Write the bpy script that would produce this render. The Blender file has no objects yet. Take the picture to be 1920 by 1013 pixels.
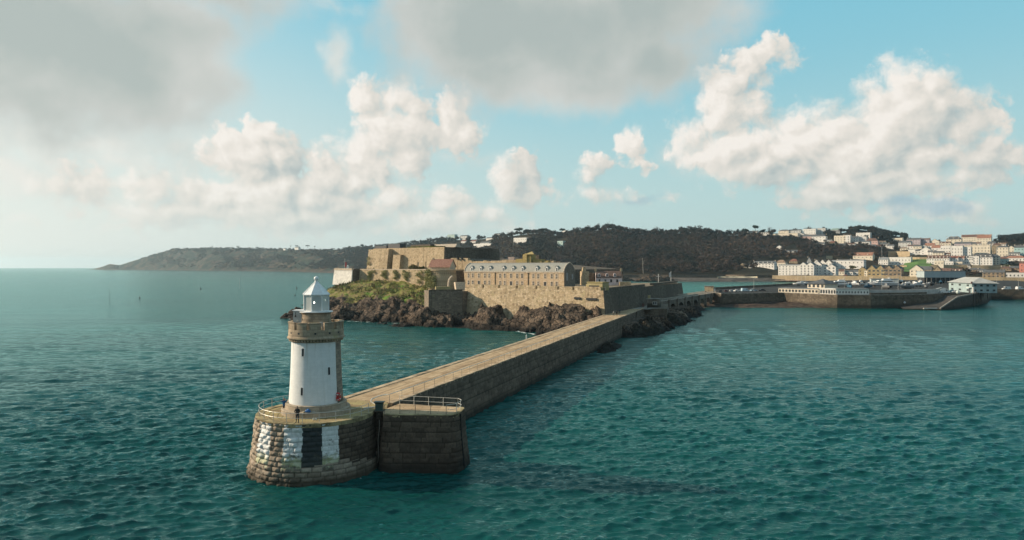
import bpy, bmesh, math, random
import numpy as np
from mathutils import Vector, Matrix, Euler, noise as mnoise

SC = bpy.context.scene
COL = SC.collection
R = math.radians
random.seed(7)
RNG = np.random.default_rng(7)

# ------------------------------------------------------------------ camera
EYE = 22.3            # metres above the sea
FPX, CX, HZ = 1280.0, 960.0, 500.5
cam = bpy.data.cameras.new('camera')
cam.sensor_width = 36.0
cam.lens = 36.0 * FPX / 1920.0
cam.shift_y = (HZ - 506.5) / 1920.0
cam.clip_start = 0.5
cam.clip_end = 60000.0
camo = bpy.data.objects.new('camera', cam)
camo.location = (0, 0, EYE)
camo.rotation_euler = (R(90), 0, 0)
COL.objects.link(camo)
SC.camera = camo

# ------------------------------------------------------------------ render settings
SC.view_settings.view_transform = 'Standard'
SC.view_settings.look = 'None'
SC.view_settings.exposure = 0.3
SC.view_settings.gamma = 1.0
SC.view_settings.use_curve_mapping = False
SC.render.engine = 'CYCLES'
SC.cycles.max_bounces = 6
SC.cycles.diffuse_bounces = 2
SC.cycles.glossy_bounces = 3
SC.cycles.transmission_bounces = 6
SC.cycles.transparent_max_bounces = 12
SC.cycles.volume_bounces = 0
SC.cycles.caustics_reflective = False
SC.cycles.caustics_refractive = False
SC.cycles.sample_clamp_indirect = 4.0
SC.cycles.use_denoising = True
try:
    SC.cycles.denoiser = 'OPENIMAGEDENOISE'
except Exception:
    pass

# ------------------------------------------------------------------ sun
SUN_AZ, SUN_EL = -79.0, 25.0          # degrees; azimuth from +Y, negative = left of the view
sl = bpy.data.lights.new('sun', 'SUN')
sl.energy = 5.0
sl.angle = R(0.5)
sl.color = (1.0, 0.83, 0.62)
so = bpy.data.objects.new('sun', sl)
so.rotation_euler = (R(90 - SUN_EL), 0, R(180 - SUN_AZ))
so.location = (-300, 100, 200)
COL.objects.link(so)
SDIR = Vector((math.sin(R(SUN_AZ)) * math.cos(R(SUN_EL)), math.cos(R(SUN_AZ)) * math.cos(R(SUN_EL)), math.sin(R(SUN_EL))))
so.rotation_euler = SDIR.to_track_quat('Z', 'Y').to_euler()

# ------------------------------------------------------------------ tiny node language
class Nodes:
    def __init__(s, nt):
        s.nt = nt
    def put(s, inp, v):
        if isinstance(v, bpy.types.NodeSocket):
            s.nt.links.new(v, inp)
        elif v is not None:
            try:
                inp.default_value = v
            except Exception:
                inp.default_value = (*v, 1.0)
    def m(s, op, a, b=None, c=None, clamp=False):
        n = s.nt.nodes.new('ShaderNodeMath'); n.operation = op; n.use_clamp = clamp
        for i, v in enumerate((a, b, c)):
            if v is not None: s.put(n.inputs[i], v)
        return n.outputs[0]
    def add(s, a, b): return s.m('ADD', a, b)
    def sub(s, a, b): return s.m('SUBTRACT', a, b)
    def mul(s, a, b): return s.m('MULTIPLY', a, b)
    def mad(s, a, b, c): return s.m('MULTIPLY_ADD', a, b, c)
    def v(s, op, a, b=None, c=None, scale=None):
        n = s.nt.nodes.new('ShaderNodeVectorMath'); n.operation = op
        for i, x in enumerate((a, b, c)):
            if x is not None: s.put(n.inputs[i], x)
        if scale is not None: s.put(n.inputs['Scale'], scale)
        return n.outputs['Value'] if op in ('LENGTH', 'DOT_PRODUCT', 'DISTANCE') else n.outputs['Vector']
    def xyz(s, x, y, z=0.0):
        n = s.nt.nodes.new('ShaderNodeCombineXYZ')
        for i, q in enumerate((x, y, z)): s.put(n.inputs[i], q)
        return n.outputs[0]
    def sep(s, vec):
        n = s.nt.nodes.new('ShaderNodeSeparateXYZ'); s.put(n.inputs[0], vec)
        return n.outputs[0], n.outputs[1], n.outputs[2]
    def noise(s, vec, scale, detail=4.0, rough=0.55, dims='3D', dist=0.0, color=False, lac=2.0):
        n = s.nt.nodes.new('ShaderNodeTexNoise'); n.noise_dimensions = dims
        s.put(n.inputs['Vector'], vec)
        n.inputs['Scale'].default_value = scale; n.inputs['Detail'].default_value = detail
        n.inputs['Roughness'].default_value = rough; n.inputs['Distortion'].default_value = dist
        n.inputs['Lacunarity'].default_value = lac
        return n.outputs['Color' if color else 'Fac']
    def voro(s, vec, scale, feature='F1', dims='3D', out='Distance', rand=1.0, detail=0.0, rough=0.5, smooth=None):
        n = s.nt.nodes.new('ShaderNodeTexVoronoi'); n.voronoi_dimensions = dims; n.feature = feature
        s.put(n.inputs['Vector'], vec); n.inputs['Scale'].default_value = scale
        n.inputs['Randomness'].default_value = rand
        if 'Detail' in n.inputs: n.inputs['Detail'].default_value = detail; n.inputs['Roughness'].default_value = rough
        if smooth is not None and 'Smoothness' in n.inputs: n.inputs['Smoothness'].default_value = smooth
        return n.outputs[out]
    def step(s, x, lo, hi, a=0.0, b=1.0, smooth=True):
        n = s.nt.nodes.new('ShaderNodeMapRange'); n.interpolation_type = 'SMOOTHSTEP' if smooth else 'LINEAR'
        n.clamp = True
        for i, q in enumerate((x, lo, hi, a, b)): s.put(n.inputs[i], q)
        return n.outputs[0]
    def mix(s, f, a, b, mode='MIX'):
        n = s.nt.nodes.new('ShaderNodeMix'); n.data_type = 'RGBA'; n.blend_type = mode
        s.put(n.inputs[0], f)
        for i, q in ((6, a), (7, b)):
            if isinstance(q, bpy.types.NodeSocket): s.nt.links.new(q, n.inputs[i])
            else: n.inputs[i].default_value = (*q[:3], 1.0)
        return n.outputs[2]
    def ramp(s, f, stops, interp='LINEAR'):
        n = s.nt.nodes.new('ShaderNodeValToRGB'); s.put(n.inputs[0], f)
        cr = n.color_ramp; cr.interpolation = interp
        while len(cr.elements) > 1: cr.elements.remove(cr.elements[0])
        for i, (p, c) in enumerate(stops):
            e = cr.elements[0] if i == 0 else cr.elements.new(p)
            e.position = p; e.color = (*c[:3], 1.0) if len(c) < 4 else c
        return n.outputs[0]

def srgb(r, g, b):
    f = lambda c: (c / 255 / 12.92) if c / 255 <= 0.04045 else ((c / 255 + 0.055) / 1.055) ** 2.4
    return (f(r), f(g), f(b))

# ------------------------------------------------------------------ sky with clouds (by direction, so at infinity)
world = bpy.data.worlds.new('World'); SC.world = world
world.use_nodes = True
wt = world.node_tree
for n in list(wt.nodes): wt.nodes.remove(n)
W = Nodes(wt)
tc = wt.nodes.new('ShaderNodeTexCoord').outputs['Generated']
dx_, dy_, dz_ = W.sep(tc)
AZ = W.mul(W.m('ARCTAN2', dx_, dy_), 57.29578)            # degrees
EL = W.mul(W.m('ARCSINE', dz_), 57.29578)
P0 = W.xyz(AZ, EL)

def pix(px, py):                                            # photograph bearing -> azimuth, elevation
    u, v = (px - CX) / FPX, (HZ - py) / FPX
    return math.degrees(math.atan(u)), math.degrees(math.atan(v * math.cos(math.atan(u))))
def blob(px, py, rx, ry):
    a, e = pix(px, py)
    k = math.cos(R(a))
    return a, e, math.degrees(rx / FPX) * k * k, math.degrees(ry / FPX) * k

def cloud_field(p, blobs, k):
    acc = None
    for (px, py, rx, ry) in blobs:
        a, e, sx, sy = blob(px, py, rx, ry)
        q = W.v('LENGTH', W.v('MULTIPLY_ADD', p, (1 / sx, 1 / sy, 0), (-a / sx, -e / sy, 0)))
        r = 0.5 * (sx + sy) if sx < 2 * sy else 1.3 * sy
        d = W.mad(q, -r, r)
        acc = d if acc is None else W.m('SMOOTH_MAX', acc, d, k)
    return acc

sky = wt.nodes.new('ShaderNodeTexSky')
sky.sky_type = 'NISHITA'
sky.sun_disc = False
sky.sun_elevation = R(SUN_EL)
sky.sun_rotation = R(SUN_AZ)
sky.altitude = 20.0
sky.air_density = 1.0
sky.dust_density = 1.6
sky.ozone_density = 1.4
base = W.mix(1.0, sky.outputs[0], (0.80, 1.18, 1.02), 'MULTIPLY')

CUM_MID = [   # the cumulus bank left of the castle
    (690, 185, 40, 32), (745, 195, 36, 32), (770, 215, 30, 45), (735, 255, 78, 62), (705, 315, 52, 48), (760, 290, 40, 50),
    (850, 215, 30, 45), (865, 255, 42, 32),
    (478, 268, 42, 34), (505, 262, 42, 26), (520, 300, 58, 48), (465, 320, 66, 46), (425, 300, 44, 26),
    (600, 305, 46, 30), (612, 335, 56, 42), (585, 375, 60, 42),
    (125, 330, 24, 28), (110, 352, 52, 20), (150, 358, 60, 24), (265, 345, 46, 28), (295, 365, 75, 36), (345, 360, 60, 42), (400, 372, 70, 42),
    (500, 372, 90, 60), (640, 390, 90, 38), (690, 400, 60, 30), (835, 388, 50, 32), (870, 405, 52, 30), (430, 395, 120, 26), (660, 350, 60, 40), (810, 412, 50, 26), (925, 405, 38, 22), (935, 425, 42, 16),
    (560, 408, 170, 34), (780, 420, 150, 26), (990, 418, 20, 14), (330, 395, 160, 26), (680, 300, 60, 60), (470, 300, 70, 60), (740, 380, 70, 34), (150, 350, 90, 26)]
CUM_RIGHT = [
    (1440, 108, 44, 30), (1405, 130, 52, 34), (1365, 165, 56, 44), (1340, 200, 50, 46), (1395, 215, 70, 40), (1330, 290, 70, 30), (1380, 275, 110, 50),
    (1500, 230, 62, 42), (1555, 250, 80, 44), (1470, 290, 90, 48),
    (1690, 160, 62, 50), (1745, 165, 56, 48), (1650, 195, 58, 46), (1760, 205, 78, 60), (1700, 235, 120, 70), (1800, 245, 80, 52), (1850, 260, 44, 48), (1865, 235, 26, 30),
    (1620, 285, 110, 55), (1740, 290, 130, 46), (1840, 300, 70, 38), (1560, 340, 70, 34), (1640, 330, 110, 36), (1500, 320, 70, 30), (1520, 365, 40, 18), (1900, 295, 60, 24), (1700, 345, 130, 30), (1800, 330, 90, 26), (1560, 365, 90, 26), (1300, 250, 44, 40), (1430, 310, 110, 44), (1690, 230, 110, 80), (1600, 290, 120, 60), (1520, 270, 90, 60), (1360, 210, 70, 60)]
CUM_SMALL = [
    (945, 310, 26, 34), (950, 345, 42, 42), (985, 325, 24, 30), (1000, 355, 20, 18), (960, 375, 40, 20),
    (1120, 305, 20, 24), (1105, 335, 26, 30), (1110, 365, 36, 24), (1150, 378, 66, 12), (1185, 270, 26, 26), (1200, 300, 26, 16),
    (1640, 400, 60, 6), (1740, 395, 100, 22), (1800, 398, 50, 14), (1880, 408, 26, 7), (25, 412, 18, 9), (225, 424, 20, 7)]
CUM_SMALL = [(x, y, rx * 0.86, ry * 0.86) for x, y, rx, ry in CUM_SMALL]
GREY = [     # the large grey sheets overhead
    (40, 60, 330, 150), (220, 120, 240, 130), (60, 180, 300, 75), (300, 60, 160, 90), (420, -10, 130, 50), (330, 160, 110, 70),
    (900, 40, 200, 110), (1050, 60, 220, 120), (1180, 20, 210, 90), (960, 130, 200, 75), (1080, 150, 200, 60), (800, 20, 100, 80), (1240, 110, 110, 70),
    (1300, 20, 110, 40)]
WISP = [(120, 268, 300, 30), (330, 282, 130, 26), (30, 262, 190, 44), (180, 268, 190, 34), (330, 275, 130, 32), (20, 320, 80, 45), (250, 300, 170, 30), (1390, 320, 90, 26), (1280, 300, 60, 34), (630, 100, 34, 60), (600, 8, 60, 14),
        (870, 300, 90, 14)]

S2 = (-0.80, 0.60)          # sun side of the clouds as seen, left and a little up
def cumulus(p):
    w = W.noise(p, 0.22, 3.0, 0.55, '2D', color=True)
    w2 = W.noise(p, 1.1, 2.0, 0.5, '2D', color=True)
    pw = W.v('ADD', p, W.v('MULTIPLY_ADD', w, (1.7, 1.4, 0), (-0.85, -0.7, 0)))
    pw = W.v('ADD', pw, W.v('MULTIPLY_ADD', w2, (0.7, 0.6, 0), (-0.35, -0.3, 0)))
    f = cloud_field(pw, CUM_MID + CUM_RIGHT + CUM_SMALL, 0.35)
    puff = W.voro(pw, 0.42, 'SMOOTH_F1', '2D', detail=4.0, rough=0.6, smooth=0.4)
    fb = W.noise(p, 0.7, 8.0, 0.62, '2D')
    h = W.add(f, W.mad(puff, -1.3, 1.75))
    hs = W.add(W.m('MINIMUM', f, 2.2), W.add(W.mul(puff, -1.5), W.mul(fb, 0.9)))
    return W.add(h, W.mad(fb, 1.5, -0.75)), f, hs

h0, f0, s0 = cumulus(P0)
def shifted(k): return W.v('ADD', P0, (S2[0] * k, S2[1] * k, 0))
h1, f1, s1 = cumulus(shifted(0.85))
fine = W.sub(s0, s1)                                 # > 0 facing the sun
soft_n = W.noise(P0, 0.16, 4.0, 0.5, '2D')
broad = W.sub(f0, f1)
lit = W.mad(fine, 0.20, W.mad(broad, 0.16, W.mad(soft_n, 0.9, 0.13)))
base_dark = W.step(EL, 4.0, 14.0, 0.0, 0.10)
lit = W.m('ADD', lit, base_dark, clamp=True)
thin = W.step(h0, 0.0, 1.6)
cum_col = W.ramp(lit, [(0.0, srgb(174, 187, 188)), (0.28, srgb(200, 205, 201)), (0.52, srgb(221, 218, 210)), (0.78, srgb(236, 230, 221)), (1.0, srgb(248, 242, 234))])
edge_n = W.noise(P0, 0.13, 2.0, 0.5, '2D')
edge = W.step(edge_n, 0.35, 0.65, 0.55, 1.9)
cum_a = W.step(h0, -0.15, edge)

# grey sheets: soft edged, lighter where they thin out
gw = W.noise(P0, 0.12, 5.0, 0.6, '2D', color=True)
pg = W.v('ADD', P0, W.v('MULTIPLY_ADD', gw, (5.0, 4.0, 0), (-2.5, -2.0, 0)))
gf = cloud_field(pg, GREY, 1.2)
gn = W.noise(P0, 0.30, 6.0, 0.55, '2D')
gh = W.add(gf, W.mad(gn, 3.0, -1.3))
grey_a = W.step(gh, -1.3, 2.4, 0.0, 0.96)
gshade = W.add(W.mul(W.step(gh, -0.5, 7.0), 0.9), W.mad(W.noise(P0, 0.11, 5.0, 0.55, '2D'), 1.1, -0.30))
grey_col = W.ramp(gshade, [(0.0, srgb(222, 219, 212)), (0.35, srgb(204, 206, 201)), (0.75, srgb(188, 194, 189)), (1.0, srgb(178, 187, 183))])

fb_low = W.noise(P0, 0.6, 6.0, 0.6, '2D')
# thin veils
wf = cloud_field(pg, WISP, 1.0)
wh = W.add(wf, W.mad(W.noise(P0, 0.45, 6.0, 0.6, '2D'), 2.2, -1.1))
wisp_a = W.step(wh, -0.6, 2.0, 0.0, 0.75)
wisp_col = W.ramp(W.noise(P0, 0.25, 5.0, 0.55, '2D'), [(0.3, srgb(212, 215, 209)), (0.65, srgb(238, 234, 226))])

# rest of the dome (outside the view): broken cloud for the light
absaz = W.m('ABSOLUTE', AZ)
outside = W.m('MAXIMUM', W.step(absaz, 44.0, 58.0), W.step(EL, 24.0, 34.0))
on = W.noise(tc, 2.2, 6.0, 0.58)
out_a = W.mul(W.step(on, 0.44, 0.62), outside)

hor = W.step(EL, -3.0, W.step(AZ, -38.0, 12.0, 34.0, 17.0))                           # pale air low down
warm = W.step(AZ, -60.0, 25.0)
pale = W.mix(warm, srgb(246, 242, 233), srgb(202, 221, 217))
blue = W.mix(W.step(EL, 4.0, 24.0), srgb(176, 218, 224), srgb(134, 207, 228))
blue = W.mix(0.80, W.v('SCALE', base, scale=0.11), blue)
air = W.mix(W.m('POWER', hor, 0.75), pale, blue)
air = W.mix(W.mul(outside, 0.55), air, srgb(96, 138, 168))
c = W.mix(out_a, air, srgb(172, 178, 178))
c = W.mix(wisp_a, c, wisp_col)
cc = W.mix(W.step(EL, 1.0, 9.0, 0.45, 0.0), cum_col, pale)        # distant cloud sinks into the air
c = W.mix(W.mul(cum_a, W.step(EL, 1.5, 5.0, 0.6, 1.0)), c, cc)
bs = W.add(cloud_field(pg, [(1690, 384, 90, 20), (1755, 378, 50, 24), (1200, 374, 50, 9)], 0.5), W.mad(fb_low, 1.0, -0.5))
c = W.mix(W.step(bs, -0.1, 0.9, 0.0, 0.75), c, srgb(160, 191, 203))
c = W.mix(grey_a, c, grey_col)
c = W.mix(W.step(dz_, -0.02, 0.0, 1.0, 0.0), c, pale)
bg = wt.nodes.new('ShaderNodeBackground')
W.put(bg.inputs[0], c)
bg.inputs[1].default_value = 0.81
wo = wt.nodes.new('ShaderNodeOutputWorld')
wt.links.new(bg.outputs[0], wo.inputs[0])
world.cycles.sampling_method = 'MANUAL'
world.cycles.sample_map_resolution = 512

# ------------------------------------------------------------------ helpers
def gz(px, py, z=0.0):
    """point at height z seen at that bearing"""
    Y = (EYE - z) * FPX / (py - HZ)
    return Vector(((px - CX) / FPX * Y, Y, z))
def at(px, py, Y):
    return Vector(((px - CX) / FPX * Y, Y, EYE - (py - HZ) / FPX * Y))

def bearing_angle(c, r, px):
    """angle on a round wall (centre c, radius r) whose near side is seen at bearing px"""
    best = None
    for k in range(1801):
        a = math.radians(-170 + k * 0.0945); x, y = c[0] + r * math.cos(a), c[1] + r * math.sin(a); d = abs(CX + FPX * x / y - px)
        if best is None or d < best[0]: best = (d, a)
    return best[1]

ORG = {}
def thing(name, label, cat, loc=(0, 0, 0), rz=0.0, group=None, kind=None):
    o = bpy.data.objects.new(name, None); COL.objects.link(o)
    o.location = loc; o.rotation_euler = (0, 0, rz); o.empty_display_size = 0.5
    o['label'] = label; o['category'] = cat
    if group: o['group'] = group
    if kind: o['kind'] = kind
    ORG[o.name] = Vector(loc)
    return o
def tag(o, label=None, cat=None, group=None, kind=None):
    if label: o['label'] = label
    if cat: o['category'] = cat
    if group: o['group'] = group
    if kind: o['kind'] = kind
    return o

class MB:
    """collects polygons; build() links them as one mesh object"""
    def __init__(s): s.V = []; s.F = []; s.M = []
    def poly(s, pts, m=0):
        n = len(s.V); s.V += [tuple(p) for p in pts]; s.F.append(tuple(range(n, n + len(pts)))); s.M.append(m)
    def mesh(s, V, F, m=0):
        n = len(s.V); s.V += [tuple(p) for p in V]
        for f in F: s.F.append(tuple(i + n for i in f)); s.M.append(m)
    def box(s, c, d, rz=0.0, m=0, top=(1.0, 1.0)):
        """c = centre of the base, d = size; top = scale of the upper face"""
        ca, sa = math.cos(rz), math.sin(rz); V = []
        for z, k in ((0, (1, 1)), (d[2], top)):
            for x, y in ((-1, -1), (1, -1), (1, 1), (-1, 1)):
                x *= d[0] / 2 * k[0]; y *= d[1] / 2 * k[1]
                V.append((c[0] + x * ca - y * sa, c[1] + x * sa + y * ca, c[2] + z))
        s.mesh(V, [(3, 2, 1, 0), (4, 5, 6, 7), (0, 1, 5, 4), (1, 2, 6, 5), (2, 3, 7, 6), (3, 0, 4, 7)], m)
    def prism(s, pts, z0, z1, m=0, mt=None):
        n = len(pts)
        a = sum(pts[i][0] * pts[(i + 1) % n][1] - pts[(i + 1) % n][0] * pts[i][1] for i in range(n))
        if a < 0: pts = pts[::-1]
        f0 = z0 if callable(z0) else (lambda p: z0); f1 = z1 if callable(z1) else (lambda p: z1)
        V = [(p[0], p[1], f0(p)) for p in pts] + [(p[0], p[1], f1(p)) for p in pts]
        s.mesh(V, [(i, (i + 1) % n, n + (i + 1) % n, n + i) for i in range(n)] + [tuple(range(n - 1, -1, -1))], m)
        s.mesh(V[n:], [tuple(range(n))], m if mt is None else mt)
    def lathe(s, prof, n=48, c=(0, 0, 0), a0=0.0, a1=2 * math.pi, m=0, caps=True):
        full = abs(a1 - a0 - 2 * math.pi) < 1e-6
        k = n if full else n + 1; V = []; F = []
        for (r, z) in prof:
            for i in range(k):
                a = a0 + (a1 - a0) * i / n
                V.append((c[0] + r * math.cos(a), c[1] + r * math.sin(a), c[2] + z))
        for j in range(len(prof) - 1):
            for i in range(n):
                i2 = (i + 1) % k
                F.append((j * k + i, j * k + i2, (j + 1) * k + i2, (j + 1) * k + i))
        if full and caps:
            if prof[0][0] > 1e-4: F.append(tuple(range(k - 1, -1, -1)))
            if prof[-1][0] > 1e-4: F.append(tuple((len(prof) - 1) * k + i for i in range(k)))
        s.mesh(V, F, m)
    def arcbox(s, c, r0, r1, a0, a1, z0, z1, n=6, m=0):
        """a solid piece of a ring"""
        V = []; F = []
        for i in range(n + 1):
            a = a0 + (a1 - a0) * i / n; ca, sa = math.cos(a), math.sin(a)
            for r, z in ((r0, z0), (r1, z0), (r1, z1), (r0, z1)): V.append((c[0] + r * ca, c[1] + r * sa, z))
        for i in range(n):
            for j in range(4): F.append((4 * i + j, 4 * i + 4 + j, 4 * i + 4 + (j + 1) % 4, 4 * i + (j + 1) % 4))
        F.append((0, 1, 2, 3)[::1]); F.append(tuple(4 * n + j for j in (3, 2, 1, 0)))
        s.mesh(V, [f[::-1] for f in F], m)
    def tube(s, pts, r, n=6, m=0, closed=False):
        pts = [Vector(p) for p in pts]; V = []; F = []
        rr = r if isinstance(r, (list, tuple)) else [r] * len(pts)
        for i, p in enumerate(pts):
            t = (pts[min(i + 1, len(pts) - 1)] - pts[max(i - 1, 0)]).normalized()
            if closed: t = (pts[(i + 1) % len(pts)] - pts[i - 1]).normalized()
            u = t.cross(Vector((0, 0, 1)))
            if u.length < 1e-3: u = Vector((1, 0, 0))
            u.normalize(); w = u.cross(t)
            for k in range(n):
                a = 2 * math.pi * k / n
                V.append(p + u * (rr[i] * math.cos(a)) + w * (rr[i] * math.sin(a)))
        L = len(pts)
        for i in range(L if closed else L - 1):
            for k in range(n):
                a, b = i * n, ((i + 1) % L) * n
                F.append((a + k, a + (k + 1) % n, b + (k + 1) % n, b + k))
        if not closed: F.append(tuple(range(n - 1, -1, -1))); F.append(tuple((L - 1) * n + k for k in range(n)))
        s.mesh(V, F, m)
    def ball(s, c, r, seg=12, ring=8, m=0):
        rx, ry, rz = r if isinstance(r, (list, tuple)) else (r, r, r)
        V = [(c[0], c[1], c[2] - rz)]; F = []
        for j in range(1, ring):
            t = -math.pi / 2 + math.pi * j / ring
            for i in range(seg):
                a = 2 * math.pi * i / seg
                V.append((c[0] + rx * math.cos(t) * math.cos(a), c[1] + ry * math.cos(t) * math.sin(a), c[2] + rz * math.sin(t)))
        V.append((c[0], c[1], c[2] + rz)); e = len(V) - 1
        for i in range(seg):
            F.append((0, 1 + (i + 1) % seg, 1 + i)); F.append((e, e - seg + i, e - seg + (i + 1) % seg))
        for j in range(ring - 2):
            for i in range(seg):
                a = 1 + j * seg; b = a + seg
                F.append((a + i, a + (i + 1) % seg, b + (i + 1) % seg, b + i))
        s.mesh(V, F, m)
    def build(s, name, mats, parent=None, smooth=False, local=False):
        me = bpy.data.meshes.new(name)
        off = Vector((0, 0, 0)) if (local or parent is None) else ORG.get(parent.name, Vector((0, 0, 0)))
        V = s.V if off.length == 0 else [(v[0] - off.x, v[1] - off.y, v[2] - off.z) for v in s.V]
        me.from_pydata(V, [], s.F); 
        for m in (mats if isinstance(mats, (list, tuple)) else [mats]): me.materials.append(m)
        if any(s.M): me.polygons.foreach_set('material_index', s.M)
        if smooth: me.polygons.foreach_set('use_smooth', [True] * len(s.F))
        me.update()
        o = bpy.data.objects.new(name, me); COL.objects.link(o)
        if parent is not None:
            o.parent = parent; ORG[o.name] = ORG.get(parent.name, Vector((0, 0, 0))) if not local else Vector((0, 0, 0))
        else: ORG[o.name] = Vector((0, 0, 0))
        return o

def np_mesh(name, V, F, mats, parent=None, smooth=False, attrs=None, mat_idx=None, off=None):
    """V (n,3), F (m,3|4) arrays; attrs = {name: (domain, float array)}"""
    V = np.asarray(V, dtype=np.float64)
    o_ = ORG.get(parent.name, Vector((0, 0, 0))) if parent is not None else Vector((0, 0, 0))
    if o_.length: V = V - np.array(o_)
    F = np.asarray(F, dtype=np.int32); k = F.shape[1]
    me = bpy.data.meshes.new(name)
    me.vertices.add(len(V)); me.vertices.foreach_set('co', V.astype(np.float32).ravel())
    me.loops.add(F.size); me.loops.foreach_set('vertex_index', F.ravel())
    me.polygons.add(len(F)); me.polygons.foreach_set('loop_start', np.arange(0, F.size, k, dtype=np.int32))
    me.polygons.foreach_set('loop_total', np.full(len(F), k, dtype=np.int32))
    if smooth: me.polygons.foreach_set('use_smooth', np.ones(len(F), dtype=bool))
    for m in (mats if isinstance(mats, (list, tuple)) else [mats]): me.materials.append(m)
    if mat_idx is not None: me.polygons.foreach_set('material_index', np.asarray(mat_idx, dtype=np.int32))
    me.update(calc_edges=True)
    for an, (dom, arr) in (attrs or {}).items():
        a = me.attributes.new(an, 'FLOAT', dom); a.data.foreach_set('value', np.asarray(arr, dtype=np.float32).ravel())
    o = bpy.data.objects.new(name, me); COL.objects.link(o)
    if parent is not None: o.parent = parent
    ORG[o.name] = o_
    return o

def copy_tree(o, parent=None):
    c = o.copy(); COL.objects.link(c); c.parent = parent
    for ch in list(o.children): copy_tree(ch, c)
    return c

def hash01(*k):
    h = np.zeros_like(np.asarray(k[0], dtype=np.float64))
    for i, q in enumerate(k): h = h + np.asarray(q, dtype=np.float64) * (12.9898, 78.233, 37.719, 91.17)[i]
    h = np.sin(h) * 43758.5453
    return h - np.floor(h)
def vnoise2(x, y, seed=0):
    x = np.asarray(x, float); y = np.asarray(y, float)
    xi, yi = np.floor(x), np.floor(y); fx, fy = x - xi, y - yi
    fx = fx * fx * (3 - 2 * fx); fy = fy * fy * (3 - 2 * fy)
    h = lambda a, b: hash01(a, b, np.full_like(a, seed))
    return (h(xi, yi) * (1 - fx) + h(xi + 1, yi) * fx) * (1 - fy) + (h(xi, yi + 1) * (1 - fx) + h(xi + 1, yi + 1) * fx) * fy
def fbm2(x, y, oct=5, seed=0, gain=0.5):
    t = 0.0; a = 1.0; n = 0.0
    for i in range(oct):
        t = t + a * vnoise2(x * 2 ** i + 17.3 * i, y * 2 ** i - 9.1 * i, seed + i); n += a; a *= gain
    return t / n

# ------------------------------------------------------------------ materials
def new_mat(name):
    m = bpy.data.materials.new(name); m.use_nodes = True
    nt = m.node_tree; b = nt.nodes['Principled BSDF']
    return m, nt, b, Nodes(nt)
def obj_co(nt):
    return nt.nodes.new('ShaderNodeTexCoord').outputs['Object']
def attr(nt, name, out='Fac'):
    a = nt.nodes.new('ShaderNodeAttribute'); a.attribute_name = name
    return a.outputs[out]
def set_bump(nt, b, h, strength=0.5, dist=0.05):
    n = nt.nodes.new('ShaderNodeBump'); n.inputs['Strength'].default_value = strength
    n.inputs['Distance'].default_value = dist
    nt.links.new(h, n.inputs['Height']); nt.links.new(n.outputs[0], b.inputs['Normal'])
def plain(name, col, rough=0.6, metal=0.0, var=0.12, scale=1.5, spec=0.5, bump=0.0):
    m, nt, b, N = new_mat(name)
    co = obj_co(nt)
    f = N.noise(co, scale, 5.0, 0.6)
    dark = tuple(c * (1 - var * 2) for c in col); lite = tuple(min(1, c * (1 + var)) for c in col)
    N.put(b.inputs['Base Color'], N.mix(N.step(f, 0.3, 0.7), dark, lite))
    b.inputs['Roughness'].default_value = rough; b.inputs['Metallic'].default_value = metal
    b.inputs['Specular IOR Level'].default_value = spec
    if bump: set_bump(nt, b, f, 0.6, bump)
    return m
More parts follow.
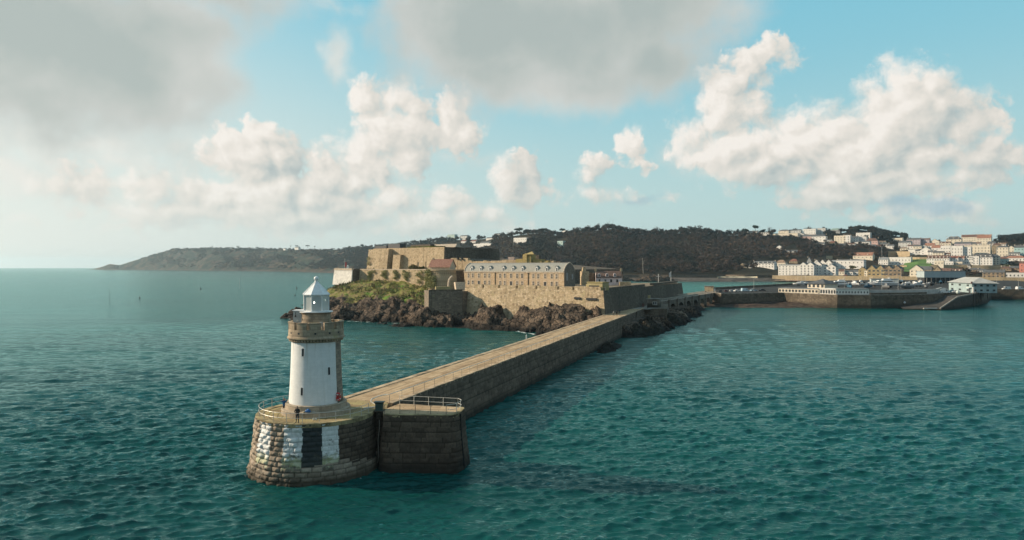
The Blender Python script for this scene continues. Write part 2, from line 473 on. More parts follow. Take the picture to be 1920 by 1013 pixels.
def masonry(name, cols, mortar, size=(0.9, 0.4), jw=0.02, rough=0.9, stain=0.35, streak=0.0, bump=0.04, rubble=False, lichen=None, wall_uv=True, big=0.05, tide=None, pits=0.0):
    """stone walling; uses the mesh's uv in metres"""
    m, nt, b, N = new_mat(name)
    co = obj_co(nt)
    uv = nt.nodes.new('ShaderNodeUVMap').outputs[0] if wall_uv else co
    if rubble:
        wv = N.v('ADD', N.v('MULTIPLY', uv, (1 / size[0], 1 / size[1], 1)), N.v('SCALE', N.noise(uv, 1.6, 2.0, 0.5, color=True), scale=0.35))
        idc = N.voro(wv, 1.0, 'F1', '2D', 'Color')
        rnd = N.sep(idc)[0]
        j = N.step(N.voro(wv, 1.0, 'DISTANCE_TO_EDGE', '2D'), 0.02, 0.10)
    else:
        br = nt.nodes.new('ShaderNodeTexBrick'); nt.links.new(uv, br.inputs['Vector'])
        br.inputs['Scale'].default_value = 1.0; br.inputs['Brick Width'].default_value = size[0]; br.inputs['Row Height'].default_value = size[1]
        br.inputs['Mortar Size'].default_value = jw; br.inputs['Mortar Smooth'].default_value = 0.3
        br.inputs['Color1'].default_value = (0, 0, 0, 1); br.inputs['Color2'].default_value = (1, 1, 1, 1); br.inputs['Mortar'].default_value = (0.5, 0.5, 0.5, 1)
        rnd = N.sep(br.outputs['Color'])[0]
        j = N.m('SUBTRACT', 1.0, br.outputs['Fac'])
    n = len(cols)
    c = N.ramp(rnd, [(i / max(1, n - 1), q) for i, q in enumerate(cols)])
    fine = N.noise(co, 3.5, 6.0, 0.65)
    c = N.mix(0.55, c, N.ramp(fine, [(0.25, (0.45, 0.45, 0.45)), (0.5, (1, 1, 1)), (0.78, (1.45, 1.4, 1.3))]), 'MULTIPLY')
    bigf = N.noise(co, big, 5.0, 0.6)
    c = N.mix(N.step(bigf, 0.42, 0.7, 0.0, stain), c, tuple(q * 0.35 for q in cols[0]))
    if streak:
        sn = N.noise(N.v('MULTIPLY', uv, (0.8, 0.06, 1)), 1.0, 5.0, 0.65, '2D')
        c = N.mix(N.step(sn, 0.5, 0.72, 0.0, streak), c, tuple(q * 0.28 for q in cols[0]))
    if lichen:
        ln = N.noise(co, 0.35, 6.0, 0.7)
        c = N.mix(N.step(ln, 0.56, 0.68, 0.0, 0.7), c, lichen)
    c = N.mix(N.mul(N.m('SUBTRACT', 1.0, j), 0.8), c, mortar)
    if pits:
        pv = N.voro(uv, 0.42, 'F1', '2D'); c = N.mix(N.step(pv, 0.10, 0.26, pits, 0.0), c, tuple(q * 0.16 for q in cols[0]))
        pv2 = N.noise(uv, 0.9, 5.0, 0.7, '2D'); c = N.mix(N.step(pv2, 0.60, 0.68, 0.0, pits * 0.7), c, tuple(q * 0.3 for q in cols[0]))
    if tide:
        z = N.sep(co)[2]; zz = N.mad(N.noise(co, 0.5, 4.0, 0.6), 2.0, N.sub(z, 1.0))
        c = N.mix(N.step(zz, tide[0], tide[1], 0.85, 0.0), c, tide[2])
    N.put(b.inputs['Base Color'], c)
    b.inputs['Roughness'].default_value = rough; b.inputs['Specular IOR Level'].default_value = 0.25
    set_bump(nt, b, N.add(N.mul(j, 0.6), N.mul(fine, 0.6)), 0.8, bump)
    return m

def set_uv_planar(o):
    """uv in metres: along the wall and up; flat faces use plan coordinates"""
    me = o.data; uvl = me.uv_layers.new(name='UVMap')
    n = len(me.loops)
    vi = np.empty(n, dtype=np.int32); me.loops.foreach_get('vertex_index', vi)
    co = np.empty(len(me.vertices) * 3, dtype=np.float32); me.vertices.foreach_get('co', co); co = co.reshape(-1, 3)
    no = np.empty(len(me.polygons) * 3, dtype=np.float32); me.polygons.foreach_get('normal', no); no = no.reshape(-1, 3)
    lt = np.empty(len(me.polygons), dtype=np.int32); me.polygons.foreach_get('loop_total', lt)
    nn = np.repeat(no, lt, axis=0); p = co[vi]
    h = np.hypot(nn[:, 0], nn[:, 1]) + 1e-9; tx, ty = -nn[:, 1] / h, nn[:, 0] / h
    flat = np.abs(nn[:, 2]) > 0.75
    u = np.where(flat, p[:, 0], p[:, 0] * tx + p[:, 1] * ty); v = np.where(flat, p[:, 1], p[:, 2])
    uvl.data.foreach_set('uv', np.stack([u, v], 1).astype(np.float32).ravel())
    return o

def wall_strip(name, path, z0, z1, mats, parent, batter=0.0, bw=1.0, bh=0.45, bulge=0.06, rough=0.04, joint=0.05, res=0.12, seed=1, paint=None, top_in=None, curve_pow=1.0, bscale=None):
    """a wall of real raised blocks along a plan path (outer side on the right of the path); batter = spread of the foot.
       paint(s, z, block_rand) -> material index"""
    P = np.array([(p[0], p[1]) for p in path], float)
    d = np.hypot(*np.diff(P, axis=0).T); S = np.concatenate([[0], np.cumsum(d)])
    ns = max(2, int(S[-1] / res)); s = np.linspace(0, S[-1], ns + 1)
    x = np.interp(s, S, P[:, 0]); y = np.interp(s, S, P[:, 1])
    tx = np.gradient(x); ty = np.gradient(y)
    k = max(1, int(0.5 / res)); ker = np.ones(2 * k + 1) / (2 * k + 1)
    tx = np.convolve(np.pad(tx, k, 'edge'), ker, 'valid'); ty = np.convolve(np.pad(ty, k, 'edge'), ker, 'valid')
    l = np.hypot(tx, ty); nx, ny = ty / l, -tx / l
    nz = max(2, int((z1 - z0) / res)); z = np.linspace(z0, z1, nz + 1)
    SS, ZZ = np.meshgrid(s, z)
    row = np.floor((ZZ - z0) / bh + 1e-6)
    off = hash01(row, np.full_like(row, seed)) * bw * 3
    w = bw * (0.8 + 0.5 * hash01(row, np.full_like(row, seed + 3)))
    colm = np.floor((SS + off) / w)
    r1 = hash01(colm, row, np.full_like(row, seed)); r2 = hash01(colm, row, np.full_like(row, seed + 9))
    u = ((SS + off) / w - colm) * w; u = np.minimum(u, w - u)
    v = ((ZZ - z0) / bh - row) * bh; v = np.minimum(v, bh - v)
    e = np.clip(np.minimum(u, v) / joint, 0, 1); e = e * e * (3 - 2 * e)
    pill = np.clip(np.minimum(u / (w * 0.5), v / (bh * 0.5)), 0, 1) ** 0.6
    disp = e * (bulge * (0.25 + 0.9 * r1) + bulge * 0.8 * pill) + rough * (fbm2(SS * 2.2, ZZ * 2.2, 4, seed) - 0.5) * (0.4 + 0.6 * e)
    if bscale is not None: disp = disp * bscale(SS)
    t = (1 - (ZZ - z0) / (z1 - z0)) ** curve_pow
    outw = batter * t + disp
    V = np.stack([x[None] + nx[None] * outw, y[None] + ny[None] * outw, ZZ], -1).reshape(-1, 3)
    a = np.arange(nz)[:, None] * (ns + 1) + np.arange(ns)[None]
    F = np.stack([a, a + 1, a + ns + 2, a + ns + 1], -1).reshape(-1, 4)
    fc = lambda A: 0.25 * (A[:-1, :-1] + A[1:, :-1] + A[:-1, 1:] + A[1:, 1:])
    sc_, zc_ = fc(SS), fc(ZZ)
    rowc = np.floor((zc_ - z0) / bh + 1e-6); offc = hash01(rowc, np.full_like(rowc, seed)) * bw * 3
    wc = bw * (0.8 + 0.5 * hash01(rowc, np.full_like(rowc, seed + 3)))
    tint = hash01(np.floor((sc_ + offc) / wc), rowc, np.full_like(rowc, seed + 9)).ravel()
    mi = paint(sc_, zc_, tint.reshape(sc_.shape)).ravel() if paint else None
    o = np_mesh(name, V, F, mats, parent, True, {'tint': ('FACE', tint), 'joint': ('POINT', e)}, mi)
    return o

def block_stone(name, cols, rough=0.9, wet=None, stain=0.3, scale=1.0, moss=None):
    """colour for wall_strip walls: each block its own tone, joints darker, stains"""
    m, nt, b, N = new_mat(name); co = obj_co(nt)
    t = attr(nt, 'tint'); j = attr(nt, 'joint')
    n = len(cols)
    c = N.ramp(t, [(i / max(1, n - 1), q) for i, q in enumerate(cols)])
    f = N.noise(co, 4.0 * scale, 6.0, 0.68)
    c = N.mix(0.7, c, N.ramp(f, [(0.25, (0.4, 0.4, 0.4)), (0.5, (1, 1, 1)), (0.8, (1.55, 1.5, 1.4))]), 'MULTIPLY')
    c = N.mix(N.step(N.noise(co, 0.22 * scale, 5.0, 0.6), 0.45, 0.7, 0.0, stain), c, tuple(q * 0.4 for q in cols[0]))
    if moss:
        c = N.mix(N.step(N.noise(co, 0.7, 5.0, 0.65), 0.55, 0.7, 0.0, 0.6), c, moss)
    c = N.mix(N.step(j, 0.0, 0.8, 0.7, 0.0), c, tuple(q * 0.25 for q in cols[0]))
    if wet:
        z = N.sep(co)[2]
        zz = N.mad(N.noise(co, 0.6, 4.0, 0.6), 1.6, N.sub(z, 0.8))
        c = N.mix(N.step(zz, wet[0], wet[1], 0.9, 0.0), c, wet[2])
    N.put(b.inputs['Base Color'], c)
    b.inputs['Roughness'].default_value = rough; b.inputs['Specular IOR Level'].default_value = 0.25
    set_bump(nt, b, f, 0.7, 0.05)
    return m

# ------------------------------------------------------------------ the sea: one sheet of real waves out to the horizon
def build_water():
    rr = [3.0, 15.0, 30.0, 42.0]; r = 48.0
    while r < 15000:
        rr.append(r); r += max(0.20, 0.40 * r * r / 15200.0) if r < 900 else r * 0.06
    rr.append(15500.0); rr = np.array(rr)
    fa = np.arange(-45, 45.01, 0.09); ca = np.arange(52, 310, 6.0)
    az = np.radians(np.concatenate([fa, ca]))
    n, k = len(rr), len(az)
    A, Q = np.meshgrid(az, rr)
    X = Q * np.sin(A); Y = Q * np.cos(A)
    dr = np.gradient(rr)[:, None] * np.ones((1, k))
    sp = np.maximum(dr, Q * 0.09 * math.pi / 180)
    rng = np.random.default_rng(3)
    Z = np.zeros_like(X); DX = np.zeros_like(X); DY = np.zeros_like(X)
    gust = 0.65 + 0.7 * fbm2(X / 60.0, Y / 38.0, 3, 5)
    lee = 0.82 + 0.18 * np.clip((X + 30 - 0.36 * (Y - 80)) / -20 + 0.5, 0, 1)      # calmer in the shelter of the pier
    for i in range(130):
        lam = 0.55 * (7.0 / 0.55) ** (rng.random() ** 1.5)
        th = R(-90 + 12 + rng.normal(0, 21)) 
        kx, ky = math.cos(th) * 2 * math.pi / lam, math.sin(th) * 2 * math.pi / lam
        kk = 2 * math.pi / lam
        amp = (0.020 if lam < 2.2 else 0.0125) * lam ** 0.80 * (0.5 + rng.random()) * 0.50
        f = np.clip((lam / (1.8 * sp) - 1.0), 0, 1) * amp
        ph = kx * X + ky * Y + rng.random() * 6.283
        c, s_ = np.cos(ph), np.sin(ph)
        Z += f * c; q = 0.75
        DX -= q * f * math.cos(th) * s_; DY -= q * f * math.sin(th) * s_
    Z *= gust * lee; DX *= gust * lee; DY *= gust * lee
    crest = Z.copy()
    V = np.stack([X + DX, Y + DY, Z], -1).reshape(-1, 3)
    a = np.arange(n - 1)[:, None] * k + np.arange(k)[None]
    a2 = np.arange(n - 1)[:, None] * k + (np.arange(k)[None] + 1) % k
    F = np.stack([a, a2, a2 + k, a + k], -1).reshape(-1, 4)
    # foam close to rock and stone
    px, py_ = X.ravel(), Y.ravel()
    fo = np.zeros(X.size)
    near = np.hypot(px, py_) < 420
    idx = np.nonzero(near & (np.abs(np.degrees(np.arctan2(px, py_))) < 46))[0]
    for line, width, amount in FOAM_LINES:
        L = np.array(line, float)
        xs, ys = px[idx], py_[idx]
        dmin = np.full(len(idx), 1e9)
        for p, q in zip(L[:-1], L[1:]):
            d = q - p; t = np.clip(((xs - p[0]) * d[0] + (ys - p[1]) * d[1]) / (d @ d + 1e-9), 0, 1)
            dmin = np.minimum(dmin, np.hypot(xs - p[0] - t * d[0], ys - p[1] - t * d[1]))
        g = np.clip(1 - dmin / width, 0, 1) * amount
        fo[idx] = np.maximum(fo[idx], g)
    cap = np.clip((crest.ravel() - 0.44) / 0.2, 0, 1) * (np.hypot(px, py_) < 300)
    m, nt, b, N = new_mat('sea_water')
    co = obj_co(nt)
    st = N.v('MULTIPLY', co, (0.36, 1.0, 1.0))
    r1 = N.noise(st, 2.0, 6.0, 0.66); r2 = N.noise(N.v('MULTIPLY', co, (0.32, 1, 1)), 0.36, 5.0, 0.62); r3 = N.noise(N.v('MULTIPLY', co, (0.25, 1, 1)), 0.07, 5.0, 0.6)
    big = N.noise(N.v('MULTIPLY', co, (0.35, 1.0, 1.0)), 0.016, 5.0, 0.6)
    deep, light = (0.0024, 0.044, 0.043), (0.005, 0.080, 0.074)
    body = N.mix(N.step(big, 0.36, 0.62), deep, light)
    shal = attr(nt, 'shallow')
    body = N.mix(shal, body, (0.030, 0.235, 0.210))
    fm = N.m('MAXIMUM', attr(nt, 'foam'), N.mul(attr(nt, 'cap'), 0.12))
    fn = N.noise(co, 1.1, 6.0, 0.7)
    fmask = N.step(N.add(fm, N.mad(fn, 1.1, -0.55)), 0.48, 0.66)
    h = N.add(N.mul(r1, 0.15), N.add(N.mul(r2, 0.46), N.mul(r3, 1.3)))
    nt.nodes.remove(b)
    bp = nt.nodes.new('ShaderNodeBump'); bp.inputs['Strength'].default_value = 0.85; bp.inputs['Distance'].default_value = 1.0
    nt.links.new(h, bp.inputs['Height'])
    df = nt.nodes.new('ShaderNodeBsdfDiffuse'); N.put(df.inputs[0], body); nt.links.new(bp.outputs[0], df.inputs['Normal'])
    gl = nt.nodes.new('ShaderNodeBsdfGlossy'); gl.inputs['Roughness'].default_value = 0.08; nt.links.new(bp.outputs[0], gl.inputs['Normal'])
    gl.inputs[0].default_value = (0.62, 0.88, 0.86, 1)
    fr = nt.nodes.new('ShaderNodeFresnel'); fr.inputs[0].default_value = 1.33; nt.links.new(bp.outputs[0], fr.inputs['Normal'])
    mx = nt.nodes.new('ShaderNodeMixShader'); N.put(mx.inputs[0], N.m("MINIMUM", N.mul(fr.outputs[0], 0.95), 0.72)); nt.links.new(df.outputs[0], mx.inputs[1]); nt.links.new(gl.outputs[0], mx.inputs[2])
    fd = nt.nodes.new('ShaderNodeBsdfDiffuse'); fd.inputs[0].default_value = (0.72, 0.76, 0.74, 1)
    m2 = nt.nodes.new('ShaderNodeMixShader'); N.put(m2.inputs[0], fmask); nt.links.new(mx.outputs[0], m2.inputs[1]); nt.links.new(fd.outputs[0], m2.inputs[2])
    nt.links.new(m2.outputs[0], [q for q in nt.nodes if q.type == 'OUTPUT_MATERIAL'][0].inputs[0])
    return np_mesh('water', V, F, m, None, True, {'foam': ('POINT', fo), 'cap': ('POINT', cap), 'shallow': ('POINT', shallow_at(px, py_))})
def shallow_at(x, y):
    s = np.zeros_like(x)
    for (cx, cy, rx, ry, a) in SHALLOWS:
        d = ((x - cx) / rx) ** 2 + ((y - cy) / ry) ** 2
        s = np.maximum(s, a * np.clip(1 - d, 0, 1))
    return s
FOAM_LINES = []; SHALLOWS = [(-24, 69, 12, 7, 0.1), (0, 262, 45, 34, 0.28), (120, 395, 70, 45, 0.28), (190, 720, 230, 360, 1.0)]

# ------------------------------------------------------------------ the breakwater with its round head
ZT = 6.1                                   # deck level
HC = Vector((-21.9, 76.4, 0)); HR = 6.4    # round head
PU = Vector((0.3387, 0.9409, 0)); PN = Vector((0.9409, -0.3387, 0))      # along the pier, and to its right
RE0 = Vector((-14.2, 80.8, 0)); RE1 = Vector((44.6, 246, 0)); RE2 = Vector((52.5, 269, 0))
LE0 = Vector((-21.5, 82.75, 0)); LE1 = Vector((29.7, 226.5, 0)); LE2 = Vector((44.0, 268, 0))
def circ(c, r, a0, a1, n):
    return [Vector((c.x + r * math.cos(R(a0 + (a1 - a0) * i / n)), c.y + r * math.sin(R(a0 + (a1 - a0) * i / n)), 0)) for i in range(n + 1)]
slot = [Vector((-15.5, 77.3, 0)), Vector((-14.35, 77.3, 0)), Vector((-14.25, 75.2, 0))]
a_slot = math.degrees(math.atan2(77.3 - HC.y, -15.5 - HC.x))
rect = [Vector((-14.0, 74.75, 0)), Vector((-13.5, 74.55, 0)), Vector((-7.1, 74.3, 0)), Vector((-6.3, 74.7, 0)), Vector((-5.8, 75.6, 0)), Vector((-5.45, 77.8, 0)), Vector((-5.6, 78.4, 0)), Vector((-6.1, 78.8, 0))]

bw = thing('stone_breakwater', 'long stone breakwater with a round painted head running from the lighthouse to the castle', 'breakwater', (-21.9, 76.4, 0))
STONE_DRY = [(0.24, 0.19, 0.145), (0.32, 0.26, 0.20), (0.42, 0.345, 0.27), (0.28, 0.22, 0.17)]
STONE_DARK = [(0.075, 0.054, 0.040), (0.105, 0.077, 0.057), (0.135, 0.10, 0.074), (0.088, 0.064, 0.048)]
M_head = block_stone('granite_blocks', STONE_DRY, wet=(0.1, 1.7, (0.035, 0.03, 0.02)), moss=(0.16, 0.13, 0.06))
M_headd = block_stone('shaded_granite_blocks', STONE_DARK, wet=(0.1, 2.2, (0.022, 0.02, 0.016)), stain=0.5)  # granite with the shade of the sunless faces put into its colour
M_white = None
def painted(name, col, fade_to, lo, hi, moss):
    m, nt, b, N = new_mat(name); co = obj_co(nt)
    f = N.noise(co, 2.2, 6.0, 0.7); z = N.sep(co)[2]
    c = N.mix(N.step(f, 0.35, 0.7), tuple(q * 0.82 for q in col), col)
    drip = N.noise(N.v('MULTIPLY', co, (1.6, 1.6, 0.22)), 1.0, 4.0, 0.6)
    c = N.mix(N.step(drip, 0.52, 0.7, 0.0, 0.35), c, tuple(q * 0.6 for q in col))
    wear = N.noise(co, 1.3, 7.0, 0.75); c = N.mix(N.step(N.add(wear, N.step(z, 1.5, 5.0, 0.13, 0.0)), 0.60, 0.66, 0.0, 0.8), c, fade_to)
    e = N.add(z, N.mad(f, 2.4, -1.2))
    c = N.mix(N.step(e, lo + 0.55, hi + 0.9, 0.75, 0.0), c, moss)
    c = N.mix(N.step(e, lo - 0.3, hi - 0.2, 1.0, 0.0), c, fade_to)
    c = N.mix(N.step(attr(nt, 'joint'), 0.0, 0.7, 0.35, 0.0), c, tuple(q * 0.4 for q in col))
    N.put(b.inputs['Base Color'], c); b.inputs['Roughness'].default_value = 0.7
    set_bump(nt, b, f, 0.6, 0.05)
    return m
M_white = painted('weathered_white_paint', (0.74, 0.74, 0.72), (0.10, 0.08, 0.06), 1.75, 2.25, (0.36, 0.36, 0.17))
M_black = painted('black_paint', (0.018, 0.024, 0.026), (0.05, 0.045, 0.035), 1.75, 2.1, (0.03, 0.034, 0.03))

head_path = circ(HC, HR - 0.12, 118, 360 + a_slot, 150)
def head_angle(s): return 118 + s / (HR - 0.12) * 180 / math.pi - 360      # degrees, -90 faces the camera
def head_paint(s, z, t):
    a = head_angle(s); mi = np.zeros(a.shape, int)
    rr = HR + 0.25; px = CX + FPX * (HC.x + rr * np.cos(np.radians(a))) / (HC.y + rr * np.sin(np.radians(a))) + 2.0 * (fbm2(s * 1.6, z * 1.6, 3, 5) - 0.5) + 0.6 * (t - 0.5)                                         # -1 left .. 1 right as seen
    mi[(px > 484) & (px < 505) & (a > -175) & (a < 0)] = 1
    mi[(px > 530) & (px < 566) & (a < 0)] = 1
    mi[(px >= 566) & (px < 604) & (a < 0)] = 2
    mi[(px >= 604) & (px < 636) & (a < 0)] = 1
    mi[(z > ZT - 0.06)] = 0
    mi[(px > 566) & (mi == 0)] = 3  # bare stone on the right takes the shade-darkened granite
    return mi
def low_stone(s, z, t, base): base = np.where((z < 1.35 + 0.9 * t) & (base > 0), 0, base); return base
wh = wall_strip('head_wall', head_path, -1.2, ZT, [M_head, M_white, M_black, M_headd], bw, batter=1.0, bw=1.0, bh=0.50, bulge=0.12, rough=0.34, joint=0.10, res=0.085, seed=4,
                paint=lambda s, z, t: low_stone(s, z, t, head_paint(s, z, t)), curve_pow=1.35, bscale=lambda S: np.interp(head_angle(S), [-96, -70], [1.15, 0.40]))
land_path = [Vector((-15.62, 77.25, 0)), slot[1], Vector((-14.25, 76.2, 0))] + rect
wall_strip('landing_wall', land_path + [RE0 + Vector((0.6, 0.1, 0))], -1.2, ZT, [M_headd], bw, batter=0.75, bw=1.15, bh=0.55, bulge=0.06, rough=0.14, joint=0.07, res=0.1, seed=6, curve_pow=1.2)
M_arm = block_stone('pier_stone', [(0.10, 0.075, 0.056), (0.145, 0.108, 0.08), (0.20, 0.15, 0.11), (0.115, 0.086, 0.064), (0.165, 0.122, 0.09)], wet=(0.0, 1.6, (0.02, 0.02, 0.015)), stain=0.45)  # shade of the sheltered side worked into these dark stone tones
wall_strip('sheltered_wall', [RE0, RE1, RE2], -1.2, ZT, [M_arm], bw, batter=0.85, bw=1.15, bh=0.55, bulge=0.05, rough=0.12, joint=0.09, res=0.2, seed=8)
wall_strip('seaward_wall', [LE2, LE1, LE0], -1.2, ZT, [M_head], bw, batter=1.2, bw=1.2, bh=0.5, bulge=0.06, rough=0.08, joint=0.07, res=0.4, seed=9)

def deck_mat(name, c1, c2, c3):
    m, nt, b, N = new_mat(name); co = obj_co(nt)
    f = N.noise(co, 0.55, 6.0, 0.68); g = N.noise(co, 5.0, 5.0, 0.7)
    al = N.v('MULTIPLY', nt.nodes.new('ShaderNodeUVMap').outputs[0], (1, 1, 0))
    br = nt.nodes.new('ShaderNodeTexBrick'); nt.links.new(al, br.inputs['Vector']); br.inputs['Scale'].default_value = 1
    br.inputs['Brick Width'].default_value = 2.1; br.inputs['Row Height'].default_value = 0.85; br.inputs['Mortar Size'].default_value = 0.03
    br.inputs['Color1'].default_value = (0, 0, 0, 1); br.inputs['Color2'].default_value = (1, 1, 1, 1); br.inputs['Mortar'].default_value = (0.5, 0.5, 0.5, 1)
    c = N.ramp(N.mad(N.sep(br.outputs['Color'])[0], 0.45, N.mad(f, 1.3, -0.4)), [(0.0, c1), (0.45, c2), (0.95, c3)])
    c = N.mix(N.mul(br.outputs['Fac'], 0.6), c, tuple(q * 0.35 for q in c1))
    streak = N.noise(N.v('MULTIPLY', al, (0.06, 0.9, 1)), 1.0, 5.0, 0.65, '2D')
    c = N.mix(N.step(streak, 0.5, 0.68, 0.0, 0.6), c, tuple(q * 0.55 for q in c1))
    c = N.mix(0.5, c, N.ramp(g, [(0.25, (0.5, 0.5, 0.5)), (0.5, (1, 1, 1)), (0.8, (1.4, 1.4, 1.3))]), 'MULTIPLY')
    N.put(b.inputs['Base Color'], c); b.inputs['Roughness'].default_value = 0.9; b.inputs['Specular IOR Level'].default_value = 0.2
    set_bump(nt, b, N.sub(N.mul(g, 0.6), N.mul(br.outputs['Fac'], 0.6)), 0.8, 0.04)
    return m
M_deck = deck_mat('worn_deck_stone', (0.29, 0.19, 0.11), (0.46, 0.325, 0.195), (0.60, 0.45, 0.29))
M_hdeck = deck_mat('mossy_deck_stone', (0.24, 0.165, 0.09), (0.33, 0.25, 0.13), (0.42, 0.36, 0.16))
mb = MB()
deck_pts = [LE0, LE1, LE2, RE2, RE1, RE0]
mb.prism([(p.x, p.y) for p in deck_pts], ZT - 1.0, ZT)
dk = mb.build('arm_deck', M_deck, bw)
def uv_dir(o, u, v):
    me = o.data; uvl = me.uv_layers.new(name='UVMap')
    for l in me.loops:
        p = me.vertices[l.vertex_index].co; uvl.data[l.index].uv = (p.x * u.x + p.y * u.y, p.x * v.x + p.y * v.y)
uv_dir(dk, PU, PN)
# raised coping along both edges of the arm
M_cop = plain('coping_stone', (0.48, 0.36, 0.24), 0.9, 0, 0.25, 0.6, 0.2, 0.03)
for side, runs in ((1, ((LE0, LE1), (LE1, LE2))), (-1, ((RE0, RE1), (RE1, RE2)))):
    mb = MB()
    for A, B in runs:
        d = (B - A); L = d.length; d.normalize(); nn = Vector((d.y, -d.x, 0)) * side
        x = 0.0; i = 0
        while x < L - 0.3:
            w = min(1.5 + 0.9 * float(hash01(i, side, 3)), L - x)
            c = A + d * (x + w / 2) + nn * 0.36; h = 0.05 + 0.06 * float(hash01(i, side * 5, 1))
            mb.box((c.x, c.y, ZT - 0.3), (w - 0.03, 0.8, 0.3 + h), math.atan2(d.y, d.x)); x += w; i += 1
    mb.build('edge_coping', M_cop, bw)
mb = MB()
hd = circ(HC, HR - 0.1, 90, 360 + a_slot, 72) + [slot[1] + Vector((0, 0.6, 0)), RE0 + Vector((-0.6, 1.2, 0)), LE0 + Vector((0.8, 0.5, 0))]
mb.prism([(p.x, p.y) for p in hd], ZT - 0.8, ZT + 0.012)
uv_dir(mb.build('head_deck', M_hdeck, bw), Vector((1, 0, 0)), Vector((0, 1, 0)))
mb = MB()
mb.prism([(p.x, p.y) for p in [slot[1] + Vector((0, 0.55, 0)), Vector((-14.35, 76.0, 0))] + rect + [RE0 + Vector((0.9, -0.1, 0))]], ZT - 0.8, ZT + 0.024)
uv_dir(mb.build('landing_deck', M_deck, bw), Vector((1, 0, 0)), Vector((0, 1, 0)))
# rim stones round the head and the landing
mb = MB()
for i in range(44):
    a0 = R(100 + i * 6.35); a1 = R(100 + (i + 1) * 6.35 - 0.25)
    if 100 + (i + 1) * 6.35 > 360 + a_slot: break
    mb.arcbox(HC, HR - 0.75, HR - 0.05 + 0.06 * float(hash01(i, 2)), a0, a1, ZT - 0.35, ZT + 0.03 + 0.04 * float(hash01(i, 5)), 4)
M_rim = plain('rim_stone', (0.36, 0.29, 0.16), 0.9, 0, 0.3, 0.8, 0.2, 0.03)
mb.build('rim_stones', M_rim, bw); mb = MB()
for p, q in zip(rect[:-1], rect[1:]):
    d = q - p; L = d.length; n = max(1, int(L / 1.4)); d.normalize(); nn = Vector((-d.y, d.x, 0))
    for i in range(n):
        c = p + d * (L * (i + 0.5) / n) + nn * 0.22
        mb.box((c.x, c.y, ZT - 0.3), (L / n - 0.02, 0.5, 0.36 + 0.03 * float(hash01(i, c.x))), math.atan2(d.y, d.x))
mb.build('landing_rim_stones', M_rim, bw)
# the dark slot down the landing corner, its shade drawn as a near-black tube
mb = MB(); mb.tube([(-5.72, 75.55, ZT - 0.1), (-5.62, 75.45, 3.5), (-5.25, 75.2, 0.2)], 0.11, 6)
mb.build('dark_slot', plain('slot_black', (0.012, 0.011, 0.010), 0.9), bw)
# ladder recess : hopper and hanging rope
t = thing('ladder_hopper', 'dark green metal bin with flared rim at the top of the ladder recess', 'bin', (-14.95, 77.0, ZT))
g_ = plain('dark_green_paint', (0.025, 0.06, 0.05), 0.5)
mb = MB(); mb.box((-14.95, 77.0, ZT + 0.02), (0.85, 0.6, 0.75)); mb.build('body', g_, t)
mb = MB(); mb.box((-14.95, 77.0, ZT + 0.79), (0.9, 0.65, 0.22), 0, 0, (1.3, 1.3)); mb.build('rim', g_, t)
mb = MB(); mb.box((-14.95, 76.6, ZT - 0.02), (1.1, 0.5, 0.06)); mb.box((-14.95, 76.62, ZT - 0.9), (0.5, 0.06, 0.85)); mb.build('bracket', plain('rusty_steel', (0.10, 0.075, 0.055), 0.8, 0.2, 0.3, 4), t)
mb = MB(); pts = [(-14.85 + 0.05 * math.sin(i * 0.9), 76.35 - 0.075 * i, 5.2 - i * 0.42) for i in range(12)]; mb.tube(pts, 0.03, 5)
tag(mb.build('hanging_rope', plain('pale_rope', (0.42, 0.38, 0.32), 0.9)), 'pale rope hanging down the wall below the ladder recess', 'rope')
mb = MB()
for s in (-0.2, 0.2): mb.tube([(-15.2 + s, 77.12, 5.9), (-15.15 + s, 76.7, 0.3)], 0.03, 6)
for i in range(18): z = 0.5 + i * 0.3; f = (5.9 - z) / 5.6; mb.tube([(-15.4 + .05 * f, 77.1 - 0.42 * f, z), (-15.0 + .05 * f, 77.1 - 0.42 * f, z)], 0.018, 5)
tag(mb.build('iron_ladder', plain('rusted_iron', (0.05, 0.04, 0.032), 0.8, 0.2, 0.3, 4)), 'rusty iron ladder fixed in the recess between head and landing', 'ladder')

# ------------------------------------------------------------------ railings
M_rail = plain('galvanised_rail', (0.55, 0.53, 0.49), 0.45, 0.35, 0.15, 3)
M_railw = plain('pale_painted_rail', (0.74, 0.70, 0.62), 0.5, 0.0, 0.1, 3)
def railing(name, label, path, step, hts, mat, post_r=0.03, rail_r=0.022, h=1.05, group='railings on the breakwater'):
    P = [Vector(p) for p in path]; t = thing(name, label, 'railing', P[0], 0, group)
    for hh in hts:
        mb = MB(); mb.tube([p + Vector((0, 0, hh)) for p in P], rail_r, 6); mb.build('rail', mat, t)
    d = [0.0]
    for a, b in zip(P[:-1], P[1:]): d.append(d[-1] + (b - a).length)
    n = max(1, round(d[-1] / step))
    for i in range(n + 1):
        s = d[-1] * i / n; j = max(k for k in range(len(d)) if d[k] <= s + 1e-6); j = min(j, len(P) - 2)
        p = P[j].lerp(P[j + 1], (s - d[j]) / max(1e-6, d[j + 1] - d[j]))
        mb = MB(); mb.tube([p, p + Vector((0, 0, h + 0.02))], post_r, 6); mb.build('post', mat, t)
    return t
def lift(pts, z=ZT + 0.02): return [(p.x, p.y, z) for p in pts]
railing('railing', 'curved two rail metal railing round the rim of the lighthouse head', lift(circ(HC, HR - 0.35, 128, 353, 60)), 1.75, (0.55, 1.05), M_rail)
railing('railing', 'low metal railing along the near edge of the square landing', lift([Vector((-14.0, 75.0, 0)), Vector((-7.2, 74.65, 0))]), 1.7, (0.5, 1.0), plain('dull_steel_rail', (0.16, 0.14, 0.12), 0.6, 0.3), 0.03, 0.012)
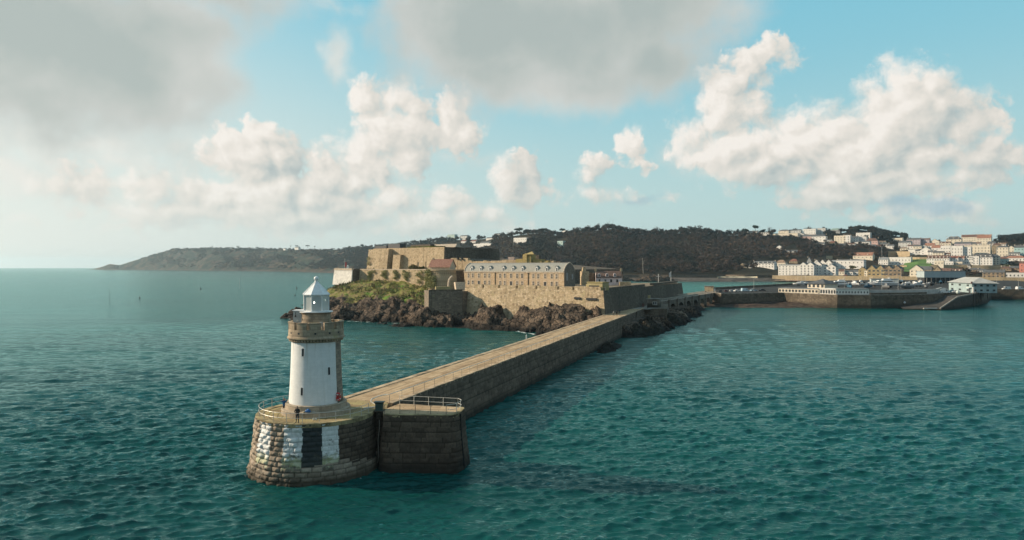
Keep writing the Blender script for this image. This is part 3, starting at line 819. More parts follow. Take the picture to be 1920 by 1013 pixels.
railing('railing', 'short bright railing on the right corner of the square landing', lift([Vector((-7.2, 74.7, 0)), Vector((-6.3, 75.3, 0)), Vector((-5.9, 76.4, 0)), Vector((-5.75, 77.6, 0)), Vector((-6.2, 78.5, 0))]), 1.3, (0.5, 1.05), M_railw)
railing('railing', 'bright two rail railing along the far edge of the square landing', lift([Vector((-13.2, 80.2, 0)), Vector((-6.2, 78.5, 0))]), 1.75, (0.5, 1.05), M_railw, 0.03, 0.02)
edge_rail = [RE0 + PU * s - PN * 0.35 for s in np.arange(0, 118, 3.0)]
rt = railing('railing', 'long thin railing along the right edge of the breakwater towards the castle', lift(edge_rail), 3.0, (1.05,), plain('weathered_rail', (0.36, 0.30, 0.23), 0.6, 0.2), 0.028, 0.022)
top = [p + Vector((0, 0, ZT + 1.09)) for p in edge_rail]
bend = [(-15.0, 81.2, ZT + 1.0), (-15.9, 80.9, ZT + 0.85), (-16.5, 80.4, ZT + 0.62), (-16.55, 79.9, ZT + 0.42), (-16.0, 79.6, ZT + 0.22), (-15.5, 79.2, ZT + 0.12), (-15.7, 78.7, ZT + 0.07), (-16.5, 78.2, ZT + 0.06), (-17.0, 78.0, ZT + 0.05)]
mb = MB(); mb.tube([tuple(p) for p in top[::-1]] + bend, [0.045] * len(top) + [0.075] * len(bend), 8)
tag(mb.build('white_handrail', M_railw), 'white tubular handrail along the breakwater ending in an S bend near the bin', 'handrail')

# ------------------------------------------------------------------ the lighthouse
lh = thing('lighthouse', 'white painted stone lighthouse with battlemented gallery and glazed lantern on the pier head', 'lighthouse', (HC.x, HC.y, 0))
lc = (HC.x, HC.y, 0)
def ring_mat(name, cols, bh, bw_, lich=None, rough=0.9):
    """coursed stone on a round wall, by angle and height"""
    m, nt, b, N = new_mat(name); co = obj_co(nt)
    x, y, z = N.sep(co)
    u = N.mul(N.m('ARCTAN2', y, x), 3.0)
    br = nt.nodes.new('ShaderNodeTexBrick'); nt.links.new(N.xyz(u, z, 0), br.inputs['Vector']); br.inputs['Scale'].default_value = 1
    br.inputs['Brick Width'].default_value = bw_; br.inputs['Row Height'].default_value = bh; br.inputs['Mortar Size'].default_value = 0.014
    br.inputs['Color1'].default_value = (0, 0, 0, 1); br.inputs['Color2'].default_value = (1, 1, 1, 1); br.inputs['Mortar'].default_value = (0.5, 0.5, 0.5, 1)
    c = N.ramp(N.sep(br.outputs['Color'])[0], [(i / (len(cols) - 1), q) for i, q in enumerate(cols)])
    f = N.noise(co, 3.0, 6.0, 0.68)
    c = N.mix(0.6, c, N.ramp(f, [(0.25, (0.5, 0.5, 0.5)), (0.5, (1, 1, 1)), (0.8, (1.4, 1.35, 1.25))]), 'MULTIPLY')
    st = N.noise(N.v('MULTIPLY', N.xyz(u, z, 0), (1.3, 0.16, 1)), 1.0, 4.0, 0.6)
    c = N.mix(N.step(st, 0.5, 0.7, 0.0, 0.5), c, tuple(q * 0.4 for q in cols[0]))
    if lich: c = N.mix(N.step(N.noise(co, 0.8, 5.0, 0.65), 0.52, 0.66, 0, 0.6), c, lich)
    c = N.mix(N.mul(br.outputs['Fac'], 0.6), c, tuple(q * 0.45 for q in cols[0]))
    N.put(b.inputs['Base Color'], c); b.inputs['Roughness'].default_value = rough; b.inputs['Specular IOR Level'].default_value = 0.2
    set_bump(nt, b, N.sub(N.mul(f, 0.5), N.mul(br.outputs['Fac'], 0.7)), 0.7, 0.03)
    return m
M_tst = ring_mat('tower_granite', [(0.30, 0.235, 0.17), (0.38, 0.30, 0.215), (0.45, 0.36, 0.26)], 0.33, 0.75, (0.36, 0.31, 0.16))
M_side = ring_mat('bare_tower_granite', [(0.20, 0.17, 0.14), (0.27, 0.23, 0.185), (0.33, 0.28, 0.22)], 0.30, 0.55)
M_plinth = ring_mat('plinth_granite', [(0.33, 0.27, 0.20), (0.40, 0.33, 0.25), (0.45, 0.37, 0.28)], 0.6, 1.2)
m, nt, b, N = new_mat('lighthouse_white_paint'); co = obj_co(nt); x, y, z = N.sep(co)
u = N.mul(N.m('ARCTAN2', y, x), 2.8)
br = nt.nodes.new('ShaderNodeTexBrick'); nt.links.new(N.xyz(u, z, 0), br.inputs['Vector']); br.inputs['Scale'].default_value = 1
br.inputs['Brick Width'].default_value = 0.7; br.inputs['Row Height'].default_value = 0.33; br.inputs['Mortar Size'].default_value = 0.012
f = N.noise(co, 1.6, 6.0, 0.65); st = N.noise(N.v('MULTIPLY', N.xyz(u, z, 0), (1.5, 0.10, 1)), 1.0, 5.0, 0.65)
c = N.mix(N.step(f, 0.35, 0.7), (0.72, 0.73, 0.72), (0.80, 0.80, 0.79))
c = N.mix(N.step(st, 0.5, 0.72, 0, 0.32), c, (0.50, 0.49, 0.43))
rs_ = N.noise(N.v('MULTIPLY', N.xyz(u, z, 0), (2.2, 0.12, 1)), 1.0, 4.0, 0.65); c = N.mix(N.mul(N.step(rs_, 0.58, 0.72), N.step(z, 11.0, 14.0, 0.0, 0.4)), c, (0.36, 0.27, 0.18))
c = N.mix(N.mul(br.outputs['Fac'], 0.22), c, (0.5, 0.5, 0.48))
c = N.mix(N.step(z, 7.25, 7.6, 0.25, 0.0), c, (0.5, 0.49, 0.40))
N.put(b.inputs['Base Color'], c); b.inputs['Roughness'].default_value = 0.6; b.inputs['Specular IOR Level'].default_value = 0.3
set_bump(nt, b, N.sub(N.mul(f, 0.3), br.outputs['Fac']), 0.5, 0.015)
M_tw = m
M_lw = plain('white_metal', (0.84, 0.84, 0.83), 0.45, 0, 0.06, 2)
M_dark = plain('dark_opening', (0.02, 0.022, 0.024), 0.5)
M_glassdark = plain('window_glass', (0.018, 0.02, 0.022), 0.5, 0, 0.3, 0.9, 0.3)

Z0 = ZT + 0.01
mb = MB(); mb.lathe([(3.72, Z0), (3.72, Z0 + 0.56), (3.66, Z0 + 0.62), (3.3, Z0 + 0.63)], 72, lc); mb.build('lower_step', M_plinth, lh)
mb = MB(); mb.lathe([(3.32, Z0 + 0.6), (3.32, Z0 + 1.16), (3.26, Z0 + 1.22), (2.9, Z0 + 1.23)], 72, lc); mb.build('upper_step', M_plinth, lh)
# shaft: painted on the seaward side, bare granite on the landward side
zs = [7.3, 8.2, 9.4, 10.8, 12.4, 13.8, 14.06]
rs = [2.95, 2.88, 2.81, 2.745, 2.69, 2.655, 2.65]
A0, A1 = R(-196), bearing_angle(HC, 2.78, 630.5)
mb = MB(); mb.lathe(list(zip([r + 0.012 for r in rs], zs)), 64, lc, A0, A1); mb.build('painted_shaft', M_tw, lh, True)
mb = MB(); mb.lathe(list(zip(rs, zs)), 80, lc); mb.build('stone_shaft', M_side, lh, True)
def slit(name, px, z, parent, w=0.26, h=0.85):
    t_ = (px - 594.5) / 49.0 * (2.9 / 2.9)
    r_ = np.interp(z, zs, rs); a = bearing_angle(HC, r_, px)
    er = Vector((math.cos(a), math.sin(a), 0)); et = Vector((-math.sin(a), math.cos(a), 0)); slope = Vector((0, 0, 1)) - er * 0.05; slope.normalize()
    base = Vector(lc) + er * (r_ + 0.02) + Vector((0, 0, z))
    def pt(u, v, d): return base + et * u + slope * v + er * d
    shape = [(-w / 2, -h / 2), (w / 2, -h / 2), (w / 2, h / 2 - w / 2)] + [(w / 2 * math.cos(R(k)), h / 2 - w / 2 + w / 2 * math.sin(R(k))) for k in (30, 60, 90, 120, 150)] + [(-w / 2, h / 2 - w / 2)]
    mb = MB(); out = [(u * 1.55, v * 1.12) for u, v in shape]
    n = len(shape)
    for i in range(n):
        j = (i + 1) % n
        mb.poly([pt(*out[i], 0.0), pt(*out[j], 0.0), pt(*out[j], 0.05), pt(*out[i], 0.05)])
        mb.poly([pt(*out[i], 0.05), pt(*out[j], 0.05), pt(*shape[j], 0.05), pt(*shape[i], 0.05)])
        mb.poly([pt(*shape[i], 0.05), pt(*shape[j], 0.05), pt(*shape[j], -0.0), pt(*shape[i], -0.0)])
    w_ = mb.build('window', M_tw, parent)
    mb = MB(); mb.poly([pt(u, v, 0.006) for u, v in shape]); mb.build('pane', M_glassdark, w_)
slit('window', 568.5, 13.05, lh); slit('window', 616.5, 10.95, lh); slit('window', 566.5, 8.85, lh)
# corbel table, gallery and battlements
mb = MB(); mb.lathe([(2.64, 14.03), (2.72, 14.05), (2.72, 14.14), (2.66, 14.16)], 72, lc)
for i in range(54):
    a = 2 * math.pi * i / 54; mb.arcbox(lc, 2.6, 2.93, a, a + 0.068, 14.14, 14.40, 1)
mb.build('corbel_table', M_tst, lh)
mb = MB(); mb.lathe([(2.5, 14.40), (3.06, 14.40), (3.12, 14.47), (3.06, 14.62), (2.99, 14.68), (2.97, 15.45), (2.66, 15.45), (2.66, 14.75), (0.5, 14.75)], 96, lc); mb.build('gallery', M_tst, lh)
for i in range(12):
    a0 = R(-121 + i * 30 + 3.6); a1 = R(-121 + (i + 1) * 30 - 3.6)
    mb = MB(); mb.arcbox(lc, 2.66, 2.968, a0, a1, 15.45, 16.12, 8); mb.arcbox(lc, 2.62, 3.02, a0 - 0.005, a1 + 0.005, 16.12, 16.24, 8)
    mb.build('merlon', M_tst, lh)
for i in range(12):
    a = R(-121 + i * 30 + 9 + (6 if i % 3 else 0)); er = Vector((math.cos(a), math.sin(a), 0))
    c_ = Vector(lc) + er * 2.93; mb = MB(); mb.box((c_.x, c_.y, 14.98), (0.12, 0.2, 0.2), a); mb.build('drain_hole', M_dark, lh)
# drum under the lantern and the block beside it
mb = MB(); mb.lathe([(1.66, 14.75), (1.66, 15.95), (1.70, 16.0), (1.70, 16.1), (1.60, 16.18), (1.57, 17.12), (1.64, 17.16), (1.68, 17.2), (1.68, 17.26)], 64, lc); mb.build('lantern_drum', M_tst, lh)
mb = MB()
for i in range(40): a = 2 * math.pi * i / 40; mb.arcbox(lc, 1.56, 1.66, a, a + 0.09, 17.06, 17.15, 1)
mb.build('drum_dentils', M_tst, lh)
mb = MB(); mb.lathe([(0.3, 17.26), (1.80, 17.26), (1.80, 17.34), (0.3, 17.35)], 64, lc); mb.build('lantern_floor', M_lw, lh)
bx = Vector((HC.x - 1.72, HC.y + 0.15, 0)); M_gp = plain('pale_grey_render', (0.55, 0.55, 0.52), 0.7, 0, 0.1, 1.5, 0.3, 0.01)
mb = MB(); mb.box((bx.x, bx.y, 14.75), (1.35, 1.5, 2.65)); k_ = mb.build('equipment_block', M_gp, lh)
mb = MB(); mb.box((bx.x - 0.06, bx.y - 0.02, 17.4), (1.5, 1.6, 0.07)); mb.build('block_cap', M_lw, k_)
mb = MB(); mb.tube([(bx.x - 0.35, bx.y - 0.76, 17.25), (bx.x - 0.35, bx.y - 0.98, 17.2), (bx.x - 0.36, bx.y - 0.98, 16.95)], 0.035, 6); mb.ball((bx.x - 0.36, bx.y - 0.98, 16.85), 0.11); mb.build('hooked_lamp', plain('dark_iron', (0.03, 0.03, 0.03), 0.6), k_)
mb = MB(); mb.ball((bx.x - 0.18, bx.y - 0.78, 16.32), (0.12, 0.08, 0.12)); mb.build('bulkhead_lamp', plain('warm_white_lens', (0.8, 0.76, 0.66), 0.3), k_)
# white post and door frame standing in a battlement gap
pp = Vector(lc) + Vector((math.cos(R(-61)), math.sin(R(-61)), 0)) * 2.35
mb = MB(); mb.box((pp.x, pp.y, 15.3), (0.36, 0.06, 1.0)); k_ = mb.build('gallery_cabinet', plain('grey_cabinet', (0.42, 0.42, 0.40), 0.5), lh)
mb = MB(); mb.ball((pp.x + 0.03, pp.y - 0.12, 15.55), (0.13, 0.09, 0.22)); mb.build('cabinet_lamp', plain('cream_lamp', (0.75, 0.66, 0.5), 0.4), k_)
# lantern
LN = 8; LA = R(22.5 - 90 + 18)
def lv(i, r, z): a = LA + 2 * math.pi * i / LN; return Vector((lc[0] + r * math.cos(a), lc[1] + r * math.sin(a), z))
mg, nt, b, N = new_mat('lantern_glass')
for n_ in list(nt.nodes):
    if n_.type == 'BSDF_PRINCIPLED': nt.nodes.remove(n_)
tr = nt.nodes.new('ShaderNodeBsdfTransparent'); tr.inputs[0].default_value = (0.86, 0.91, 0.90, 1)
gl = nt.nodes.new('ShaderNodeBsdfGlossy'); gl.inputs['Roughness'].default_value = 0.05
di = nt.nodes.new('ShaderNodeBsdfDiffuse'); di.inputs[0].default_value = (0.88, 0.90, 0.88, 1)
fr = nt.nodes.new('ShaderNodeFresnel'); fr.inputs[0].default_value = 1.5
s1 = nt.nodes.new('ShaderNodeMixShader'); s1.inputs[0].default_value = 0.52; nt.links.new(tr.outputs[0], s1.inputs[1]); nt.links.new(di.outputs[0], s1.inputs[2])
s2 = nt.nodes.new('ShaderNodeMixShader'); nt.links.new(N.mul(fr.outputs[0], 0.6), s2.inputs[0]); nt.links.new(s1.outputs[0], s2.inputs[1]); nt.links.new(gl.outputs[0], s2.inputs[2])
nt.links.new(s2.outputs[0], [n_ for n_ in nt.nodes if n_.type == 'OUTPUT_MATERIAL'][0].inputs[0])
for i in range(LN):
    mb = MB(); mb.poly([lv(i, 1.40, 17.44), lv(i + 1, 1.40, 17.44), lv(i + 1, 1.40, 19.12), lv(i, 1.40, 19.12)]); mb.build('glass_pane', mg, lh)
    mb = MB(); mb.tube([lv(i, 1.43, 17.34), lv(i, 1.43, 19.18)], 0.055, 6); mb.build('mullion', M_lw, lh)
mb = MB()
for z, r in ((17.40, 0.06), (19.14, 0.06)): mb.tube([lv(i, 1.43, z) for i in range(LN)], r, 6, 0, True)
mb.build('lantern_frame', M_lw, lh)
mb = MB(); V = [lv(i, 1.56, 19.18) for i in range(LN)] + [lv(i, 1.56, 19.24) for i in range(LN)] + [lv(i, 0.17, 20.62) for i in range(LN)]
F = []
for i in range(LN):
    j = (i + 1) % LN; F += [(i, j, LN + j, LN + i), (LN + i, LN + j, 2 * LN + j, 2 * LN + i)]
F.append(tuple(range(LN - 1, -1, -1))); mb.mesh(V, F)
for i in range(LN): mb.tube([lv(i, 1.57, 19.25), lv(i, 0.17, 20.64)], 0.022, 5)
rf = mb.build('lantern_roof', M_lw, lh)
mb = MB(); mb.lathe([(0.2, 20.55), (0.2, 20.66), (0.12, 20.74), (0.14, 20.78)], 16, lc); mb.ball((lc[0], lc[1], 20.99), 0.265, 20, 14); mb.build('ball_finial', M_lw, lh, True)
mb = MB(); mb.lathe([(0.35, 17.35), (0.42, 17.5), (0.30, 17.62), (0.52, 17.78), (0.62, 18.1), (0.66, 18.35), (0.60, 18.62), (0.45, 18.86), (0.2, 19.02)], 24, lc)
ln = mb.build('lens', plain('lens_glass', (0.10, 0.10, 0.075), 0.08, 0.0, 0.3, 6, 1.0), lh, True)
m, nt, b, N = new_mat('lamp_light'); b.inputs['Emission Color'].default_value = (1, 0.93, 0.72, 1); b.inputs['Emission Strength'].default_value = 9.0
mb = MB(); mb.ball((lc[0] - 0.05, lc[1] - 0.66, 18.33), (0.09, 0.05, 0.12)); mb.build('lamp', m, ln)
# ------------------------------------------------------------------ things lying about the head
M_red = plain('lifebuoy_red', (0.62, 0.035, 0.03), 0.45)
a = R(-24); er = Vector((math.cos(a), math.sin(a), 0)); et = Vector((-er.y, er.x, 0)); c_ = Vector(lc) + er * 3.08 + Vector((0, 0, 7.98))
t = thing('lifebuoy', 'red lifebuoy hanging on the right side of the lighthouse', 'lifebuoy', (c_.x, c_.y, 7.3))
mb = MB(); mb.tube([c_ + et * (0.30 * math.cos(k * math.pi / 10)) + Vector((0, 0, 0.36 * math.sin(k * math.pi / 10))) for k in range(20)], 0.10, 8, 0, True); mb.build('ring', M_red, t, True)
mb = MB()
for k in (2.5, 7.5, 12.5, 17.5):
    mb.tube([c_ + et * (0.30 * math.cos((k + d) * math.pi / 10)) + Vector((0, 0, 0.36 * math.sin((k + d) * math.pi / 10))) for d in (-0.5, 0, 0.5)], 0.105, 8)
mb.build('bands', plain('band_white', (0.7, 0.7, 0.68), 0.5), t)
mb = MB(); q = c_ - er * 0.13; mb.box((q.x, q.y, 7.55), (0.06, 0.34, 0.9), a); mb.build('backboard', M_red, t)
mb = MB(); mb.tube([c_ - er * 0.13 + Vector((0, 0, 0.5)), c_ - er * 0.13 + Vector((0, 0, 1.05))], 0.03, 6); mb.build('bracket', plain('iron', (0.04, 0.04, 0.04), 0.6), t)
def on_step(px, r=3.5): a = bearing_angle(HC, r, px); return Vector((lc[0] + r * math.cos(a), lc[1] + r * math.sin(a), Z0 + 0.63))
def sack(name, label, cat, p, size, mat, seed):
    mb = MB(); mb.ball((0, 0, size[2] * 0.5), (size[0], size[1], size[2] * 0.62), 16, 10)
    mb.V = [(x * (1 + 0.35 * mnoise.noise(Vector((x * 4 + seed, y * 4, z * 4)))), y, max(0.0, z * (1 + 0.4 * mnoise.noise(Vector((x * 5, y * 5 + seed, 0)))))) for x, y, z in mb.V]
    mb.V = [(x + p.x, y + p.y, z + p.z) for x, y, z in mb.V]
    return tag(mb.build(name, mat, None, True), label, cat)
sack('holdall_bag', 'bright blue holdall bag slumped on the lower lighthouse step', 'bag', on_step(577), (0.30, 0.16, 0.30), plain('blue_nylon', (0.015, 0.12, 0.36), 0.5), 1)
sack('folded_cloth', 'small cream cloth bundle left of the blue holdall', 'cloth', on_step(570), (0.15, 0.10, 0.12), plain('cream_cloth', (0.6, 0.52, 0.38), 0.8), 4)
sack('paper_parcel', 'flat pale parcel on the lower lighthouse step right of the blue bag', 'parcel', on_step(588.5), (0.22, 0.09, 0.07), plain('pale_paper', (0.5, 0.48, 0.44), 0.8), 7)
for i, px in enumerate((587.5, 592.5)):
    p = gz(px, 787.5, ZT + 0.03); mb = MB(); mb.lathe([(0.09, 0), (0.11, 0.04), (0.1, 0.2), (0.07, 0.22)], 12, (p.x, p.y, ZT + 0.02))
    tag(mb.build('bait_tub', plain('off_white_plastic', (0.66, 0.64, 0.56), 0.4)), ('small pale bait tub by a railing post' if i == 0 else 'small pale bait tub on the mossy deck right of its twin'), 'tub', 'bait tubs on the pier head')
# fishing rod across the deck
p0, p1 = gz(527, 783, ZT + 0.05), gz(540, 770, ZT + 0.05)
mb = MB(); mb.tube([p0, p1], 0.012, 5); tag(mb.build('fishing_rod', plain('rod_black', (0.02, 0.02, 0.02), 0.4)), 'thin dark fishing rod lying on the deck behind the railing', 'fishing rod')

# ------------------------------------------------------------------ the castle rock
def rbf(pts):
    P = np.array(pts, float); n = len(P)
    D = np.hypot(P[:, None, 0] - P[None, :, 0], P[:, None, 1] - P[None, :, 1])
    A = np.zeros((n + 1, n + 1)); A[:n, :n] = D; A[:n, n] = 1; A[n, :n] = 1
    w = np.linalg.solve(A + np.eye(n + 1) * 1e-9, np.concatenate([P[:, 2], [0]]))
    def f(x, y):
        sh = x.shape; x = x.ravel(); y = y.ravel(); out = np.full(x.size, w[n])
        for i in range(n): out += w[i] * np.hypot(x - P[i, 0], y - P[i, 1])
        return out.reshape(sh)
    return f
def cells(u, v, seed):
    """per-cell random block height with its own tilt: angular ledges"""
    ui, vi = np.floor(u), np.floor(v); best = np.full(u.shape, 9e9); out = np.zeros(u.shape)
    for a in (-1, 0, 1):
        for b_ in (-1, 0, 1):
            cu, cv = ui + a, vi + b_; sd = np.full(cu.shape, float(seed))
            fx, fy = cu + hash01(cu, cv, sd), cv + hash01(cv, cu, sd + 3)
            d = np.abs(u - fx) + np.abs(v - fy) * 0.9
            h = hash01(cu, cv, sd + 7) - 0.5 + (u - fx) * (hash01(cu, cv, sd + 11) - 0.5) * 1.5 + (v - fy) * (hash01(cu, cv, sd + 13) - 0.5) * 1.5
            m = d < best; out = np.where(m, h, out); best = np.where(m, d, best)
    return out
def rock_noise(X, Y, amp, sc, seed):
    """angular slabs dipping one way, like bedded and cracked rock"""
    u = (X * 0.80 + Y * 0.6) / sc; v = (-X * 0.6 + Y * 0.8) / (sc * 1.7)
    wx = (fbm2(X / sc * 0.8, Y / sc * 0.8, 3, seed) - 0.5) * 1.2
    u = u + wx; v = v - wx * 0.7
    r = cells(u, v, seed) * 1.15 + cells(u * 2.3 + 5, v * 2.3, seed + 1) * 0.62 + cells(u * 5.1, v * 5.1 + 9, seed + 2) * 0.30
    q = fbm2(u * 1.2, v * 1.2, 4, seed + 7)
    return amp * (r * 0.75 + (0.5 - np.abs(2 * q - 1)) * 0.5)
def G(px, py, z): v = gz(px, py, z); return (v.x, v.y, z)
def AY(px, py, Y): v = at(px, py, Y); return (v.x, v.y, v.z)
shore = [(612, 600), (660, 601), (715, 604), (770, 606), (830, 606), (860, 606), (880, 610), (905, 611), (926, 609), (948, 614), (975, 621), (1005, 626), (1018, 626)]
ctl = [G(x, y, 0) for x, y in shore] + [tuple((G(x, y + 17, 0)[0], G(x, y + 17, 0)[1], -4.5)) for x, y in shore]
ctl += [(-90, 292, 0), (-96, 318, 0), (-98, 350, -1), (-110, 310, -6), (-112, 350, -6), (-100, 275, -5), (-85, 400, 0), (-60, 440, -2)]
ctl += [AY(618, 541, 322), AY(650, 533, 327), AY(690, 530, 322), AY(740, 530, 313), AY(800, 540, 302), AY(625, 565, 303), AY(680, 572, 296), AY(740, 575, 291), AY(790, 574, 285), AY(700, 552, 305), AY(760, 555, 298),
        AY(640, 585, 289), AY(720, 590, 284), AY(800, 588, 276)]
ctl += [(-32, 268, 6.2), (-20, 270, 5.5), (-24, 258, 2.0), AY(880, 592, 268), (-14, 266, 3.2), AY(905, 577, 262), AY(930, 574, 258), AY(985, 577, 249), AY(1040, 583, 240), AY(1085, 589, 234), AY(1110, 592, 232), (33, 226, 5.0), (26, 219, 1.0), (21, 212, -2.0)]
ctl += [AY(905, 590, 257), AY(940, 596, 249), AY(990, 600, 241), AY(1040, 601, 233)]
ctl += [(-60, 345, 16), (-30, 320, 14.0), (0, 300, 13), (30, 280, 12.5), (60, 330, 12), (85, 368, 4), (100, 380, -2), (40, 400, 5), (-20, 400, 10), (-60, 390, 12)]
ctl += [(46, 247, 5.4), (58, 274, 5.6), (64, 290, 4.5), (76, 314, 3.0), (92, 346, 0.5), (63, 252, -3), (84, 290, -4), (104, 330, -5), (118, 380, -6), (100, 250, -7), (130, 300, -8), (120, 430, -6), (45, 214, -5), (60, 225, -6), (0, 440, 0)]
island = rbf(ctl)
xs = np.arange(-122, 112, 0.55); ys = np.concatenate([np.arange(206, 345, 0.55), np.arange(345, 445, 2.0)])
X, Y = np.meshgrid(xs, ys); Z = island(X, Y)
low = np.clip((11.0 - Z) / 5.0, 0, 1)
grassy = np.clip((Z - 5.8 + 4.0 * (fbm2(X / 9, Y / 9, 4, 31) - 0.5) * 2) / 3.0, 0, 1) * np.clip((-28 - X) / 6, 0, 1)
Z = Z + rock_noise(X, Y, 3.6, 7.0, 3) * (0.35 + 0.65 * low) * (1 - 0.55 * grassy) * np.clip((Z + 3.0) / 3.5, 0.1, 1) + (fbm2(X / 1.3, Y / 1.3, 3, 12) - 0.5) * 0.9
Z = np.where((X > -20) & (Y > 300), np.minimum(Z, 13.2), Z)
# keep the rock off the pier deck
dp = (X - RE0.x) * PN.x + (Y - RE0.y) * PN.y
Z = np.where((dp > -9.5) & (Y < 262), np.minimum(Z, 4.6 + np.clip(-dp - 8.0, 0, 4) * 1.5), Z)
Z = np.where(X > 33, np.minimum(Z, 3.6), Z)
ny, nx = Z.shape
a = np.arange(ny - 1)[:, None] * nx + np.arange(nx - 1)[None]
F = np.stack([a, a + 1, a + nx + 1, a + nx], -1).reshape(-1, 4)
fz = Z.ravel()[F].max(1); F = F[fz > -2.0]
def rock_material(name, c_low, c_mid, c_hi):
    m, nt, b, N = new_mat(name); co = obj_co(nt); z = N.sep(co)[2]
    f = N.noise(co, 0.9, 8.0, 0.7); g = N.noise(N.v('MULTIPLY', co, (0.5, 0.5, 1.4)), 0.35, 6.0, 0.65); cr = N.voro(N.v('ADD', co, N.v('SCALE', N.noise(co, 0.6, 3.0, 0.6, color=True), scale=1.6)), 0.55, 'DISTANCE_TO_EDGE')
    c = N.mix(N.step(g, 0.35, 0.65), c_mid, c_hi)
    zz = N.mad(f, 3.4, N.sub(z, 1.7))
    c = N.mix(N.step(zz, 0.4, 3.2, 1.0, 0.0), c, c_low)
    c = N.mix(0.75, c, N.ramp(f, [(0.25, (0.35, 0.35, 0.35)), (0.5, (1, 1, 1)), (0.78, (1.7, 1.6, 1.5))]), 'MULTIPLY')
    c = N.mix(N.step(cr, 0.0, 0.11, 0.92, 0.0), c, tuple(q * 0.2 for q in c_low))
    gr = attr(nt, 'grass')
    gn = N.noise(co, 0.16, 5.0, 0.65); gf = N.noise(co, 2.4, 6.0, 0.7)
    gc = N.ramp(gn, [(0.34, (0.10, 0.11, 0.03)), (0.45, (0.19, 0.20, 0.045)), (0.53, (0.26, 0.19, 0.095)), (0.62, (0.13, 0.24, 0.03))])
    gc = N.mix(0.8, gc, N.ramp(gf, [(0.3, (0.35, 0.35, 0.3)), (0.5, (1, 1, 1)), (0.72, (1.6, 1.55, 1.3))]), 'MULTIPLY')
    c = N.mix(N.step(N.add(gr, N.mad(f, 0.7, -0.35)), 0.4, 0.62), c, gc)
    N.put(b.inputs['Base Color'], c); b.inputs['Roughness'].default_value = 0.88; b.inputs['Specular IOR Level'].default_value = 0.25
    set_bump(nt, b, N.add(f, N.mul(N.step(cr, 0.0, 0.12), 0.35)), 0.9, 0.5)
    return m
M_rock = rock_material('shore_rock', (0.015, 0.012, 0.010), (0.062, 0.045, 0.034), (0.165, 0.12, 0.086))
tag(np_mesh('castle_rock_hill', np.stack([X, Y, Z], -1).reshape(-1, 3), F, M_rock, None, False, {'grass': ('POINT', grassy)}), kind='structure')
# scrub on the grass slope : leaf sized faces over the ground
rgs = np.random.default_rng(5); ii = np.nonzero((grassy.ravel() > 0.35) & (X.ravel() < -30) & (Y.ravel() < 340))[0]; kk_ = rgs.choice(ii, 15000)
cl_ = fbm2(X.ravel()[kk_] / 4.5, Y.ravel()[kk_] / 4.5, 4, 91); kk_ = kk_[cl_ > 0.46]; cl_ = cl_[cl_ > 0.46]
Pk = np.stack([X.ravel()[kk_], Y.ravel()[kk_], Z.ravel()[kk_]], 1) + rgs.normal(size=(len(kk_), 3)) * [0.35, 0.35, 0.12]; hk = (0.2 + 0.8 * (cl_ - 0.46) / 0.3 * rgs.random(len(kk_)))[:, None]
a_ = rgs.normal(size=(len(kk_), 3)); a_[:, 2] *= 0.4; a_ /= np.linalg.norm(a_, axis=1)[:, None]; up_ = np.array([[0, 0, 1.0]]) + 0.7 * rgs.normal(size=(len(kk_), 3))
Vk = np.stack([Pk - a_ * 0.28, Pk + a_ * 0.28, Pk + up_ * hk], 1).reshape(-1, 3); tk = np.clip(fbm2(Pk[:, 0] / 7, Pk[:, 1] / 7, 3, 17) * 1.6 - 0.3 + 0.25 * rgs.normal(size=len(kk_)), 0, 1)
mS = bpy.data.materials.new('slope_scrub'); mS.use_nodes = True; NS = Nodes(mS.node_tree); bS = mS.node_tree.nodes['Principled BSDF']; tS = mS.node_tree.nodes.new('ShaderNodeAttribute'); tS.attribute_name = 'tint'
NS.put(bS.inputs['Base Color'], NS.ramp(tS.outputs['Fac'], [(0, (0.06, 0.07, 0.025)), (0.3, (0.14, 0.14, 0.05)), (0.5, (0.24, 0.155, 0.09)), (0.7, (0.30, 0.26, 0.11)), (1, (0.16, 0.27, 0.05))])); bS.inputs['Roughness'].default_value = 0.9
tag(np_mesh('slope_scrub', Vk, np.arange(len(kk_) * 3).reshape(-1, 3), mS, None, False, {'tint': ('FACE', tk)}), kind='stuff')
# separate rocks off the left point, and the dark rocks along the sheltered side of the pier
def rock_heap(name, label, cx, cy, rx, ry, h, rot, seed, mat=None, res=0.5, group=None):
    n = int(2.4 * max(rx, ry) / res); u = np.linspace(-1.2, 1.2, n); U, Vv = np.meshgrid(u, u)
    Xl = U * rx; Yl = Vv * ry; ca, sa = math.cos(R(rot)), math.sin(R(rot)); Xw = cx + Xl * ca - Yl * sa; Yw = cy + Xl * sa + Yl * ca
    d = np.sqrt(U ** 2 + Vv ** 2) + 0.35 * (fbm2(Xw / rx * 2, Yw / ry * 2, 3, seed) - 0.5)
    Zl = h * (1 - d ** 1.6) + rock_noise(Xw, Yw, h * 0.7, max(2.0, 0.35 * min(rx, ry)), seed) * np.clip(1.3 - d, 0, 1)
    a = np.arange(n - 1)[:, None] * n + np.arange(n - 1)[None]; F = np.stack([a, a + 1, a + n + 1, a + n], -1).reshape(-1, 4)
    F = F[(d.ravel()[F].max(1) < 1.12)]
    used, inv = np.unique(F.ravel(), return_inverse=True); V_ = np.stack([Xw, Yw, Zl], -1).reshape(-1, 3)[used]; F = inv.reshape(-1, 4)
    o = np_mesh(name, V_, F, mat or M_rock, None, False)
    return tag(o, label, 'rock', group)
rock_heap('shore_rock', 'dark pointed rock off the left end of the castle shore behind the lantern', -93, 300, 8, 6, 3.4, 20, 3)
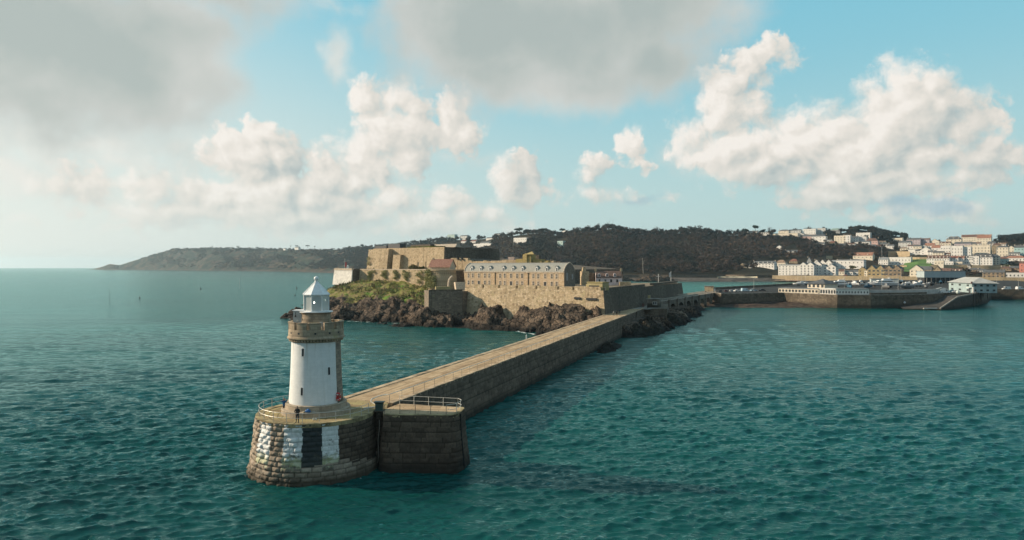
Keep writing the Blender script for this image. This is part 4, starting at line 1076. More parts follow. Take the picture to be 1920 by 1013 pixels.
rock_heap('shore_rock', 'low dark rock in the sea left of the lighthouse gallery', -88, 284, 4.6, 3, 2.0, 15, 5)
rock_heap('shore_rock', 'low dark reef behind the white castle wall running out to sea', -104, 395, 20, 5, 2.8, -8, 8)
M_wetrock = rock_material('dark_weedy_rock', (0.012, 0.013, 0.009), (0.03, 0.027, 0.018), (0.06, 0.05, 0.035))
rock_heap('weedy_rock', 'dark weedy rocks along the foot of the breakwater near the kiosk', 46, 233, 21, 5.6, 3.3, 68, 11, M_wetrock)
rock_heap('weedy_rock', 'dark weedy rocks below the kiosk at the first bridge arch', 62.5, 266, 9, 5, 3.0, 60, 17, M_wetrock)
rock_heap('weedy_rock', 'low black rock ledge at the foot of the breakwater halfway along', 26.5, 186, 11, 2.4, 1.2, 70, 23, M_wetrock)
FOAM_LINES.append(([G(x, y + 1.5, 0)[:2] for x, y in shore], 2.2, 0.7))
FOAM_LINES.append(([(p.x + PN.x * 1.0, p.y + PN.y * 1.0) for p in (RE0, RE1)], 1.1, 0.34))
FOAM_LINES.append(([(-15, 73.8), (-7, 73.4), (-5, 74.5), (-4.6, 77.6)], 1.1, 0.38))
FOAM_LINES.append((circ(HC, HR + 1.1, 150, 340, 30), 1.3, 0.42))
FOAM_LINES.append(([(-97, 296), (-90, 281), (-84, 282)], 2.2, 0.55))
FOAM_LINES = [([(p[0], p[1]) for p in l], w, a) for l, w, a in FOAM_LINES]

# ------------------------------------------------------------------ castle walls
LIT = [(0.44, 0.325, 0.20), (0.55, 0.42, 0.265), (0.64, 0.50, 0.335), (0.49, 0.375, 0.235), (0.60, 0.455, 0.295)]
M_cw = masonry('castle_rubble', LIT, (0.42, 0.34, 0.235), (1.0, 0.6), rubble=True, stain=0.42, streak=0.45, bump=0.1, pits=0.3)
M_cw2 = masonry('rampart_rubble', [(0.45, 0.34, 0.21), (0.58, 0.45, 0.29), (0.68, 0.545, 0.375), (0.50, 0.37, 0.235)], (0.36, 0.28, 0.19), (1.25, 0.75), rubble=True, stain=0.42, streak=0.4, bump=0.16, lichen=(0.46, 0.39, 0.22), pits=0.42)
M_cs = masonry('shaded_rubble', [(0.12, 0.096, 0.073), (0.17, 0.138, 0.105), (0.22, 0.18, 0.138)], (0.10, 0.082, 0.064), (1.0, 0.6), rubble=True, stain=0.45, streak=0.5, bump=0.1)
M_turf = plain('castle_turf', (0.11, 0.125, 0.03), 0.9, 0, 0.4, 0.4, 0.1, 0.05)
M_earth = plain('castle_yard', (0.26, 0.21, 0.15), 0.95, 0, 0.3, 0.3, 0.1)
WD = Vector((0.788, -0.616, 0)); WN = Vector((-0.616, -0.788, 0))          # along the lit walls (to the right), and out of them
def wall_prism(name, pts, z0, z1, mat, parent, batter=None, top=None):
    mb = MB(); mb.prism([(p[0], p[1]) for p in pts], z0, z1, 0, 1)
    o = mb.build(name, [mat, top or mat], parent)
    return set_uv_planar(o)
def bat_wall(name, A, B, z0, z1, thick, batter, mat, parent, inward=None, ends=True):
    """straight wall from A to B (outside on the right going A->B), foot spread by batter"""
    A, B = Vector((A[0], A[1], 0)), Vector((B[0], B[1], 0)); d = (B - A).normalized(); o = Vector((d.y, -d.x, 0))
    mb = MB(); f0, f1 = A + o * batter, B + o * batter; b0, b1 = A - o * thick, B - o * thick
    if ends: f0 = f0 - d * batter * 0.4; f1 = f1 + d * batter * 0.4
    q = lambda p, z: (p.x, p.y, z)
    V = [q(f0, z0), q(f1, z0), q(b1, z0), q(b0, z0), q(A, z1), q(B, z1), q(b1, z1), q(b0, z1)]
    mb.mesh(V, [(3, 2, 1, 0), (4, 5, 6, 7), (0, 1, 5, 4), (1, 2, 6, 5), (2, 3, 7, 6), (3, 0, 4, 7)])
    return set_uv_planar(mb.build(name, mat, parent))
cs = thing('castle_rampart', 'long battered lit rubble rampart below the barracks with a shaded harbour side', 'castle wall', (31, 232, 0))
C0 = Vector((31, 232, 0)); CL = C0 - WD * 63; C1 = Vector((90, 362, 0))
SN = (C1 - C0).normalized(); SO = Vector((SN.y, -SN.x, 0))
mb = MB()
zt = 14.2
f = lambda p, z: (p.x, p.y, z)
bL = CL + WN * 1.6; bC = C0 + WN * 1.3 + SO * 1.6; b1 = C1 + SO * 2.0
inL = CL - WN * 14; in1 = C1 - SO * 12
mb.poly([f(bL, 2), f(bC, 2), f(C0, zt), f(CL, zt)], 0)
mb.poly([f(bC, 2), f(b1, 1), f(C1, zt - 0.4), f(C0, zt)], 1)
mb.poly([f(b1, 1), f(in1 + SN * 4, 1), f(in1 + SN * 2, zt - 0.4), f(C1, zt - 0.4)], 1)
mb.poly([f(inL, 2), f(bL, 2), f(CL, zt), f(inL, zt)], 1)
mb.poly([f(CL, zt), f(C0, zt), f(C1, zt - 0.4), f(in1 + SN * 2, zt - 0.4), f(Vector((20, 325, 0)), zt), f(inL + Vector((-6, 20, 0)), zt), f(inL, zt)], 2)
set_uv_planar(mb.build('scarp', [M_cw2, M_cs, M_earth], cs))
# parapet pieces with gun embrasures between
def along(s, back=0.0): return CL + WD * s - WN * back
cuts = [2.0, 9.0, 17.0, 25.5, 34.5, 44.0, 50.5, 62.0]
for i, (s0, s1) in enumerate(zip(cuts[:-1], cuts[1:])):
    mb = MB(); a_ = along(s0 + 0.9); b_ = along(s1 - 0.0); mb.prism([f(p, 0)[:2] for p in (a_, b_, along(s1 + 0.7, 2.4), along(s0 + 0.2, 2.4))], zt - 0.02, zt + 1.25 - 0.1 * (i % 3))
    set_uv_planar(mb.build('parapet', M_cw2, cs))
for i, s in enumerate((0.5, 1.5)): pass
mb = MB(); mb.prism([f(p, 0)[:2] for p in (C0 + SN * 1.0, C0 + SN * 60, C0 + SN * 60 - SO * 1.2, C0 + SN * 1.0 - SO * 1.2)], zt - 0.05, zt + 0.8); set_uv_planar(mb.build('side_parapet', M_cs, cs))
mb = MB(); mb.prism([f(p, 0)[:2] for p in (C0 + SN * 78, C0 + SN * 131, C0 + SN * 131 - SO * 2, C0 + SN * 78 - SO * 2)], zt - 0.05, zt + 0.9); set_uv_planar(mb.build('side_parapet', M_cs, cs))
# gun slots low in the scarp
for px, py, w in ((1084, 559, 3.0), (1110.5, 560.5, 5.2)):
    k = (px - 960) / FPX; t = (31 - k * 232) / (0.788 + 0.616 * k)
    p = C0 - WD * t; Yp = p.y; z = EYE - (py - HZ) / FPX * Yp
    mb = MB(); q = p + WN * (0.12 + (zt - z) / (zt - 2) * 1.35); mb.box((q.x, q.y, z - 0.45), (w * Yp / FPX * 4.4, 0.5, 0.75), math.atan2(WD.y, WD.x)); mb.build('gun_slot', M_dark, cs)
# concrete lookout on the corner
lk = thing('concrete_lookout', 'yellow lichened concrete lookout box on the rampart corner', 'lookout', (26.5, 236.5, zt))
M_lich = masonry('lichened_concrete', [(0.38, 0.31, 0.15), (0.46, 0.38, 0.20), (0.50, 0.43, 0.26)], (0.4, 0.33, 0.18), (2.5, 0.8), 0.01, stain=0.3, lichen=(0.50, 0.40, 0.10), wall_uv=True, big=0.15)
ang = math.atan2(WD.y, WD.x)
c_ = C0 - WD * 3.6 - WN * 2.6
mb = MB(); mb.box((c_.x, c_.y, zt), (6.2, 4.4, 2.6), ang, 0, (0.97, 0.97)); set_uv_planar(mb.build('body', M_lich, lk))
mb = MB(); mb.box((c_.x, c_.y, zt + 2.6), (6.5, 4.7, 0.3), ang); set_uv_planar(mb.build('roof', M_lich, lk))
q = c_ + WN * 2.17 - WD * 0.3; mb = MB(); mb.box((q.x, q.y, zt + 1.15), (3.9, 0.25, 0.55), ang); mb.build('slit', M_dark, lk)
q = c_ - WD * 3.5 + WN * 0.6; mb = MB(); mb.box((q.x, q.y, zt), (1.1, 1.5, 2.1), ang); set_uv_planar(mb.build('buttress', M_lich, lk))

# the barracks
BR = Vector((20, 262, 0)); BLn = 51.5; BD = 7.8
bk = thing('barracks', 'long two storey tan stone barracks with slate mansard roof and nine white dormers', 'barracks', (20, 262, 14.0), 0)
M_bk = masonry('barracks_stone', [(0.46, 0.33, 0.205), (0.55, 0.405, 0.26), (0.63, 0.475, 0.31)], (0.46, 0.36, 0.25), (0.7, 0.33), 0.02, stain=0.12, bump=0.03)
M_bks = masonry('barracks_shaded_stone', [(0.17, 0.145, 0.12), (0.21, 0.18, 0.15), (0.25, 0.215, 0.18)], (0.18, 0.155, 0.13), (0.7, 0.33), 0.02, stain=0.2, bump=0.03)  # darker copy of the barracks stone, shade put into the colour
M_slate = masonry('slate', [(0.27, 0.265, 0.235), (0.32, 0.315, 0.28), (0.36, 0.35, 0.31)], (0.23, 0.23, 0.21), (0.35, 0.22), 0.01, stain=0.15, bump=0.01, rough=0.7)
M_trim = plain('pale_stone_trim', (0.60, 0.49, 0.37), 0.8, 0, 0.15, 2)
M_white = plain('white_joinery', (0.74, 0.73, 0.70), 0.5, 0, 0.05, 3)
M_pane = plain('dim_pane', (0.07, 0.075, 0.08), 0.15, 0, 0.4, 0.6, 0.6)
M_pane2 = plain('sunlit_pane', (0.19, 0.16, 0.125), 0.2, 0, 0.3, 0.6, 0.6)
BU = -WD                        # from the right corner towards the left end
BI = -WN                        # into the building
def bp(s, d, z): p = BR + BU * s + BI * d; return (p.x, p.y, z)
zb, ze = 13.6, 20.3
def gam(d):                     # mansard profile across the depth
    xs_ = [0, 0.55, 1.5, BD / 2, BD - 1.5, BD - 0.55, BD]; zs_ = [ze, ze + 1.15, ze + 2.35, ze + 3.55, ze + 2.35, ze + 1.15, ze]
    return float(np.interp(d, xs_, zs_))
prof = [(0, ze), (0.30, ze + 0.75), (0.75, ze + 1.5), (1.5, ze + 2.3), (2.5, ze + 2.95), (BD / 2, ze + 3.5), (BD - 2.5, ze + 2.95), (BD - 1.5, ze + 2.3), (BD - 0.75, ze + 1.5), (BD - 0.30, ze + 0.75), (BD, ze)]
mb = MB()
mb.poly([bp(BLn, 0, zb), bp(0, 0, zb), bp(0, 0, ze), bp(BLn, 0, ze)], 0)
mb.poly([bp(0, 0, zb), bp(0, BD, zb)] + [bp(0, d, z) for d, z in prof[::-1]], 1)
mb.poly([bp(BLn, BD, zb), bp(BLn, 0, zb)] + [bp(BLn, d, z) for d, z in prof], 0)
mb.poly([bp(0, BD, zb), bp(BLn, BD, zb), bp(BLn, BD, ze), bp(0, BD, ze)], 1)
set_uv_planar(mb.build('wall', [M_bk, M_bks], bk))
mb = MB()
for i in range(len(prof) - 1):
    (d0, z0_), (d1, z1_) = prof[i], prof[i + 1]; e = 0.05
    mb.poly([bp(BLn - 0.35, d0, z0_ + e), bp(0.35, d0, z0_ + e), bp(0.35, d1, z1_ + e), bp(BLn - 0.35, d1, z1_ + e)])
rf = set_uv_planar(mb.build('roof', M_slate, bk))
mb = MB(); mb.tube([bp(0.4, BD / 2, ze + 3.58), bp(BLn - 0.4, BD / 2, ze + 3.58)], 0.13, 6); mb.build('ridge', plain('lead_ridge', (0.16, 0.16, 0.155), 0.6), rf)
for s in (0.16, BLn - 0.16):
    mb = MB(); mb.tube([bp(s, d, z + 0.16) for d, z in prof], 0.24, 6); mb.build('gable_coping', M_trim, bk)
mb = MB(); mb.box(bp(BLn / 2, -0.06, ze - 0.32), (BLn + 0.2, 0.3, 0.34), ang); mb.build('cornice', M_trim, bk)
mb = MB(); mb.box(bp(BLn / 2, 0.0, 17.1), (BLn, 0.1, 0.16), ang); mb.build('string_course', M_trim, bk)
def quad_box(name, s, z, w, h, t, d, mat, parent): 
    mb = MB(); mb.box(bp(s, -d, z), (w, t, h), ang); return mb.build(name, mat, parent)
# three equal bays: 2 + 1 + 2 windows, the middle one a door below
bays = [(1579 - 1075, 0)]
fx = lambda cx: None
cols_px = [(150, 212, 304, 394, 460), (624, 692, 786, 878, 952), (1122, 1194, 1297, 1397, 1470)]
def s_of(x8):                  # crop pixel -> distance along the front from the right corner
    k = (860 + x8 / 8.0 - CX) / FPX
    return (BR.x - k * BR.y) / (0.788 + 0.616 * k)
for bi, row in enumerate(cols_px):
    for ci, x8 in enumerate(row):
        s = s_of(x8)
        for fl, z in ((0, 14.75), (1, 17.75)):
            door = (fl == 0 and ci == 2)
            h = 1.75; w = 0.95
            if door: z = 14.0; h = 2.4; w = 1.15
            wn = quad_box('door' if door else 'window', s, z - 0.22, w + 0.62, h + 0.5, 0.10, 0.02, M_trim, bk)
            quad_box('pane', s, z, w, h, 0.06, 0.06, M_dark if door else M_pane2, wn)
            if not door: quad_box('glazing_bar', s, z + h / 2 - 0.04, w, 0.07, 0.05, 0.085, M_white, wn)
for s in (s_of(548), s_of(1044)):
    mb = MB(); mb.tube([bp(s, -0.14, 14.1), bp(s, -0.14, ze - 0.3)], 0.11, 6); mb.box(bp(s, -0.16, ze - 0.75), (0.42, 0.3, 0.35), ang); mb.build('downpipe', M_dark, bk)
for x8 in (196, 333, 471, 670, 815, 956, 1170, 1320, 1470):
    s = s_of(x8 - 4)
    mb = MB(); w = 1.25; z0d, z1d, zpk = ze + 0.12, ze + 1.65, ze + 2.35; dd = 0.12
    q = lambda u, d, z: bp(s - u, d, z)
    mb.poly([q(-w / 2, dd, z0d), q(w / 2, dd, z0d), q(w / 2, dd, z1d), q(0, dd, zpk), q(-w / 2, dd, z1d)])
    mb.poly([q(-w / 2, 2.2, z0d), q(-w / 2, dd, z0d), q(-w / 2, dd, z1d), q(-w / 2, 2.2, z1d)])
    mb.poly([q(w / 2, dd, z0d), q(w / 2, 2.2, z0d), q(w / 2, 2.2, z1d), q(w / 2, dd, z1d)])
    dm = mb.build('dormer', M_white, bk)
    mb = MB()
    for sg in (-1, 1):
        mb.poly([q(0, dd - 0.1, zpk + 0.1), q(sg * (w / 2 + 0.12), dd - 0.1, z1d - 0.02), q(sg * (w / 2 + 0.12), 2.5, z1d - 0.02), q(0, 2.8, zpk + 0.1)][::sg])
    mb.build('dormer_roof', M_slate, dm)
    mb = MB(); mb.box(bp(s, dd - 0.03, z0d + 0.35), (0.72, 0.05, 1.05), ang); mb.build('pane', M_pane, dm)
    mb = MB(); mb.box(bp(s, dd - 0.06, z0d + 0.84), (0.76, 0.05, 0.07), ang); mb.build('glazing_bar', M_white, dm)
for d, z in ((2.0, 17.0), (5.8, 17.4)):
    mb = MB(); p = bp(-0.03, d, z); mb.box(p, (0.9, 0.08, 3.0 if d < 3 else 2.0), math.atan2(BI.y, BI.x)); mb.build('gable_window', plain('grey_window', (0.34, 0.33, 0.32), 0.4), bk)

# lower bastion in shade, casting its shadow on the rampart
lb = thing('lower_bastion', 'dark shaded angular bastion standing on the rocks left of the rampart', 'bastion', (-26, 266, 0))
pts = [(-32.0, 262), (-19.2, 266), (-16.5, 272), (-20, 285), (-36, 280)]
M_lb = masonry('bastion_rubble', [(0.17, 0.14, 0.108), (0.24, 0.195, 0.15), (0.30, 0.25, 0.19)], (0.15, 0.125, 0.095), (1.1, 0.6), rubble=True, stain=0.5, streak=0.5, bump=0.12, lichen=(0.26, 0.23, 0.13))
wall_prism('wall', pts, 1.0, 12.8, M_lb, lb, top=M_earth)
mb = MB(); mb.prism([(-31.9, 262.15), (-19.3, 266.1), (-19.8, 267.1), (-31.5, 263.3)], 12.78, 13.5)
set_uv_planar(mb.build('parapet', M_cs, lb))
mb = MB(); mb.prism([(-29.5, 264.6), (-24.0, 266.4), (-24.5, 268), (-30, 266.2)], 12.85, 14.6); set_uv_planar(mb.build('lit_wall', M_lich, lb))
mb = MB()
for i in range(4): mb.box((-21.0 - i * 0.2, 277.0 + i, 12.8 + i * 0.8), (4.0, 2.2, 0.8), 0.35)
set_uv_planar(mb.build('steps', M_trim, lb))
mb = MB(); pth = [(-26.3, 282, 13 + 0.0), (-26.2, 282, 15.5), (-25.9, 282, 17.0), (-25.2, 282, 18.0), (-24.6, 282, 18.4)]; mb.tube(pth, 0.55, 6); mb.build('broken_arch', M_trim, lb)

# round bastion with ivy, red roofed house on top
rb = thing('round_bastion', 'round castle bastion hung with ivy below the red roofed house', 'bastion', (-29.5, 304, 0))
mb = MB(); mb.lathe([(8.6, 8.0), (8.3, 20.6), (8.75, 20.65), (8.75, 21.1), (0.1, 21.15)], 64, (-29.5, 304, 0)); set_uv_planar(mb.build('wall', M_cw, rb))
mb = MB(); mb.prism([(-26, 297), (-16, 300), (-14, 320), (-34, 320)], 8, 20.7); set_uv_planar(mb.build('flank', M_cs, rb))
gh = thing('guard_house', 'small house with red tiled roof on the round bastion', 'house', (-31.5, 304, 21.15))
M_red = masonry('red_tiles', [(0.24, 0.125, 0.095), (0.30, 0.16, 0.12), (0.34, 0.19, 0.145)], (0.2, 0.09, 0.07), (0.4, 0.3), 0.01, stain=0.2, bump=0.02)
gc = Vector((-31.0, 304.5, 0)); gu = Vector((0.93, -0.37, 0)); gi = Vector((0.37, 0.93, 0))
def gp(u, d, z): p = gc + gu * u + gi * d; return (p.x, p.y, z)
mb = MB(); mb.box((gc.x, gc.y, 21.1), (10.0, 6.0, 1.3), math.atan2(gu.y, gu.x))
mb.poly([gp(5, -3, 22.4), gp(5, 3, 22.4), gp(5, 0, 25.6)]); mb.poly([gp(-5, 3, 22.4), gp(-5, -3, 22.4), gp(-5, 0, 25.6)]); set_uv_planar(mb.build('wall', plain('cream_render', (0.55, 0.47, 0.36), 0.8), gh))
mb = MB()
for sg in (-1, 1): mb.poly([gp(-5.4 * sg * -1 if False else -5.4, sg * 3.5, 22.05), gp(5.4, sg * 3.5, 22.05), gp(5.4, 0, 25.75), gp(-5.4, 0, 25.75)][::-sg])
set_uv_planar(mb.build('roof', M_red, gh))
for u in (-4.6,):
    mb = MB(); p = gp(u, 0, 25.2); mb.box(p, (0.7, 0.7, 1.2), math.atan2(gu.y, gu.x)); mb.build('chimney', M_cw, gh)

# outer curtain wall with ivy, white painted end
cu = thing('curtain_wall', 'long ivy hung outer curtain wall above the grass slope', 'castle wall', (-38, 305, 0))
cuR = Vector((-36.5, 304.0, 0)); cuL = cuR - WD * 49
bat_wall('wall', cuL, cuR, 13.0, 20.9, 2.0, 0.5, M_cw, cu)
bat_wall('coping', cuL + WN * 0.12, cuR + WN * 0.12, 20.9, 21.25, 1.2, 0.0, M_trim, cu)
mb = MB(); mb.prism([f(p, 0)[:2] for p in (cuL - WN * 1.5, cuR - WN * 1.5, cuR - WN * 34, cuL - WN * 34)], 12, 20.3); mb.build('terrace', M_earth, cu)
ww = thing('whitewashed_wall', 'bright whitewashed battery wall at the left end of the castle', 'castle wall', (-77.3, 330, 0))
wR = Vector((-77.3, 330, 0)); wL = wR - WD * 13.6
M_ww = plain('whitewash', (0.78, 0.74, 0.68), 0.8, 0, 0.1, 0.8, 0.2, 0.05)
mb = MB(); V0 = [wL, wR, wR - WN * 14, wL - WN * 14]
mb.prism([f(p, 0)[:2] for p in V0], 12.5, 21.3); o_ = mb.build('wall', M_cs, ww); set_uv_planar(o_)
bat_wall('painted_face', wL - WD * 0.1, wR + WD * 0.02, 13.5, 20.7, 0.3, 0.9, M_ww, ww, ends=True)
bat_wall('top_course', wL + WN * 0.2, wR + WN * 0.2, 20.75, 21.5, 1.2, 0.05, M_trim, ww)
fl = thing('flagpole', 'short flagpole with red and white flag on the whitewashed battery', 'flagpole', (at(647, 503, 336).x, 336, 21.3))
p = at(646.5, 503, 336); mb = MB(); mb.tube([(p.x, 336, 21.2), (p.x, 336, 26.3)], 0.07, 6); mb.build('pole', M_white, fl)
mb = MB(); mb.poly([(p.x + 0.05, 336, 24.6), (p.x + 0.9, 336.3, 24.4), (p.x + 0.8, 336.3, 21.9), (p.x + 0.05, 336, 22.1)]); mb.box((p.x + 0.4, 336.05, 22.2), (0.75, 0.1, 2.2)); mb.build('flag', plain('flag_red', (0.5, 0.08, 0.07), 0.7), fl)
p = at(652, 503, 334); mb = MB(); mb.box((p.x, 334, 21.3), (1.0, 1.0, 1.2)); mb.ball((p.x, 334, 22.7), 0.4); tag(mb.build('signal_box', M_white), 'small white signal box beside the flagpole on the battery', 'box')
# ivy hanging on the walls: leaf sized faces
def leaf_cloud(name, centres, radii, n, size, mat, parent=None, flat=None, seed=0, shade=True):
    rng = np.random.default_rng(seed); C_ = np.array(centres, float); Rr = np.array(radii, float)
    vol = Rr.prod(1) ** (2 / 3); k = rng.choice(len(C_), n, p=vol / vol.sum())
    d = rng.normal(size=(n, 3)); d /= np.linalg.norm(d, axis=1)[:, None]
    rad = rng.random(n) ** 0.45
    P = C_[k] + d * Rr[k] * rad[:, None]
    a = rng.normal(size=(n, 3)); a /= np.linalg.norm(a, axis=1)[:, None]; b_ = np.cross(a, rng.normal(size=(n, 3))); b_ /= np.linalg.norm(b_, axis=1)[:, None]
    s = size * (0.6 + 0.8 * rng.random(n))[:, None]
    V = np.stack([P - a * s - b_ * s * 0.6, P + a * s - b_ * s * 0.6, P + a * s * 0.7 + b_ * s, P - a * s * 0.7 + b_ * s], 1).reshape(-1, 3)
    F = np.arange(n * 4).reshape(-1, 4)
    t = rng.random(n) * 0.55 + 0.45 * hash01(k, np.full(n, seed))
    return np_mesh(name, V, F, mat, parent, False, {'tint': ('FACE', t)})
def leaf_mat(name, cols, rough=0.75):
    m, nt, b, N = new_mat(name); t = attr(nt, 'tint')
    N.put(b.inputs['Base Color'], N.ramp(t, [(i / (len(cols) - 1), q) for i, q in enumerate(cols)]))
    b.inputs['Roughness'].default_value = rough; b.inputs['Specular IOR Level'].default_value = 0.2
    return m
M_ivy = leaf_mat('ivy_leaves', [(0.16, 0.17, 0.06), (0.28, 0.28, 0.12), (0.40, 0.39, 0.20), (0.30, 0.33, 0.12)])
M_bush = leaf_mat('bush_leaves', [(0.035, 0.045, 0.016), (0.08, 0.09, 0.03), (0.15, 0.14, 0.06), (0.10, 0.075, 0.035)])
def on_curtain(px, z):
    k = (px - CX) / FPX; t = (cuR.x - k * cuR.y) / (0.788 + 0.616 * k); p = cuR - WD * t; return p + WN * 0.25
for i, (px, w, zlo, lab) in enumerate(((698, 2.6, 16.5, 'leftmost'), (722, 2.0, 17.0, ''), (746, 2.4, 16.8, ''), (763, 2.6, 16.2, ''), (790, 3.0, 15.0, ''))):
    cen = []; rad = []
    for q in range(7):
        z = zlo + (20.4 - zlo) * (q + 0.5) / 7; p = on_curtain(px + (-4 + 8 * float(hash01(i, q))), z); cen.append((p.x, p.y, z)); rad.append((w * (0.5 + 0.3 * float(hash01(q, i, 2))), w * 0.45, 0.75))
    t_ = leaf_cloud('ivy', cen, rad, 900, 0.16, M_ivy, None, seed=40 + i)
    tag(t_, ['pale ivy patch on the curtain wall nearest the whitewashed wall', 'thin ivy patch second from the whitewashed wall', 'ivy patch midway along the curtain wall', 'ivy patch just right of the middle of the curtain wall', 'broad ivy patch where the curtain wall meets the round bastion'][i], 'ivy', 'ivy on the curtain wall')
cen = []; rad = []
for q in range(16):
    a = R(196 + 8 * (q % 6) + 6); z = 14.5 + (q // 6) * 2.6; cen.append((-29.5 + 8.7 * math.cos(a), 304 + 8.7 * math.sin(a), z)); rad.append((1.3, 1.0, 1.7))
tag(leaf_cloud('ivy', cen, rad, 3200, 0.17, M_ivy, None, seed=51), 'long yellow green ivy curtain on the lit side of the round bastion', 'ivy')

# upper keep
kp = thing('castle_keep', 'massive lit upper keep wall with sloping buttress faces and a shaded right side', 'castle keep', (-32.7, 330, 0))
kR = Vector((-32.7, 330, 0)); kL = kR - WD * 52; zk = 31.9
def kpt(t, out=0.0): return kR - WD * t + WN * out
mb = MB()
bodyp = [kpt(0), kpt(52), kpt(52, -42), kpt(0, -42)]
b_ = [kpt(-0.6, 1.4), kpt(53.5, 1.4), kpt(53.5, -42), kpt(-0.6, -42)]
V = [f(p, 16) for p in b_] + [f(p, zk - 0.012 * 0) for p in bodyp]
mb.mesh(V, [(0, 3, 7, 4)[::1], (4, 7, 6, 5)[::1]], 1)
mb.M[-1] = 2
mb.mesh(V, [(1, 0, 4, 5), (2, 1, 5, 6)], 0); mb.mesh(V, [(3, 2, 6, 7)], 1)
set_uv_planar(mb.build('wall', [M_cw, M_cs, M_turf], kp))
def buttress(t0, t1, out, zt_, spread, name='buttress'):
    mb = MB(); a0, a1, c0, c1 = kpt(t0, out), kpt(t1, out), kpt(t0, -2), kpt(t1, -2); s0, s1 = kpt(t0, out + spread), kpt(t1, out + spread)
    V = [f(s0, 18), f(s1, 18), f(c1, 18), f(c0, 18), f(a0, zt_), f(a1, zt_), f(c1, zt_), f(c0, zt_)]
    mb.mesh(V, [(3, 2, 1, 0)[::-1], (4, 5, 6, 7)[::-1], (0, 1, 5, 4)[::-1], (1, 2, 6, 5)[::-1], (2, 3, 7, 6)[::-1], (3, 0, 4, 7)[::-1]])
    return set_uv_planar(mb.build(name, M_cw, kp))
def t_of(px): k = (px - CX) / FPX; return (kR.x - k * kR.y) / (0.788 + 0.616 * k)
buttress(t_of(737), 52.0, 3.0, zk - 0.5, 1.8); buttress(t_of(757.5), t_of(744), 2.4, zk - 3.5, 1.2)
buttress(t_of(785.5), t_of(782), 1.0, zk - 7.0, 0.5); buttress(t_of(800), t_of(797.5), 0.8, zk - 7.0, 0.4); buttress(t_of(817), t_of(815), 0.8, zk - 7.0, 0.4)
# roofs and parapets seen over the keep top
mb = MB(); p = kpt(46, -2); mb.box((p.x, p.y, zk), (9, 4, 1.3), ang); mb.box((p.x + 8, p.y - 6, zk), (9, 4, 2.2), ang); mb.build('roof_building', plain('dark_lead_roof', (0.09, 0.09, 0.095), 0.7), kp)
mb = MB(); p = kpt(37, -3); mb.box((p.x, p.y, zk), (12, 1.5, 0.9), ang); p = kpt(20, -5); mb.box((p.x, p.y, zk), (14, 3, 1.6), ang); set_uv_planar(mb.build('inner_parapet', M_cs, kp))
mb = MB(); p = kpt(6, -8); mb.box((p.x, p.y, zk), (16, 5, 1.7), ang, 0, (0.95, 0.3)); mb.build('pale_roof', plain('pale_roof', (0.42, 0.35, 0.27), 0.8), kp)
mb = MB(); a0, a1 = kpt(3, -0.2), kpt(26, -0.2); mb.prism([f(q_, 0)[:2] for q_ in (a0, a1, kpt(26, -4), kpt(3, -4))], zk + 0.004, zk + 0.55); mb.build('turf_bank', M_turf, kp)
# bushes at the foot of the keep
for i, (px, py, r_, lab) in enumerate(((701, 491, 3.0, 'tall pale bush growing against the left corner of the keep'), (708, 505, 2.4, 'low grey bushes at the foot of the keep left buttress'), (724, 505.5, 2.0, 'small bush below the middle of the keep left buttress'), (775, 503, 2.4, 'green bush at the foot of the keep right of the dark recess'), (789, 504, 1.6, 'small green bush between two slim keep buttresses'))):
    Yb = kpt(t_of(px), 4.6 if i != 0 else 3.0).y; p = at(px, py, Yb)
    cen = [(p.x + (hash01(i, q) - 0.5) * r_ * 1.5, p.y + (hash01(i, q, 5) - 0.5) * r_, p.z + (hash01(q, i, 9) - 0.5) * r_ * (1.9 if i == 0 else 0.7)) for q in range(6)]
    tag(leaf_cloud('bush', [tuple(float(c) for c in q) for q in cen], [(r_ * 0.55,) * 3] * 6, 700, 0.2, M_ivy if i == 0 else M_bush, None, seed=70 + i), lab, 'bush', 'bushes below the keep')
# inner curtain behind the barracks
ic = thing('inner_curtain_wall', 'lit stepped inner curtain wall with battlements behind the barracks roof', 'castle wall', (-32, 328, 0))
iR = Vector((3.2, 303, 0))
def icp(t, back=0.0): p = iR - WD * t - WN * back; return p
def ti(px): k = (px - CX) / FPX; return (iR.x - k * iR.y) / (0.788 + 0.616 * k)
segs = [(832, 845, 488), (845, 858, 484), (858.8, 866, 484), (866.8, 877, 484), (877, 884, 488.5), (884, 891, 490.5), (891, 906, 490), (906, 912, 488.5), (912, 921, 490), (921, 941, 489), (941, 957, 487.5), (957, 972, 487.5)]
for a_, b2, yt in segs:
    t0, t1 = ti(b2), ti(a_); Ym = icp((t0 + t1) / 2).y; zt_ = EYE - (yt - HZ) / FPX * Ym
    bat_wall('wall', icp(t1), icp(t0), 14.0, zt_, 1.8, 0.0, M_cw, ic)
for px in (859.5, 867):
    mb = MB(); p = icp(ti(px), 0.2); mb.box((p.x, p.y, EYE - (487 - HZ) / FPX * p.y), (0.7, 2.2, 0.8), ang); mb.build('embrasure', M_dark, ic)
